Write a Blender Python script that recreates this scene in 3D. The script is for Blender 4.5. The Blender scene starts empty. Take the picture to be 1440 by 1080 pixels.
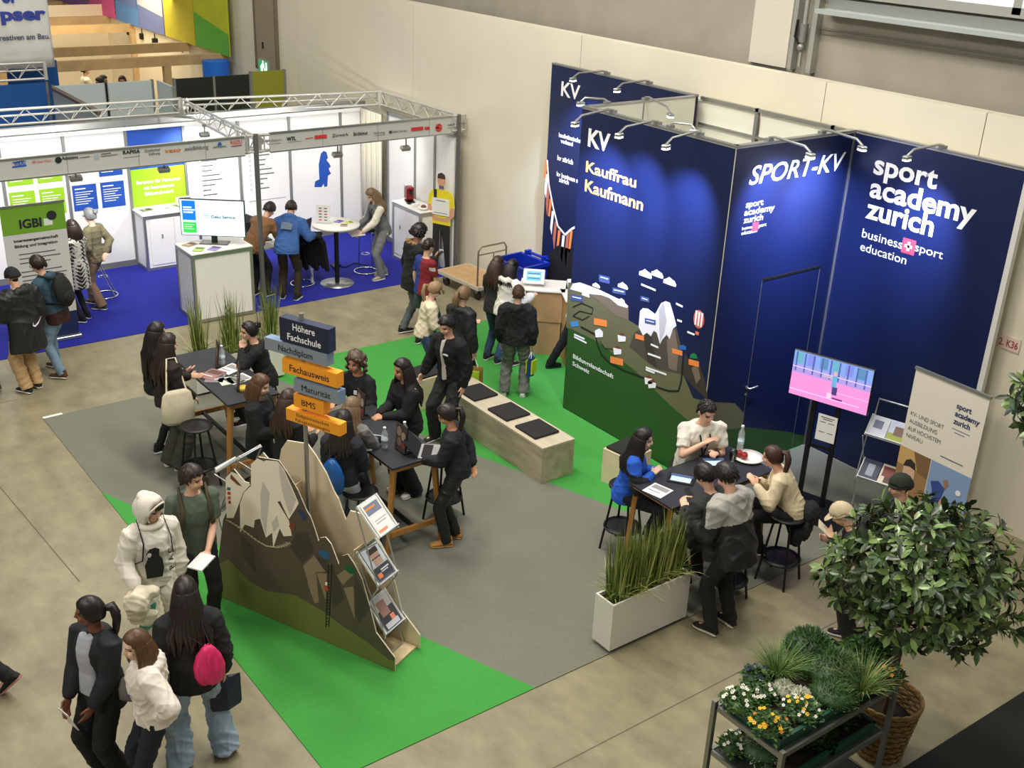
import bpy, bmesh, math, random
import numpy as np
from mathutils import Vector, Matrix
random.seed(7)
RNG = np.random.RandomState(7)
SC = bpy.context.scene
COL = SC.collection
R = math.radians
V = Vector

# ------------------------------------------------------------------ camera
# world: X runs along the hall wall (to the right), Y towards the hall wall, Z up, metres
FPX, PITCH, ROLL, CAMH, TH = 1578.2, R(23.90), R(2.597), 6.4, R(52.254)
def _rot(v):
    c, s = math.cos(TH), math.sin(TH)
    return V((v[0]*c - v[1]*s, v[0]*s + v[1]*c, v[2]))
_f = V((0, math.cos(PITCH), -math.sin(PITCH)))
_u = V((0, math.sin(PITCH), math.cos(PITCH)))
_x = V((1, 0, 0))
CR = _rot(math.cos(ROLL)*_x + math.sin(ROLL)*_u)
CU = _rot(-math.sin(ROLL)*_x + math.cos(ROLL)*_u)
CF = _rot(_f)
CO = V((0, 0, CAMH))
cam_d = bpy.data.cameras.new('camera'); cam = bpy.data.objects.new('camera', cam_d); COL.objects.link(cam)
cam_d.sensor_width = 36; cam_d.lens = 36*FPX/1440; cam_d.clip_end = 200
cam.matrix_world = Matrix(((CR.x, CU.x, -CF.x, CO.x), (CR.y, CU.y, -CF.y, CO.y), (CR.z, CU.z, -CF.z, CO.z), (0, 0, 0, 1)))
SC.camera = cam
def ray(px, py):
    return CR*((px-720)/FPX) - CU*((py-540)/FPX) + CF
def at(px, py, z=0.0):            # a point of the photograph on the level z
    d = ray(px, py); return CO + d*((z-CAMH)/d.z)
def aty(px, py, y):
    d = ray(px, py); return CO + d*(y/d.y)
def atx(px, py, x):
    d = ray(px, py); return CO + d*(x/d.x)
def atp(px, py, o, n):            # on the vertical plane through o with normal n
    d = ray(px, py); n = V(n); return CO + d*((V(o)-CO).dot(n)/d.dot(n))

# ------------------------------------------------------------------ light and exposure
SC.view_settings.view_transform = 'Standard'; SC.view_settings.look = 'None'
SC.view_settings.gamma = 1; SC.view_settings.use_curve_mapping = False
SC.view_settings.exposure = 0.0
w = bpy.data.worlds.new('hall_air'); SC.world = w; w.use_nodes = True
w.node_tree.nodes['Background'].inputs[0].default_value = (.98, .98, .91, 1)
w.node_tree.nodes['Background'].inputs[1].default_value = 0.17
def lamp(name, kind, loc, power, color=(1, 1, 1), target=None, **kw):
    d = bpy.data.lights.new(name, kind); d.energy = power; d.color = color
    for k, v in kw.items(): setattr(d, k, v)
    o = bpy.data.objects.new(name, d); COL.objects.link(o); o.location = loc
    t = V(target) if target is not None else V(loc) - V((0, 0, 1))
    o.rotation_euler = (t - V(loc)).to_track_quat('-Z', 'Y').to_euler()
    return o
WARM = (1.0, .945, .84)
for lx, ly, p in ((-21, 5.5, 260), (-15.5, 4.5, 250), (-10.5, 5.6, 430), (-6.2, 6.4, 420), (-1.6, 5.2, 150), (-13, 8.2, 220), (-30, 7, 200), (-10, -1, 110)):
    lamp('hall_lamp', 'AREA', (lx, ly, 10.5), p, WARM, None, shape='RECTANGLE', size=2.6, size_y=.8)

for lx, ly, p, tg in ((-2.5, -3.5, 400, (-5.5, 11, 1.5)), (-9, -5, 340, (-12, 11, 1))):      # lamp rows of the hall on the camera's side
    lamp('hall_lamp', 'AREA', (lx, ly, 10.5), p, WARM, tg, shape='RECTANGLE', size=2.6, size_y=.8)

# ------------------------------------------------------------------ materials
def lin(c):
    return tuple(((x/255)/12.92 if x/255 <= .04045 else ((x/255+.055)/1.055)**2.4) for x in c)
_M = {}
def mat(name, c, rough=.65, metal=0.0, var=0.0, scale=6.0, c2=None, bump=0.0, bscale=80.0, emit=0.0, stretch=None, alpha=None, trans=0.0, spec=None, sheen=0.0):
    if name in _M: return _M[name]
    m = bpy.data.materials.new(name); m.use_nodes = True
    nt = m.node_tree; b = nt.nodes['Principled BSDF']; L = nt.links
    rgb = (*lin(c), 1)
    b.inputs['Base Color'].default_value = rgb
    b.inputs['Roughness'].default_value = rough; b.inputs['Metallic'].default_value = metal
    if spec is not None: b.inputs['Specular IOR Level'].default_value = spec
    if trans: b.inputs['Transmission Weight'].default_value = trans
    if sheen: b.inputs['Sheen Weight'].default_value = sheen
    m.diffuse_color = rgb
    tc = None
    if var or c2 or bump:
        tc = nt.nodes.new('ShaderNodeTexCoord'); mp = nt.nodes.new('ShaderNodeMapping')
        L.new(tc.outputs['Object'], mp.inputs[0])
        if stretch: mp.inputs['Scale'].default_value = stretch
    if var or c2:
        n = nt.nodes.new('ShaderNodeTexNoise'); n.inputs['Scale'].default_value = scale; n.inputs['Detail'].default_value = 6; n.inputs['Roughness'].default_value = .6
        L.new(mp.outputs[0], n.inputs['Vector'])
        mix = nt.nodes.new('ShaderNodeMix'); mix.data_type = 'RGBA'
        r = nt.nodes.new('ShaderNodeMapRange'); r.inputs[1].default_value = .32; r.inputs[2].default_value = .68
        L.new(n.outputs[0], r.inputs[0]); L.new(r.outputs[0], mix.inputs[0])
        if c2: ca, cb = rgb, (*lin(c2), 1)
        else:
            ca = tuple(x*(1-var) for x in rgb[:3])+(1,); cb = tuple(min(1, x*(1+var)) for x in rgb[:3])+(1,)
        mix.inputs[6].default_value = ca; mix.inputs[7].default_value = cb
        L.new(mix.outputs[2], b.inputs['Base Color'])
        if emit: L.new(mix.outputs[2], b.inputs['Emission Color'])
    if bump:
        n2 = nt.nodes.new('ShaderNodeTexNoise'); n2.inputs['Scale'].default_value = bscale; n2.inputs['Detail'].default_value = 4
        L.new(mp.outputs[0], n2.inputs['Vector'])
        bp = nt.nodes.new('ShaderNodeBump'); bp.inputs['Strength'].default_value = bump; bp.inputs['Distance'].default_value = .02
        L.new(n2.outputs[0], bp.inputs['Height']); L.new(bp.outputs[0], b.inputs['Normal'])
    if emit:
        b.inputs['Emission Strength'].default_value = emit
        if not (var or c2): b.inputs['Emission Color'].default_value = rgb
    if alpha is not None: b.inputs['Alpha'].default_value = alpha
    _M[name] = m
    return m
def flat(c, rough=.6, **k): return mat('print_%d_%d_%d_%d' % (*c, int(rough*100)), c, rough, **k)
def glass_mat():
    if 'glass' in _M: return _M['glass']
    m = bpy.data.materials.new('clear_plastic'); m.use_nodes = True
    nt = m.node_tree; nt.nodes.clear(); o = nt.nodes.new('ShaderNodeOutputMaterial')
    t = nt.nodes.new('ShaderNodeBsdfTransparent'); t.inputs[0].default_value = (.93, .95, .95, 1)
    g = nt.nodes.new('ShaderNodeBsdfGlossy'); g.inputs['Roughness'].default_value = .12
    mx = nt.nodes.new('ShaderNodeMixShader'); fr = nt.nodes.new('ShaderNodeFresnel'); fr.inputs[0].default_value = 1.5
    nt.links.new(fr.outputs[0], mx.inputs[0]); nt.links.new(t.outputs[0], mx.inputs[1]); nt.links.new(g.outputs[0], mx.inputs[2]); nt.links.new(mx.outputs[0], o.inputs[0])
    _M['glass'] = m; return m

WHITE = mat('white_board', (236, 236, 232), .5)
ALU = mat('aluminium', (176, 178, 176), .35, .85)
ALUD = mat('aluminium_grey', (140, 142, 140), .45, .5)
BLACK = mat('black_metal', (22, 22, 24), .45, .2)
BLACKP = mat('black_plastic', (20, 20, 22), .4)
DARKTOP = mat('anthracite_top', (43, 46, 52), .42, var=.12, scale=12)
OAK = mat('oiled_oak', (168, 120, 62), .5, var=.22, scale=5, stretch=(6, 6, .7))
PLY = mat('birch_plywood', (214, 192, 152), .6, var=.12, scale=4, stretch=(1, 1, 5))
PLYW = mat('plywood_edge', (226, 214, 190), .6)
PAPER = mat('white_paper', (238, 238, 236), .7)
GLASS = glass_mat()

# ------------------------------------------------------------------ mesh builder
_txt_cache = {}
def text_mesh(s, bold=0.0, shear=0.0):
    k = (s, bold, shear)
    if k not in _txt_cache:
        cu = bpy.data.curves.new('t', 'FONT'); cu.body = s; cu.size = 1; cu.offset = bold; cu.shear = shear
        cu.align_x = 'LEFT'; cu.align_y = 'TOP_BASELINE'; cu.resolution_u = 3; cu.fill_mode = 'FRONT'
        ob = bpy.data.objects.new('t', cu); COL.objects.link(ob)
        me = ob.to_mesh()
        vs = [tuple(v.co) for v in me.vertices]; fs = [tuple(p.vertices) for p in me.polygons]
        ob.to_mesh_clear(); bpy.data.objects.remove(ob); bpy.data.curves.remove(cu)
        xs = [v[0] for v in vs] or [0, 1]; ys = [v[1] for v in vs] or [0, 1]
        _txt_cache[k] = (vs, fs, min(xs), max(xs), min(ys), max(ys))
    return _txt_cache[k]

class MB:
    def __init__(self):
        self.v = []; self.f = []; self.m = []; self.s = []; self.mats = []
    def mi(self, m):
        if m not in self.mats: self.mats.append(m)
        return self.mats.index(m)
    def add(self, vs, fs, m, smooth=False):
        o = len(self.v); i = self.mi(m)
        self.v += [V(x) for x in vs]
        for f in fs:
            self.f.append([o+k for k in f]); self.m.append(i); self.s.append(smooth)
        return self
    def box(self, c, s, m, rz=0.0, rx=0.0, ry=0.0, bev=0.0):
        M = Matrix.Translation(V(c)) @ Matrix.Rotation(rz, 4, 'Z') @ Matrix.Rotation(ry, 4, 'Y') @ Matrix.Rotation(rx, 4, 'X')
        return self.mbox(M, s, m, bev)
    def mbox(self, M, s, m, bev=0.0):
        hx, hy, hz = s[0]/2, s[1]/2, s[2]/2
        if bev <= 0 or min(s) < 2.2*bev:
            vs = [M @ V((x, y, z)) for z in (-hz, hz) for y in (-hy, hy) for x in (-hx, hx)]
            return self.add(vs, [(0, 2, 3, 1), (4, 5, 7, 6), (0, 1, 5, 4), (2, 6, 7, 3), (0, 4, 6, 2), (1, 3, 7, 5)], m)
        b = bev; vs = []; idx = {}
        for sz in (-1, 1):
            for sy in (-1, 1):
                for sx in (-1, 1):
                    for a in range(3):
                        p = [sx*(hx-b), sy*(hy-b), sz*(hz-b)]; p[a] = (sx*hx, sy*hy, sz*hz)[a]
                        idx[(sx, sy, sz, a)] = len(vs); vs.append(M @ V(p))
        fs = []
        for a in range(3):
            o1, o2 = (a+1) % 3, (a+2) % 3
            for sg in (-1, 1):
                q = []
                for p1, p2 in ((-1, -1), (1, -1), (1, 1), (-1, 1)):
                    k = [0, 0, 0]; k[a] = sg; k[o1] = p1; k[o2] = p2; q.append(idx[(*k, a)])
                fs.append(q if sg > 0 else q[::-1])
            for p1 in (-1, 1):
                for p2 in (-1, 1):
                    q = []
                    for sg, ax in ((-1, o1), (1, o1), (1, o2), (-1, o2)):
                        k = [0, 0, 0]; k[a] = sg; k[o1] = p1; k[o2] = p2; q.append(idx[(*k, ax)])
                    fs.append(q if p1*p2 > 0 else q[::-1])
        for sx in (-1, 1):
            for sy in (-1, 1):
                for sz in (-1, 1):
                    t = [idx[(sx, sy, sz, a)] for a in range(3)]
                    fs.append(t if sx*sy*sz > 0 else t[::-1])
        return self.add(vs, fs, m)
    def quad(self, pts, m):
        return self.add(pts, [tuple(range(len(pts)))], m)
    def prism(self, pts, d, m, mside=None):      # polygon pushed along d; the polygon is the far side seen from d
        pts = [V(p) for p in pts]; d = V(d); n = len(pts)
        nrm = V((0, 0, 0))
        for i in range(n): nrm += (pts[i]-pts[0]).cross(pts[(i+1) % n]-pts[0])
        if nrm.dot(d) > 0: pts = pts[::-1]
        self.add(pts, [tuple(range(n))], m); self.add([p+d for p in pts], [tuple(range(n))[::-1]], m)
        vs = pts + [p+d for p in pts]
        return self.add(vs, [((i+1) % n, i, n+i, n+(i+1) % n) for i in range(n)], mside or m)
    def tube(self, pts, r, m, n=8, cap=True, smooth=True, flatx=1.0, up=None, ball=False):
        pts = [V(p) for p in pts]; k = len(pts)
        rs = list(r) if isinstance(r, (list, tuple)) else [r]*k
        if ball:
            d0 = (pts[0]-pts[1]).normalized(); d1 = (pts[-1]-pts[-2]).normalized()
            pts = [pts[0]+d0*rs[0]*.92, pts[0]+d0*rs[0]*.6] + pts + [pts[-1]+d1*rs[-1]*.6, pts[-1]+d1*rs[-1]*.92]
            rs = [rs[0]*.35, rs[0]*.8] + rs + [rs[-1]*.8, rs[-1]*.35]; k = len(pts)
        t = (pts[1]-pts[0]).normalized()
        a = V(up) if up is not None else (V((0, 0, 1)) if abs(t.z) < .9 else V((1, 0, 0)))
        a = (a - t*a.dot(t)).normalized()
        vs = []
        for i in range(k):
            t = (pts[min(i+1, k-1)]-pts[max(i-1, 0)]).normalized()
            a = (a - t*a.dot(t)); a = a.normalized() if a.length > 1e-6 else V((1, 0, 0))
            b = t.cross(a)
            for j in range(n):
                th = 2*math.pi*j/n
                vs.append(pts[i] + a*(rs[i]*math.cos(th)) + b*(rs[i]*flatx*math.sin(th)))
        fs = [(i*n+j, i*n+(j+1) % n, (i+1)*n+(j+1) % n, (i+1)*n+j) for i in range(k-1) for j in range(n)]
        self.add(vs, fs, m, smooth)
        if cap:
            self.add(vs[:n], [tuple(range(n))[::-1]], m); self.add(vs[-n:], [tuple(range(n))], m)
        return self
    def loft(self, secs, m, n=18, smooth=True):   # sections: centre, half-axis a, half-axis b
        vs = []
        for c, a, b in secs:
            for j in range(n):
                th = 2*math.pi*j/n; vs.append(V(c)+V(a)*math.cos(th)+V(b)*math.sin(th))
        k = len(secs)
        fs = [(i*n+j, i*n+(j+1) % n, (i+1)*n+(j+1) % n, (i+1)*n+j) for i in range(k-1) for j in range(n)]
        fs += [tuple(range(n))[::-1], tuple((k-1)*n+j for j in range(n))]
        return self.add(vs, fs, m, smooth)
    def ell(self, c, r, m, n=12, k=8, M=None):
        c = V(c); vs = []
        for i in range(1, k):
            ph = math.pi*i/k - math.pi/2
            for j in range(n):
                th = 2*math.pi*j/n
                p = V((r[0]*math.cos(ph)*math.cos(th), r[1]*math.cos(ph)*math.sin(th), r[2]*math.sin(ph)))
                vs.append(c + (M @ p if M else p))
        b = V((0, 0, -r[2])); t = V((0, 0, r[2]))
        vs += [c + (M @ b if M else b), c + (M @ t if M else t)]
        fs = [(i*n+j, i*n+(j+1) % n, (i+1)*n+(j+1) % n, (i+1)*n+j) for i in range(k-2) for j in range(n)]
        o = (k-1)*n
        fs += [(o, (j+1) % n, j) for j in range(n)] + [(o+1, (k-2)*n+j, (k-2)*n+(j+1) % n) for j in range(n)]
        return self.add(vs, fs, m, True)
    def lathe(self, prof, m, c=(0, 0, 0), n=20, smooth=True):
        c = V(c)
        vs = [c+V((r*math.cos(2*math.pi*j/n), r*math.sin(2*math.pi*j/n), z)) for r, z in prof for j in range(n)]
        k = len(prof)
        fs = [(i*n+j, i*n+(j+1) % n, (i+1)*n+(j+1) % n, (i+1)*n+j) for i in range(k-1) for j in range(n)]
        fs += [tuple(range(n))[::-1], tuple((k-1)*n+j for j in range(n))]
        return self.add(vs, fs, m, smooth)
    def text(self, s, o, xd, yd, h, m, width=None, bold=0.02, shear=0.0, align='l', off=.003):
        # o: left (or centre) point of the baseline; xd, yd unit vectors; h: capital height
        if 'M' in s and bold > 0:       # this letter breaks when its outline is grown: overlay shifted copies instead
            for k in (-1, 0, 1): self.text(s, V(o)+V(xd).normalized()*(k*bold*h*.7), xd, yd, h, m, width, 0.0, shear, align, off)
            return self
        vs, fs, x0, x1, y0, y1 = text_mesh(s, bold, shear)
        if not fs: return self
        xd = V(xd).normalized(); yd = V(yd).normalized(); nn = xd.cross(yd)
        ky = h/.72; kx = (width/(x1-x0)) if width else ky
        sx = {'l': 0, 'c': .5, 'r': 1}[align]*(x1-x0)
        return self.add([V(o)+xd*((v[0]-x0-sx)*kx)+yd*(v[1]*ky)+nn*off for v in vs], fs, m)
    def xform(self, M):
        self.v = [M @ p for p in self.v]; return self
    def build(self, name, parent=None, origin=None, **props):
        me = bpy.data.meshes.new(name)
        og = V(origin) if origin is not None else V((0, 0, 0))
        me.from_pydata([p-og for p in self.v], [], self.f)
        for m in self.mats: me.materials.append(m)
        me.polygons.foreach_set('material_index', self.m)
        me.polygons.foreach_set('use_smooth', self.s)
        me.update()
        return link(name, me, parent, og, props)
def link(name, me, parent=None, loc=(0, 0, 0), props=None):
    o = bpy.data.objects.new(name, me); COL.objects.link(o)
    o.location = loc
    if parent is not None:
        o.parent = parent
    for k, v in (props or {}).items(): o[k] = v
    return o
def thing(name, label, cat, loc=(0, 0, 0), rz=0.0, group=None, kind=None):
    o = bpy.data.objects.new(name, None); COL.objects.link(o); o.empty_display_size = .1
    o.location = loc; o.rotation_euler = (0, 0, rz); o['label'] = label; o['category'] = cat
    if group: o['group'] = group
    if kind: o['kind'] = kind
    return o
def tag(o, label, cat, group=None, kind=None):
    o['label'] = label; o['category'] = cat
    if group: o['group'] = group
    if kind: o['kind'] = kind
    return o
def dup(o, loc=None, rz=None, label=None, group=None, parent=None):
    c = o.copy(); COL.objects.link(c)
    if parent is not None: c.parent = parent
    if loc is not None: c.location = loc
    if rz is not None: c.rotation_euler = (0, 0, rz)
    if label: c['label'] = label
    if group: c['group'] = group
    for ch in list(o.children): dup(ch, parent=c)
    return c
def struct(o): o['kind'] = 'structure'; return o
def Mz(loc, rz): return Matrix.Translation(V(loc)) @ Matrix.Rotation(rz, 4, 'Z')
# ------------------------------------------------------------------ the hall
CONC = mat('polished_concrete', (124, 117, 92), .42, c2=(152, 144, 115), scale=2.2, bump=.05, bscale=30, stretch=(1.2, 1.7, 1))
JOINT = mat('floor_joint', (96, 90, 76), .8)
HALLW = mat('hall_wall_panel', (222, 215, 196), .55, var=.05, scale=.7)
HALLU = mat('hall_upper_concrete', (152, 146, 134), .8, var=.10, scale=1.3)
SEAM = mat('panel_seam', (120, 116, 106), .8)
mb = MB(); mb.box((-20, 3, -.1), (52, 24, .2), CONC)
for (x0, y0, x1, y1) in ((-14.5, 2.05, -9.8, 2.35), (-24, .8, -3.2, .8), (-5.2, 2, -5.2, 11), (-14.4, -2, -14.4, 3.0)):
    a = V((x0, y0, .001)); b = V((x1, y1, .001)); d = (b-a).normalized(); n = V((-d.y, d.x, 0))*.006
    mb.quad([a-n, b-n, b+n, a+n], JOINT)
struct(mb.build('floor'))

mb = MB()
seams = [-45, -31.1, -26.5, -22.3, -17.76, -13.1, -8.6, -6.5, -4.35, 3]
for a, b in zip(seams[:-1], seams[1:]):
    mb.box(((a+b)/2, 11.24, 2.22), (b-a-.012, .18, 4.44), HALLW)
mb.box((-21, 11.30, 2.2), (48, .1, 4.36), SEAM)
struct(mb.build('wall_back'))
mb = MB()
mb.box((-21, 11.75, 6.9), (48, .4, 5.0), HALLU)
struct(mb.build('wall_back_upper'))
mb = MB()     # two-line panel joint, sill strip and pilaster of the upper wall
PIL = mat('pilaster_panel', (200, 195, 182), .6)
mb.box((-9.85, 11.53, 6.9), (.62, .06, 4.9), PIL); 
STEEL = mat('galvanised_steel', (178, 180, 172), .45, .6)
mb.box((-9.44, 11.50, 6.9), (.06, .12, 4.9), STEEL); mb.box((-9.14, 11.50, 6.9), (.07, .12, 4.9), STEEL)
mb.box((-4.4, 11.54, 4.98), (9.4, .02, .02), SEAM); mb.box((-4.4, 11.54, 4.93), (9.4, .02, .02), SEAM)
mb.box((-16, 11.54, 5.25), (11.5, .02, .02), SEAM)
struct(mb.build('trim_1'))
mb = MB()
SILL = mat('window_sill_metal', (206, 214, 214), .3, .5)
mb.box((-4.3, 11.40, 5.20), (9.4, .32, .05), SILL)
mb.box((-4.3, 11.50, 5.28), (9.4, .06, .12), ALUD)
struct(mb.build('trim_2'))
wf = MB()
wf.box((-4.3, 11.52, 5.42), (9.4, .12, .10), STEEL); wf.box((-4.3, 11.52, 7.2), (9.4, .12, .12), STEEL)
for x in (-8.9, -6.6, -4.3, -2.0): wf.box((x, 11.52, 6.3), (.10, .12, 1.8), STEEL)
wo = struct(wf.build('window_1'))
pg = MB(); pg.box((-4.3, 11.535, 6.3), (9.3, .02, 1.8), mat('daylight_pane', (236, 242, 250), .2, emit=2.2)); pg.build('pane', wo)
# vertical water pipe with valve in the pilaster recess
pt = thing('water_pipe', 'thin vertical pipe with a black lever valve on the upper wall', 'pipe', (-9.28, 11.44, 4.5))
p = MB(); p.tube([(0, 0, .28), (0, 0, 4.3)], .028, STEEL); p.tube([(0, 0, .02), (0, 0, .30)], .02, STEEL); p.build('pipe', pt)
p = MB(); p.tube([(0, 0, .30), (0, 0, .52)], .05, ALUD); p.ell((0, -.01, .24), (.05, .05, .05), ALUD); p.build('valve', pt)
p = MB(); p.tube([(-.03, -.03, .28), (-.08, -.05, .36), (-.07, -.05, .56)], .018, BLACK); p.build('lever', pt)
p = MB(); p.tube([(0, 0, .86), (.28, .02, .88)], .014, ALUD); p.box((.30, .04, .88), (.03, .02, .22), ALUD); p.build('bracket', pt)

# ------------------------------------------------------------------ carpets
def carpet(label, pts, m, h=.008, cat='carpet'):
    b = MB(); b.prism([(x, y, 0.0005) for x, y in pts], (0, 0, h), m)
    return tag(b.build('carpet'), label, cat)
GREYC = mat('grey_needle_felt', (114, 116, 104), .95, var=.10, scale=60, bump=.15, bscale=300)
GREENC = mat('green_needle_felt', (62, 148, 60), .95, var=.06, scale=30, bump=.1, bscale=300)
BLUEC = mat('blue_needle_felt', (14, 26, 146), .9, var=.05, scale=30)
carpet('grey felt carpet of the blue-walled stand', [(-13.65, 3.1), (-11.42, 3.1), (-6.05, 5.09), (-6.05, 10.92), (-7.90, 10.92), (-7.90, 7.80), (-13.65, 6.0)], GREYC)
carpet('bright green carpet wedge under the mountain display', [(-11.42, 3.1), (-6.05, 3.1), (-6.05, 5.09)], GREENC)
carpet('bright green carpet strip around the concrete-look bench', [(-13.65, 6.0), (-7.90, 7.80), (-7.90, 10.85), (-13.65, 10.85)], GREENC)
carpet('royal blue carpet of the white booth', [(-19.05, 1.2), (-15.85, 1.2), (-15.85, 10.9), (-19.05, 10.9)], BLUEC)
_a, _b = at(1271, 1080), at(1440, 973); _d = (_b-_a).normalized(); _n = V((_d.y, -_d.x, 0)); _a, _b = _a-_d*1.2, _b+_d*1.6
MATP = [(q.x, q.y) for q in (_a, _b, _b+_n*1.6, _a+_n*1.6)]
carpet('black mat on the concrete in the lower right corner', MATP, mat('black_mat', (16, 18, 16), .9, var=.2, scale=9), h=.01, cat='mat')
mb = MB(); mb.box((-13.66, 3.22, .006), (.05, .24, .012), PAPER, rz=R(2)); tag(mb.build('tape_strip'), 'short white tape strip at the left carpet corner', 'tape')

# ------------------------------------------------------------------ blue stand walls
NAVY = mat('navy_print', (17, 28, 68), .36, spec=.5)
NAVYB = mat('navy_print_deep', (12, 16, 50), .4)
GREENW = mat('dark_green_print', (44, 84, 34), .55)
OLIVE = mat('olive_print', (104, 104, 76), .55)
ROCK = mat('rock_print', (78, 70, 62), .55); ROCKL = mat('rock_light_print', (120, 106, 92), .55); ROCKD = mat('rock_dark_print', (58, 52, 48), .55)
SNOW = mat('snow_print', (236, 234, 236), .55); SNOWG = mat('snow_grey_print', (196, 194, 200), .55)
ORANGE = mat('orange_print', (240, 138, 70), .55); GOLD = mat('gold_print', (250, 186, 96), .55)
INKW = mat('white_print', (244, 244, 246), .5); TAGBL = mat('blue_grey_print', (70, 90, 150), .55)
WALLBACK = mat('system_panel_white', (222, 220, 206), .6)
ZW = 4.0
class Plane:
    def __init__(s, axis, val):
        s.axis, s.val = axis, val
        s.xd = V((1, 0, 0)) if axis == 'y' else V((0, 1, 0)); s.yd = V((0, 0, 1)); s.n = s.xd.cross(s.yd)
    def __call__(s, px, py): return aty(px, py, s.val) if s.axis == 'y' else atx(px, py, s.val)
    def text(s, mb, t, bl, rt, tl, m, bold=.02, shear=0.0, off=.004):
        a = s(*bl); b = s(*rt); c = s(*tl)
        return mb.text(t, a, s.xd, s.yd, abs(c.z-a.z), m, width=abs((b-a).dot(s.xd)), bold=bold, shear=shear, off=off)
    def poly(s, mb, pts, m, off=.002):
        return mb.quad([s(*p)+s.n*off for p in pts], m)
    def rect(s, mb, u0, u1, z0, z1, m, off=.002):
        o = (lambda u, z: V((u, s.val, z)) if s.axis == 'y' else V((s.val, u, z)))
        return mb.quad([o(u0, z0)+s.n*off, o(u1, z0)+s.n*off, o(u1, z1)+s.n*off, o(u0, z1)+s.n*off], m)
    def bar(s, mb, p, q, w, m, off=.004):
        a = s(*p)+s.n*off; b = s(*q)+s.n*off; d = (b-a).normalized(); k = s.n.cross(d)*w/2
        return mb.quad([a-k, b-k, b+k, a+k], m)
def disc(mb, pl, c, r, m, off=.004, n=18, ry=None):
    c = c+pl.n*off
    return mb.quad([c+pl.xd*(r*math.cos(2*math.pi*i/n))+pl.yd*((ry or r)*math.sin(2*math.pi*i/n)) for i in range(n)], m)

# front wall of the triangular room
AX, BX, WY0, WYB, CX = -10.42, -7.93, 8.95, 10.93, -7.92
P = Plane('y', WY0)
root = thing('display_wall', 'tall navy wall reading Kauffrau Kaufmann with a painted mountain landscape', 'exhibition wall', ((AX+BX)/2, WY0, 0), kind='thing')
inv = Matrix.Translation(-V(((AX+BX)/2, WY0, 0)))
mb = MB(); mb.box(((AX+BX)/2, WY0+.03, ZW/2), (BX-AX, .058, ZW), WALLBACK)
P.rect(mb, AX, BX, 0.01, ZW-.01, NAVY, .0005)
# landscape print
zb = .02
P.poly(mb, [(799, 397), (820, 400), (840, 406), (884, 430), (884, 450), (900, 460), (958, 520), (975, 560), (996.5, 565), (993, 604), (870, 600), (840, 520), (796, 459)], OLIVE, .001)
a = P(796, 459); 
mb.quad([V((AX+.002, WY0, zb))+P.n*.0015, V((BX-.002, WY0, zb))+P.n*.0015, V((BX-.002, WY0, P(985, 606).z))+P.n*.0015, P(945, 572)+P.n*.0015, P(893, 521)+P.n*.0015, P(840, 480)+P.n*.0015, V((AX+.002, WY0, a.z))+P.n*.0015], GREENW)
ins = lambda pts, m, off: P.poly(mb, [(760+x/3.6, 340+y/3.6) for x, y in pts], m, off)
ins([(165, 212), (200, 205), (290, 238), (420, 300), (445, 325), (440, 335), (395, 322), (350, 285), (310, 270), (230, 262), (150, 240)], SNOW, .003)
ins([(230, 255), (300, 262), (390, 318), (445, 332), (445, 395), (380, 375), (300, 300)], ROCKL, .0025)
ins([(450, 530), (478, 455), (520, 440), (600, 430), (690, 435), (715, 540), (722, 620), (715, 670), (600, 645), (520, 590)], ROCK, .0025)
ins([(690, 435), (715, 540), (722, 620), (735, 560), (760, 620), (800, 600), (830, 690), (850, 805), (760, 720), (715, 665)], ROCKD, .0024)
ins([(520, 470), (560, 450), (590, 640), (545, 610)], ROCKD, .003)
ins([(640, 500), (680, 440), (700, 560), (690, 655), (650, 640)], ROCKL, .003)
ins([(765, 640), (795, 615), (812, 690), (790, 720)], ROCKL, .003)
ins([(505, 350), (520, 335), (545, 338), (582, 365), (612, 310), (635, 300), (657, 308), (670, 350), (690, 425), (672, 440), (655, 492), (640, 470), (618, 495), (606, 518), (590, 460), (575, 450), (560, 478), (540, 460), (520, 475), (498, 430)], SNOW, .0035)
ins([(600, 345), (625, 305), (640, 400), (628, 460), (606, 515)], SNOWG, .004)
ins([(700, 545), (705, 527), (722, 520), (738, 530), (740, 548)], flat((40, 100, 170)), .0035)
ins([(755, 588), (762, 570), (778, 562), (792, 572), (796, 592)], flat((24, 130, 70)), .0035)
for (x0, y0, x1, y1, sl) in ((272, 385, 338, 425, 12), (482, 465, 526, 495, 12), (668, 538, 720, 570, 14), (752, 592, 804, 628, 14), (355, 578, 420, 620, 16)):
    ins([(x0, y0), (x1, y0+sl), (x1, y1+sl*.5), (x0, y1-sl*.5)], ORANGE, .005)
for (x0, y0, x1, y1, sl) in ((298, 165, 352, 205, 14), (366, 230, 432, 262, 14), (508, 272, 552, 300, 12), (155, 265, 216, 298, 12), (530, 385, 585, 415, 12)):
    ins([(x0, y0), (x1, y0+sl), (x1, y1+sl*.6), (x0, y1-sl*.3)], TAGBL, .005)
    ins([(x0+8, y0+10), (x1-8, y0+10+sl*.8), (x1-8, y0+15+sl*.8), (x0+8, y0+15)], INKW, .006)
for cx, cy, k in ((532, 165, 1), (592, 165, .95), (655, 205, 1), (418, 225, .8), (283, 222, .6), (230, 268, .6), (412, 298, .5)):
    ins([(cx-32*k, cy+2*k), (cx-30*k, cy-16*k), (cx-14*k, cy-20*k), (cx-2*k, cy-28*k), (cx+14*k, cy-14*k), (cx+26*k, cy-6*k), (cx+34*k, cy+14*k), (cx+30*k, cy+24*k), (cx, cy+14*k)], INKW, .0045)
bc = P(760+803/3.6, 340+392/3.6)
disc(mb, P, bc, .085, flat((214, 96, 80)), .004, ry=.11)
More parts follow.
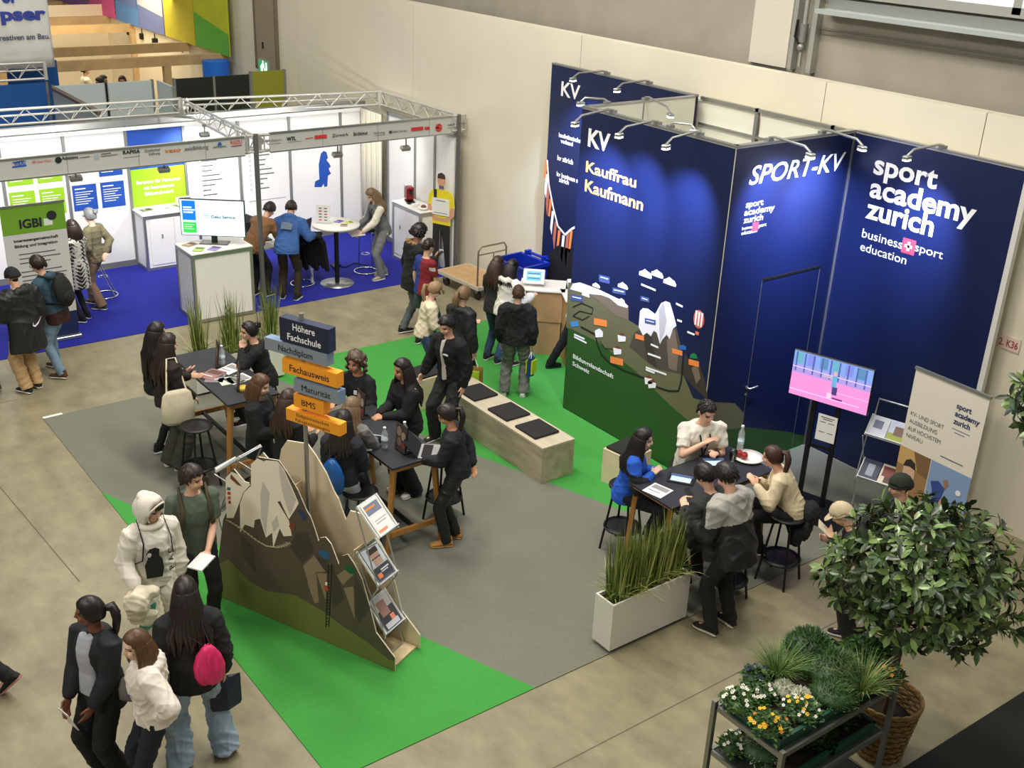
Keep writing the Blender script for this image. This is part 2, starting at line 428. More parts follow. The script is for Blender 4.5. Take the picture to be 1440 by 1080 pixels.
for k in (-.045, 0, .045): mb.quad([bc+V((k-.012, -.006, -.08)), bc+V((k+.012, -.006, -.08)), bc+V((k+.016, -.006, .09)), bc+V((k-.016, -.006, .09))], INKW)
mb.quad([bc+V((-.025, -.006, -.19)), bc+V((.025, -.006, -.19)), bc+V((.03, -.006, -.15)), bc+V((-.03, -.006, -.15))], flat((230, 120, 90)))
INK = mat('dark_print', (22, 26, 24), .6)
def path(pts, w, m):
    q = [(760+x/3.6, 340+y/3.6) for x, y in pts]
    for i in range(len(q)-1): P.bar(mb, q[i], q[i+1], w, m, .0055)
path([(205, 430), (235, 445), (280, 470), (290, 520), (310, 570), (350, 612), (420, 650), (480, 672), (530, 690), (590, 735), (650, 755), (700, 755), (715, 700), (722, 600)], .022, INK)
path([(165, 330), (210, 310), (268, 335), (262, 365), (200, 350), (165, 375), (215, 395), (250, 375)], .012, INK)
path([(300, 500), (330, 540), (400, 545)], .010, INK)
for cx, cy in ((297, 468), (390, 555), (548, 705), (565, 725), (412, 490)):
    ins([(cx-20, cy-18), (cx+4, cy-24), (cx+22, cy-8), (cx+20, cy+14), (cx-16, cy+16)], INKW, .006)
    ins([(cx-18, cy-20), (cx+4, cy-30), (cx+22, cy-12), (cx+2, cy-14)], flat((120, 60, 40)) if cx != 297 else INKW, .0065)
ins([(150, 405), (190, 400), (195, 425), (160, 432)], flat((70, 140, 200)), .004)
for p0, p1 in (((172, 468), (225, 492)), ((172, 480), (235, 512)), ((535, 635), (640, 672)), ((535, 646), (580, 664)), ((688, 312), (722, 328)), ((694, 395), (718, 404)), ((745, 455), (782, 470)), ((512, 215), (585, 245)), ((560, 518), (598, 535)), ((545, 565), (610, 588))):
    P.bar(mb, (760+p0[0]/3.6, 340+p0[1]/3.6), (760+p1[0]/3.6, 340+p1[1]/3.6), .025, INKW, .006)
P.text(mb, 'KV', (826.7, 204.4), (859, 190), (829, 180), INKW, .032)
P.text(mb, 'Kauffrau', (824, 241), (894.7, 262), (825, 225.5), GOLD, .018)
P.text(mb, 'Kaufmann', (822.5, 268), (904.4, 292), (824, 251.5), GOLD, .018)
P.text(mb, 'Bildungslandschaft', (806, 503), (863, 529), (806, 497), INKW, .02)
P.text(mb, 'Schweiz', (805.3, 513.3), (829, 524), (805.6, 507.4), INKW, .02)
mb.xform(inv).build('panel', root)
mb = MB(); mb.box((0, .03, ZW+.012), (BX-AX+.02, .07, .024), ALU)
for i in range(46): mb.box((-(BX-AX)/2+.03+i*.0535, .03, ZW+.0245), (.02, .03, .004), ALUD)
mb.build('top_rail', root)

# SPORT-KV wall with its flush door
P = Plane('x', CX)
root = thing('display_wall', 'tall navy wall reading SPORT-KV with a flush door', 'exhibition wall', (CX, 9.95, 0), kind='thing')
inv = Matrix.Translation(-V((CX, 9.95, 0)))
mb = MB(); mb.box((CX-.03, (WY0+.01+WYB)/2, ZW/2), (.058, WYB-WY0-.01, ZW), WALLBACK)
y0, y1 = WY0+.005, WYB
P.rect(mb, y0, y1, .01, ZW-.01, NAVY, .0005)
mb.quad([P(*q)+P.n*.0015 for q in [(996.5, 565)]] + [V((CX+.0015, y0, .02)), V((CX+.0015, 10.15, .02)), P(1090, 598)+P.n*.0015, P(1062, 598)+P.n*.0015, P(1033, 567)+P.n*.0015], OLIVE)
mb.quad([V((CX+.002, y0, P(985, 606).z)), V((CX+.002, y0, .02)), V((CX+.002, y1-.02, .02)), P(1134, 613)+P.n*.002, P(1062, 600)+P.n*.002, P(1020, 604)+P.n*.002], GREENW)
P.text(mb, 'SPORT-KV', (1052.5, 260), (1190, 213), (1056, 233), INKW, .012, .22)
P.text(mb, 'sport', (1048.3, 292), (1072.7, 287.6), (1049, 283), INKW, .012)
P.text(mb, 'academy', (1046, 303.3), (1088, 298), (1047, 294), INKW, .012)
P.text(mb, 'zurich', (1045, 314), (1072, 310.5), (1046, 305), INKW, .012)
P.text(mb, 'business', (1043, 323.5), (1059, 320.5), (1043, 319), INKW, 0)
P.text(mb, 'sport', (1064, 320), (1077, 317.5), (1064, 315), INKW, 0)
P.text(mb, 'education', (1042, 330.5), (1064, 326.5), (1042, 325), INKW, 0)
c = P(1061.5, 318.5); mb.quad([c+V((.006, a*.05, b*.05)) for a, b in ((-1, -1), (1, -1), (1, 1), (-1, 1))], flat((225, 60, 80)))
mb.xform(inv).build('panel', root)
mb = MB()
dL, dR, dT = P(1057, 500).y, P(1130, 520).y, P(1105, 386).z
for yy in (dL, dR): mb.box((CX+.004, yy, dT/2), (.006, .006, dT), ALU)
mb.box((CX+.004, (dL+dR)/2, dT), (.012, dR-dL, .03), BLACK)
mb.box((CX+.003, (dL+dR)/2, dT/2), (.004, dR-dL-.03, dT-.03), NAVY)
q = P(1033, 566)
mb.quad([V((CX+.0062, dL+.016, .02)), V((CX+.0062, dR-.016, .02)), V((CX+.0062, dR-.016, P(1120, 606).z)), V((CX+.0062, dL+.016, P(1045, 600).z))], GREENW)
dr = mb.xform(inv).build('door', root)
h = P(1050, 545)
mb = MB(); mb.tube([h+V((.01, .0, 0)), h+V((.05, 0, 0)), h+V((.055, .13, .01))], .010, ALU); mb.tube([h+V((0, 0, 0)), h+V((.012, 0, 0))], .022, ALU); mb.tube([h+V((0, 0, -.09)), h+V((.01, 0, -.09))], .02, ALU)
mb.xform(inv).build('handle', dr)
mb = MB(); mb.box((-.03, 0, ZW+.012), (.07, y1-y0, .024), ALU); mb.box((.004, y1-9.95-.02, ZW/2), (.02, .022, ZW), ALU); mb.build('top_rail', root)

# sport academy zurich wall
DX = -5.76
P = Plane('y', WYB)
root = thing('display_wall', 'tall navy wall reading sport academy zurich beside the grey hall wall', 'exhibition wall', ((CX+DX)/2, WYB, 0), kind='thing')
inv = Matrix.Translation(-V(((CX+DX)/2, WYB, 0)))
mb = MB(); mb.box(((CX+DX)/2, WYB+.03, ZW/2), (DX-CX, .058, ZW), WALLBACK)
P.rect(mb, CX+.01, DX-.05, .01, ZW-.01, NAVY, .0005)
P.text(mb, 'sport', (1228, 243), (1317, 263), (1230, 214), INKW, .026)
P.text(mb, 'academy', (1222.4, 275.6), (1374, 297), (1225, 246), INKW, .026)
P.text(mb, 'zurich', (1217, 305), (1311, 333), (1220, 276), INKW, .026)
P.text(mb, 'business', (1212, 333), (1268.5, 349), (1213, 320), INKW, 0)
P.text(mb, 'sport', (1286, 352.5), (1325.5, 364), (1287, 340), INKW, 0)
P.text(mb, 'education', (1209.5, 351.5), (1274, 371), (1210.5, 339), INKW, 0)
c = P(1278, 346.5); mb.quad([c+V((a*.085, -.005, b*.085)) for a, b in ((-1, -1), (1, -1), (1, 1), (-1, 1))], flat((228, 60, 84)))
for sx, sz in ((.05, .017), (.017, .05)): mb.quad([c+V((a*sx, -.008, b*sz)) for a, b in ((-1, -1), (1, -1), (1, 1), (-1, 1))], INKW)
mb.xform(inv).build('panel', root)
mb = MB(); mb.box(((DX-CX)/2-.02, -.01, ZW/2), (.06, .03, ZW), mat('pale_profile', (206, 206, 200), .5)); mb.box((0, .03, ZW+.012), (DX-CX, .07, .024), ALU); mb.build('edge_profile', root)

# wall behind with the second KV and the three club names
P = Plane('y', 10.86); PX0 = aty(776, 93, 10.86).x
root = thing('display_wall', 'dark navy back wall reading KV with kv zürich names', 'exhibition wall', ((PX0+AX)/2, 10.86, 0), kind='thing')
inv = Matrix.Translation(-V(((PX0+AX)/2, 10.86, 0)))
mb = MB(); mb.box(((PX0+AX)/2, 10.89, ZW/2), (AX-PX0, .058, ZW), NAVYB)
P.rect(mb, PX0+.003, AX, .01, ZW-.01, NAVY, .0005)
P.text(mb, 'KV', (789, 134), (815.6, 136), (790.5, 113.5), INKW, .02)
for s, bl, hh in (('kaufmännischer', (786, 192), 6), ('verband', (788.6, 200.5), 6), ('kv zürich', (784, 224.5), 7), ('kv business school', (783, 247), 6.5), ('zürich', (786, 255), 6.5)):
    a = P(*bl); c = P(bl[0], bl[1]-hh); mb.text(s, a, P.xd, P.yd, c.z-a.z, INKW, bold=.03, off=.004)
pts = [(770, 225), (772, 258), (778, 290), (785, 318), (795, 330), (804, 322), (812, 318)]
for a, b in zip(pts[:-1], pts[1:]): P.bar(mb, a, b, .035, INKW, .006)
for i, (x, y) in enumerate([(769, 225), (770, 245), (772, 262), (775, 280), (778, 297), (782, 312), (787, 324), (793, 331), (799, 328), (804, 324)]):
    a = P(x, y); k = .35 if i > 5 else .28
    mb.quad([a+V((-.03, -.005, 0)), a+V((.03, -.005, 0)), a+V((.0, -.005, -k-.1*(i % 3))), a+V((-.05, -.005, -k))], (ORANGE, INKW, flat((190, 110, 90)))[i % 3])
mb.quad([P(x, y)+P.n*.005 for x, y in [(768, 360), (785, 345), (808, 352), (812, 400), (770, 408)]], flat((24, 22, 24)))
mb.xform(inv).build('panel', root)
mb = MB(); mb.box((0, .03, ZW+.012), (AX-PX0, .07, .024), ALUD); mb.build('top_rail', root)

# short return wall of the triangular room and the white rear wall seen inside it
P = Plane('x', AX)
root = thing('display_wall', 'short return wall closing the triangular room behind the landscape wall', 'exhibition wall', (AX+.03, 9.9, 0), kind='thing')
mb = MB(); mb.box((0, 0, ZW/2), (.06, 10.84-WY0-.07, ZW), WALLBACK); mb.box((-.031, 0, ZW/2), (.004, 10.84-WY0-.07, ZW-.02), NAVY); mb.box((.032, 0, ZW/2), (.006, .02, ZW), ALUD); mb.build('panel', root)
mb = MB(); mb.box((0, 0, ZW+.012), (.07, 10.84-WY0-.07, .024), ALU); mb.build('top_rail', root)
root = thing('partition_wall', 'white rear panels seen over the top of the triangular room', 'exhibition wall', (-9.2, 11.02, 0), kind='thing')
mb = MB()
for x in (-.85, .35): mb.box((x-.0, 0, ZW/2-.02), (1.1, .04, ZW-.04), WALLBACK)
mb.box((1.0, 0, ZW/2-.05), (.55, .04, ZW-.1), WALLBACK)
mb.build('panel', root)
mb = MB()
for x in (-1.42, -.25, .92, 1.25): mb.box((x, -.03, ZW/2), (.05, .05, ZW), ALUD)
mb.box((0, -.03, ZW-.02), (2.45, .05, .04), ALU); mb.box((0, -.03, ZW-.35), (2.45, .04, .03), ALU)
mb.build('frame', root)

# clip-on LED arm lamps on the wall tops
SNAP = {(851, 159): ('y', WY0), (919, 175): ('y', WY0), (982, 190): ('y', WY0), (942, 179): ('y', WY0), (1095, 200.5): ('x', CX-.03), (1168, 190): ('x', CX-.03), (1320, 209): ('y', WYB), (840, 105): ('y', 10.86), (905, 118): ('y', 10.86), (872, 150): ('x', AX+.03), (915, 142): ('x', AX+.03)}
LEDM = mat('led_face', (235, 240, 255), .3, emit=9.0)
def arm_lamp(label, base, head, tgt, power=640, cone=62):
    b = at(*base, ZW+.03); sn = SNAP.get(base)
    if sn and sn[0] == 'y': b.y = sn[1]+.03
    if sn and sn[0] == 'x': b.x = sn[1]
    hd = at(*head, ZW+.05)
    t = thing('arm_lamp', label, 'lamp', b, group='clip-on arm lamps of the blue stand')
    d = hd-b
    m = MB(); m.tube([(0, 0, -.02), (0, 0, .03), d*.15+V((0, 0, .05)), d*.85+V((0, 0, .05)), d], .014, ALU, n=6); m.box((0, 0, 0), (.06, .08, .05), ALUD); m.build('arm', t)
    m = MB(); dn = (V(tgt)-hd).normalized(); side = V((-d.y, d.x, 0)).normalized()
    m.box(d+V((0, 0, -.02)), (.10, .07, .04), ALU, rz=math.atan2(d.y, d.x), bev=.01); hh = m.build('lamp_head', t)
    m = MB(); m.box(d+V((0, 0, -.046)), (.085, .058, .012), LEDM, rz=math.atan2(d.y, d.x)); m.build('led', hh)
    lamp('led_beam', 'SPOT', hd+V((0, 0, -.07)), power, (.62, .70, 1.0), tgt, spot_size=R(cone), spot_blend=1.0, shadow_soft_size=.05)
for k, (lb, base, head, tgt) in enumerate((
    ('arm lamp over the KV lettering, at the left corner of the landscape wall', (851, 159), (809, 171), (-10.0, 8.95, 3.0)),
    ('arm lamp above Kauffrau, middle of the landscape wall', (919, 175), (871, 187), (-9.4, 8.95, 3.0)),
    ('arm lamp on the landscape wall nearest its right corner', (982, 190), (937, 203), (-8.6, 8.95, 3.0)),
    ('arm lamp above the S of SPORT-KV', (1095, 200.5), (1140, 215), (-7.92, 9.65, 3.15)),
    ('arm lamp in the corner between SPORT-KV and sport academy zurich', (1168, 190), (1213, 205), (-7.92, 10.35, 3.1)),
    ('arm lamp above the large sport academy zurich lettering', (1320, 209), (1276, 219), (-6.9, 10.93, 3.05)),
    ('arm lamp over the rear KV lettering', (840, 105), (806, 109), (-12.6, 10.86, 2.9)),
    ('arm lamp on the dark rear wall, right of its KV lettering', (905, 118), (868, 124), (-11.6, 10.86, 2.9)),
    ('arm lamp on the return wall pointing left', (872, 150), (817, 143), (-10.42, 9.6, 2.9)))):
    arm_lamp(lb, base, head, tgt, cone=84 if tgt[0] == -7.92 else 62)
# two lamps that point into the room
arm_lamp('arm lamp reaching inward from the landscape wall', (942, 179), (977, 182), (-8.6, 10.9, 3.2), 10)
arm_lamp('arm lamp reaching inward from the return wall', (915, 142), (943, 159), (-9.8, 10.9, 3.2), 10)
# ------------------------------------------------------------------ white system booth on the left
BX0, BXF, BYR = -19.1, -16.0, 10.87          # rear wall, front line, right wall
PANEL = mat('system_panel', (238, 238, 236), .5)
LIME = mat('lime_print', (150, 200, 30), .55); BLUEP = mat('blue_print', (22, 78, 176), .55)
GREYT = mat('grey_text', (90, 92, 96), .6); DKT = mat('dark_text', (28, 34, 40), .6)
yv = [1.2, 2.2, 3.2, 4.24, 5.24, 6.27, 7.28, 8.3, 9.3, 10.37, 10.87]
P = Plane('x', BX0)
P.n = V((1, 0, 0))
for i in range(len(yv)-1):
    a, b = yv[i], yv[i+1]; c = (a+b)/2
    lab = {3: 'white booth panel with four lime green text posters', 4: 'white booth panel with four blue text posters', 5: 'booth panel with blue top and lime sign Beratung für Personen',
           6: 'white booth panel with a grey checklist, right of the lime sign', 7: 'white booth panel with the second grey checklist', 8: 'white booth panel with a blue woman silhouette',
           9: 'narrow white booth panel beside the curtain', 0: 'white booth panel at the far left', 1: 'second white booth panel from the left', 2: 'white booth panel behind the green-topped roll-up'}[i]
    if i < 1: continue
    root = thing('booth_partition', lab, 'booth panel', (BX0, c, 0), kind='thing', group='rear panels of the white booth')
    inv = Matrix.Translation(-V((BX0, c, 0)))
    mb = MB(); mb.box((BX0-.015, c, 1.25), (.03, b-a-.03, 2.5), PANEL)
    if i in (3, 4):
        col = LIME if i == 3 else BLUEP
        for (u0, u1) in ((.06, .46), (.53, .93)):
            for (z0, z1) in ((1.62, 2.02), (1.08, 1.52)):
                if i == 4 and u0 < .1 and z0 > 1.5: z0 = 1.74
                P.rect(mb, a+u0, a+u1, z0, z1, col, .004)
                P.rect(mb, a+u0+.04, a+u0+.22, z1-.075, z1-.055, INKW, .006)
                for k in range(6):
                    zz = z1-.13-k*.04
                    if zz > z0+.03: P.rect(mb, a+u0+.04, a+u1-.06-.05*((k*7) % 3), zz, zz+.012, INKW, .006)
    if i == 5:
        P.rect(mb, a+.02, b-.02, 1.02, 1.68, LIME, .004); P.rect(mb, a+.02, b-.02, 1.68, 2.42, BLUEP, .004)
        for k, (s, wd) in enumerate((('Beratung für Personen', .78), ('mit besonderem', .54), ('Bildungsbedarf.', .52))):
            mb.text(s, V((BX0, c, 1.42-k*.105)), P.xd, P.yd, .062, INKW, width=wd, bold=.02, align='c', off=.007)
    if i in (6, 7):
        for k in range(8):
            zz = 1.70-k*.088
            mb.quad([V((BX0+.004, a+.2+.03*math.cos(t*.785), zz+.03*math.sin(t*.785))) for t in range(8)], flat((205, 208, 212)))
            P.rect(mb, a+.29, a+.29+(.30, .22, .20, .34, .38, .24, .16, .27)[k], zz-.008, zz+.012, GREYT, .005)
        P.rect(mb, a+.14, b-.12, .86, .868, GREYT, .005)
    if i == 8:
        sil = [(442, 263), (443, 255), (449, 252), (448, 232), (451, 216), (455, 212), (459, 214), (461, 222), (459, 225), (463, 230), (465, 234), (462, 237), (464, 242), (465.5, 244), (461, 247), (460, 262), (456, 263), (455, 258), (452, 263)]
        P.poly(mb, sil, BLUEP, .005)
    mb.xform(inv).build('panel', root)
    mb = MB(); mb.box((.01, b-c-.0, 1.25), (.045, .045, 2.5), ALUD); mb.box((.005, 0, .05), (.03, b-a, .1), ALUD); mb.build('post', root)
mb = MB(); mb.box((0, 0, 0), (.12, 9.7, .10), ALU); mb.box((.03, 0, -.1), (.05, 9.7, .06), WHITE)
tag(mb.build('booth_top_rail', None), 'grey top rail along the rear wall of the white booth', 'rail').location = (BX0+.02, 6.03, 2.50)
# right wall
for k, (a, b) in enumerate(((-18.15, -17.2), (-17.2, -16.55), (-16.55, -15.95))):
    c = (a+b)/2
    root = thing('booth_partition', ('white booth side panel next to the curtain', 'white booth side panel behind the coffee machine', 'white booth side panel behind the cardboard man')[k], 'booth panel', (c, BYR, 0), kind='thing', group='side panels of the white booth')
    mb = MB(); mb.box((0, .015, 1.25), (b-a-.03, .03, 2.5), PANEL); mb.build('panel', root)
    mb = MB(); mb.box((a-c, 0, 1.25), (.045, .05, 2.5), ALUD); mb.box((0, 0, .05), (b-a, .03, .1), ALUD); mb.box((0, 0, 2.47), (b-a, .05, .07), ALUD); mb.build('post', root)
# curtain
CURT = mat('cream_curtain', (226, 222, 204), .85)
mb = MB(); n = 60; vs = []; fs = []
for i in range(n+1):
    x = -19.02+.76*i/n; y = 10.80+.035*math.sin(i*1.25)+.012*math.sin(i*2.9)
    vs += [V((x, y, .05)), V((x, y*.999+.01, 2.42))]
for i in range(n): fs.append((2*i, 2*i+2, 2*i+3, 2*i+1))
mb.add(vs, fs, CURT, True)
o = mb.build('curtain', origin=(-18.64, 10.8, 2.42)); tag(o, 'cream pleated curtain in the rear right corner of the white booth', 'curtain')
o.modifiers.new('thickness', 'SOLIDIFY').thickness = .006
mb = MB(); mb.tube([(-19.05, 10.8, 2.44), (-18.15, 10.8, 2.44)], .015, ALU); tag(mb.build('curtain_rail'), 'metal rail carrying the cream curtain', 'rail')

# truss and front fascias
TR = mat('truss_alu', (208, 208, 202), .38, .55)
def truss(label, a, b, h=.24, flatw=.0):
    a, b = V(a), V(b); L = (b-a).length; d = (b-a).normalized()
    root = thing('truss_beam', label, 'truss', a)
    d3 = V((-d.y, d.x, 0))*.11
    m = MB()
    for o in (V((0, 0, h)), V((0, 0, 0))): m.tube([o, o+d*L], .024, TR, n=6)
    m.tube([d3+V((0, 0, h/2)), d3+V((0, 0, h/2))+d*L], .02, TR, n=6)
    m.build('chord', root)
    m = MB(); n = max(2, int(round(L/.24)))
    for i in range(n):
        u, v = L*i/n, L*(i+1)/n
        z0, z1 = (0, h) if i % 2 else (h, 0)
        m.tube([V((0, 0, z0))+d*u, V((0, 0, z1))+d*v], .010, TR, n=5)
        m.tube([V((0, 0, z0))+d*u, d3+V((0, 0, h/2))+d*((u+v)/2)], .008, TR, n=4)
    m.build('lattice', root)
    m = MB()
    for e in (V((0, 0, 0)), d*L): m.box(e+V((0, 0, h/2)), (.06, .06, h+.05), TR)
    m.build('connector', root)
    return root
truss('rear truss of the white booth, left half', (-19.5, 1.5, 2.55), (-19.5, 7.42, 2.50))
truss('rear truss of the white booth, right half', (-19.4, 7.5, 2.50), (-18.8, 11.04, 2.50))
truss('truss crossing the booth depth above the middle post', (-19.4, 7.46, 2.50), (-16.05, 7.25, 2.51))
truss('truss along the right side of the white booth', (-18.78, 11.08, 2.50), (-16.05, 11.06, 2.52))
truss('front truss behind the left logo fascia', (-16.07, 1.5, 2.51), (-16.07, 7.12, 2.51))
truss('front truss behind the right logo fascia', (-16.07, 7.32, 2.51), (-16.07, 10.98, 2.53))
def post(label, x, y, h):
    root = thing('truss_post', label, 'post', (x, y, 0))
    m = MB(); m.tube([(0, 0, .01), (0, 0, h)], .04, mat('post_grey', (120, 122, 120), .4, .6), n=10); m.build('tube', root)
    m = MB(); m.box((0, 0, .006), (.16, .16, .012), ALUD); m.build('foot_plate', root)
    m = MB()
    for z in (h-.27, h-.02): m.tube([(-.0, -.14, z), (0, .14, z)], .016, TR, n=6)
    for yy in (-.14, .14): m.tube([(0, yy, h-.29), (0, yy, h)], .012, TR, n=6)
    m.build('corner_frame', root)
post('middle front post between the two logo fascias', -15.97, 7.22, 2.80)
post('right front post of the white booth, beside the platform trolley', -15.93, 10.93, 2.82)
FASC = mat('fascia_silver', (196, 198, 194), .45, .15)
P = Plane('x', -15.93)
def fascia(label, y0, y1, z0, z1, logos):
    root = thing('logo_fascia', label, 'fascia board', (-15.95, (y0+y1)/2, z0))
    m = MB(); m.box((-15.95, (y0+y1)/2, (z0+z1)/2), (.03, y1-y0, z1-z0), FASC)
    for y in np.arange(y0+.9, y1-.3, 1.0): m.box((-15.934, y, (z0+z1)/2), (.003, .006, z1-z0), ALUD)
    for lg in logos: lg(m)
    m.xform(Matrix.Translation(-V((-15.95, (y0+y1)/2, z0)))).build('board', root)
    m = MB()
    for z in (0, z1-z0): m.box((.012, 0, z), (.04, y1-y0, .02), ALU)
    m.build('edge_profile', root)
def lg(s, bl, rt, hpx, m, bold=.02):
    return lambda mb: P.text(mb, s, bl, rt, (bl[0], bl[1]-hpx), m, bold)
def lbar(p, q, wd, m): return lambda mb: P.bar(mb, p, q, wd, m, .004)
def ldisc(c, r, m, off=.004): return lambda mb: disc(mb, P, P(*c), r, m, off)
REDP = flat((196, 52, 48)); ORP = flat((196, 112, 52)); SLATE = flat((60, 70, 90))
def lrect(p, q, m):
    def f(mb):
        a, b = P(*p), P(*q); mb.quad([V((-15.925, y, z)) for y, z in ((a.y, b.z), (b.y, b.z), (b.y, a.z), (a.y, a.z))], m)
    return f
fascia('left logo fascia with veso and RAPISA logos', 1.5, 7.02, 2.50, 2.78, [
    lg('WIKAU', (20, 233), (36, 230.5), 6, BLUEP), lbar((17, 235), (37, 232.5), .02, BLUEP), lbar((17, 229), (34, 226), .012, BLUEP), lg('SBI East West', (45, 230), (73, 226), 4, REDP, 0), ldisc((82, 225), .045, INK),
    lg('Assistenz', (87, 225), (110, 221), 5, DKT), lbar((112, 222), (126, 220), .01, GREYT), lbar((142, 217), (156, 215), .01, DKT), lbar((142, 220), (165, 217), .01, GREYT), ldisc((136, 220), .035, flat((160, 170, 180))),
    lg('RAPISA', (173, 217), (197, 213.5), 5, DKT, .03), lbar((173, 222), (197, 219), .006, GREYT), lg('Quellenhof', (203, 214), (225, 211), 4, DKT, 0), lg('Stiftung', (209, 218.5), (225, 216), 4, DKT, 0),
    lg('veso', (232, 215), (254, 212), 6, ORP), lg('axisBildung', (260, 212), (293, 208.5), 5.5, GREYT, .01), lg('APPISBERG', (299, 208.5), (318, 206), 2.5, SLATE),
    lambda mb: mb.quad([P(*q)+V((.004, 0, 0)) for q in ((305, 205), (312, 204), (310, 199), (309, 201), (308, 199))], BLUEP),
    lg('RGZU', (324, 203), (340, 200), 5, REDP), lbar((325, 206), (340, 204), .014, flat((120, 40, 40)))])
fascia('right logo fascia with WTL and red round logo', 7.44, 10.83, 2.51, 2.80, [
    lg('fundaziun', (373, 200), (396, 198), 4, GREYT, 0), lbar((375, 203), (395, 201), .006, GREYT), lg('WTL', (403, 198), (416, 196.5), 5, INK, .05), lbar((405, 200), (424, 198), .006, GREYT),
    lrect((442, 190.5), (459.5, 194), REDP), lbar((429, 195), (440, 193.5), .012, REDP), lg('Zürwerk', (467, 193), (490, 190), 4.5, DKT, .01), lg('Brühlgut', (497, 191), (517, 188), 5, DKT, .02),
    lg('Stiftung', (525, 189), (541, 187), 3.5, GREYT, 0), lbar((527, 191), (541, 189.5), .006, GREYT), lrect((547, 184), (551, 187.5), SLATE), lg('Oeko Service', (552, 187), (572, 183.5), 3.5, DKT, 0),
    lrect((578, 179.5), (595, 183), REDP), lrect((597, 178.5), (604, 182), REDP), ldisc((617, 179.5), .068, REDP), lbar((613, 179.8), (621, 178.8), .02, flat((235, 190, 185))),
    lg('HATE-MATA', (630, 177.5), (652, 174.5), 3, DKT, .02), lbar((630, 180), (652, 177), .006, GREYT)])
# booth spots under the fascia
def booth_spot(label, b, top):
    b = V(b)
    t = thing('spotlight', label, 'lamp', b, group='clamped spotlights of the white booth')
    m = MB(); m.tube([(0, 0, 0), (0, 0, top-b.z)], .012, ALUD, n=6); m.box((0, 0, top-b.z-.01), (.05, .06, .04), ALUD); m.build('stem', t)
    m = MB(); m.box((-.02, 0, -.02), (.10, .17, .07), mat('lamp_grey', (150, 152, 148), .35, .5), ry=R(20), bev=.012); m.build('lamp_head', t)
    lamp('booth_beam', 'SPOT', b+V((-.12, 0, -.06)), 105, (1, .98, .94), (BX0, b.y, 1.35), spot_size=R(115), spot_blend=.8, shadow_soft_size=.06)
for lb, px in (('spotlight in front of the blue text posters', (107, 249)), ('spotlight in front of the lime Beratung sign', (231, 237)), ('spotlight beside the blue silhouette', (475, 216)), ('spotlight above the coffee machine', (571, 207)), ('spotlight at the far left of the booth', (-30, 262))):
    booth_spot(lb, atx(*px, -16.07), 2.53)
booth_spot('spotlight under the middle truss by the checklist', aty(288, 188, 7.34), 2.52)

# counters
def counter(label, c, sx, sy, h, doors=None, top=True):
    t = thing('counter', label, 'counter', c)
    m = MB(); m.box((0, 0, h/2-.01), (sx-.03, sy-.03, h-.06), PANEL); m.build('body', t)
    m = MB()
    for a in (-1, 1):
        for b in (-1, 1): m.box((a*(sx/2-.02), b*(sy/2-.02), h/2-.015), (.045, .045, h-.03), ALU)
    for z in (.03, h-.055):
        for a in (-1, 1):
            m.box((a*(sx/2-.02), 0, z), (.04, sy-.08, .05), ALU); m.box((0, a*(sy/2-.02), z), (sx-.08, .04, .05), ALU)
    m.build('frame', t)
    m = MB(); m.box((0, 0, h-.012), (sx+.02, sy+.02, .024), WHITE, bev=.006); m.build('top', t)
    for nm, cc, ss in doors or ():
        m = MB(); m.box(cc, ss, PANEL)
        d = m.build('door', t)
        m = MB(); m.box((cc[0]+(.012 if ss[0] < .05 else 0), cc[1]-(0 if ss[0] < .05 else .012)+ss[1]*.0, cc[2]+.1), (.02, .02, .07), ALUD); m.build('knob', d)
    return t
counter('white counter at the front of the booth carrying the monitor', (-16.12, 6.5, .008), .66, .98, 1.12)
counter('white sliding-door counter against the lime Beratung sign', (-18.83, 6.78, .008), .5, 1.02, 1.0,
        [('d', (.245, -.2, .5), (.016, .42, .8)), ('d', (.245, .24, .5), (.016, .42, .8))])
counter('low white cabinet with lit doors carrying the red coffee machine', (-16.75, 10.6, .008), .95, .42, 1.08,
        [('d', (-.2, -.20, .55), (.40, .016, .86)), ('d', (.22, -.20, .55), (.40, .016, .86))])
# monitor on the counter
def screen(label, loc, rz, w, h, z0, pixels, stand='foot', cat='television'):
    t = thing('monitor', label, cat, loc, rz)
    m = MB(); m.box((0, .02, z0+h/2), (w, .04, h), BLACKP, bev=.006); m.build('case', t)
    m = MB(); pixels(m, w-.024, h-.024, z0+h/2, -.0025); m.build('display', t)
    m = MB()
    if stand == 'foot':
        m.box((0, .04, z0-.06), (.09, .03, .16), BLACKP); m.box((0, .04, .008), (.44, .2, .016), mat('foot_grey', (90, 92, 96), .35, .4), bev=.005)
    m.build('stand', t) if stand == 'foot' else None
    return t
def em(c, e=1.0): return mat('lit_%d_%d_%d' % c, c, .3, emit=e)
def oeko(m, w, h, zc, y):
    def r(u0, u1, v0, v1, c, k): m.quad([V((u*w-w/2, y-k, zc-h/2+v*h)) for u, v in ((u0, v0), (u1, v0), (u1, v1), (u0, v1))], c)
    r(0, 1, 0, 1, em((206, 236, 244), .95), 0); r(.03, .24, .42, .97, em((20, 110, 220)), .001); r(.03, .24, .06, .36, em((40, 190, 70)), .001)
    for k in range(3): r(.05, .05+(.13, .18, .15)[k], .76-k*.07, .80-k*.07, em((235, 245, 250)), .002)
    for k in range(3): r(.05, .05+(.16, .12, .15)[k], .28-k*.06, .30-k*.06, em((200, 240, 200)), .002)
    for k in range(3): r(.37, .45, .50+k*.05, .515+k*.05, em((110, 130, 150)), .002)
    m.text('Oeko Service', V((w*.48-w/2, y-.002, zc+.0)), (1, 0, 0), (0, 0, 1), h*.085, flat((30, 48, 76)), width=w*.38, bold=.02, off=.001)
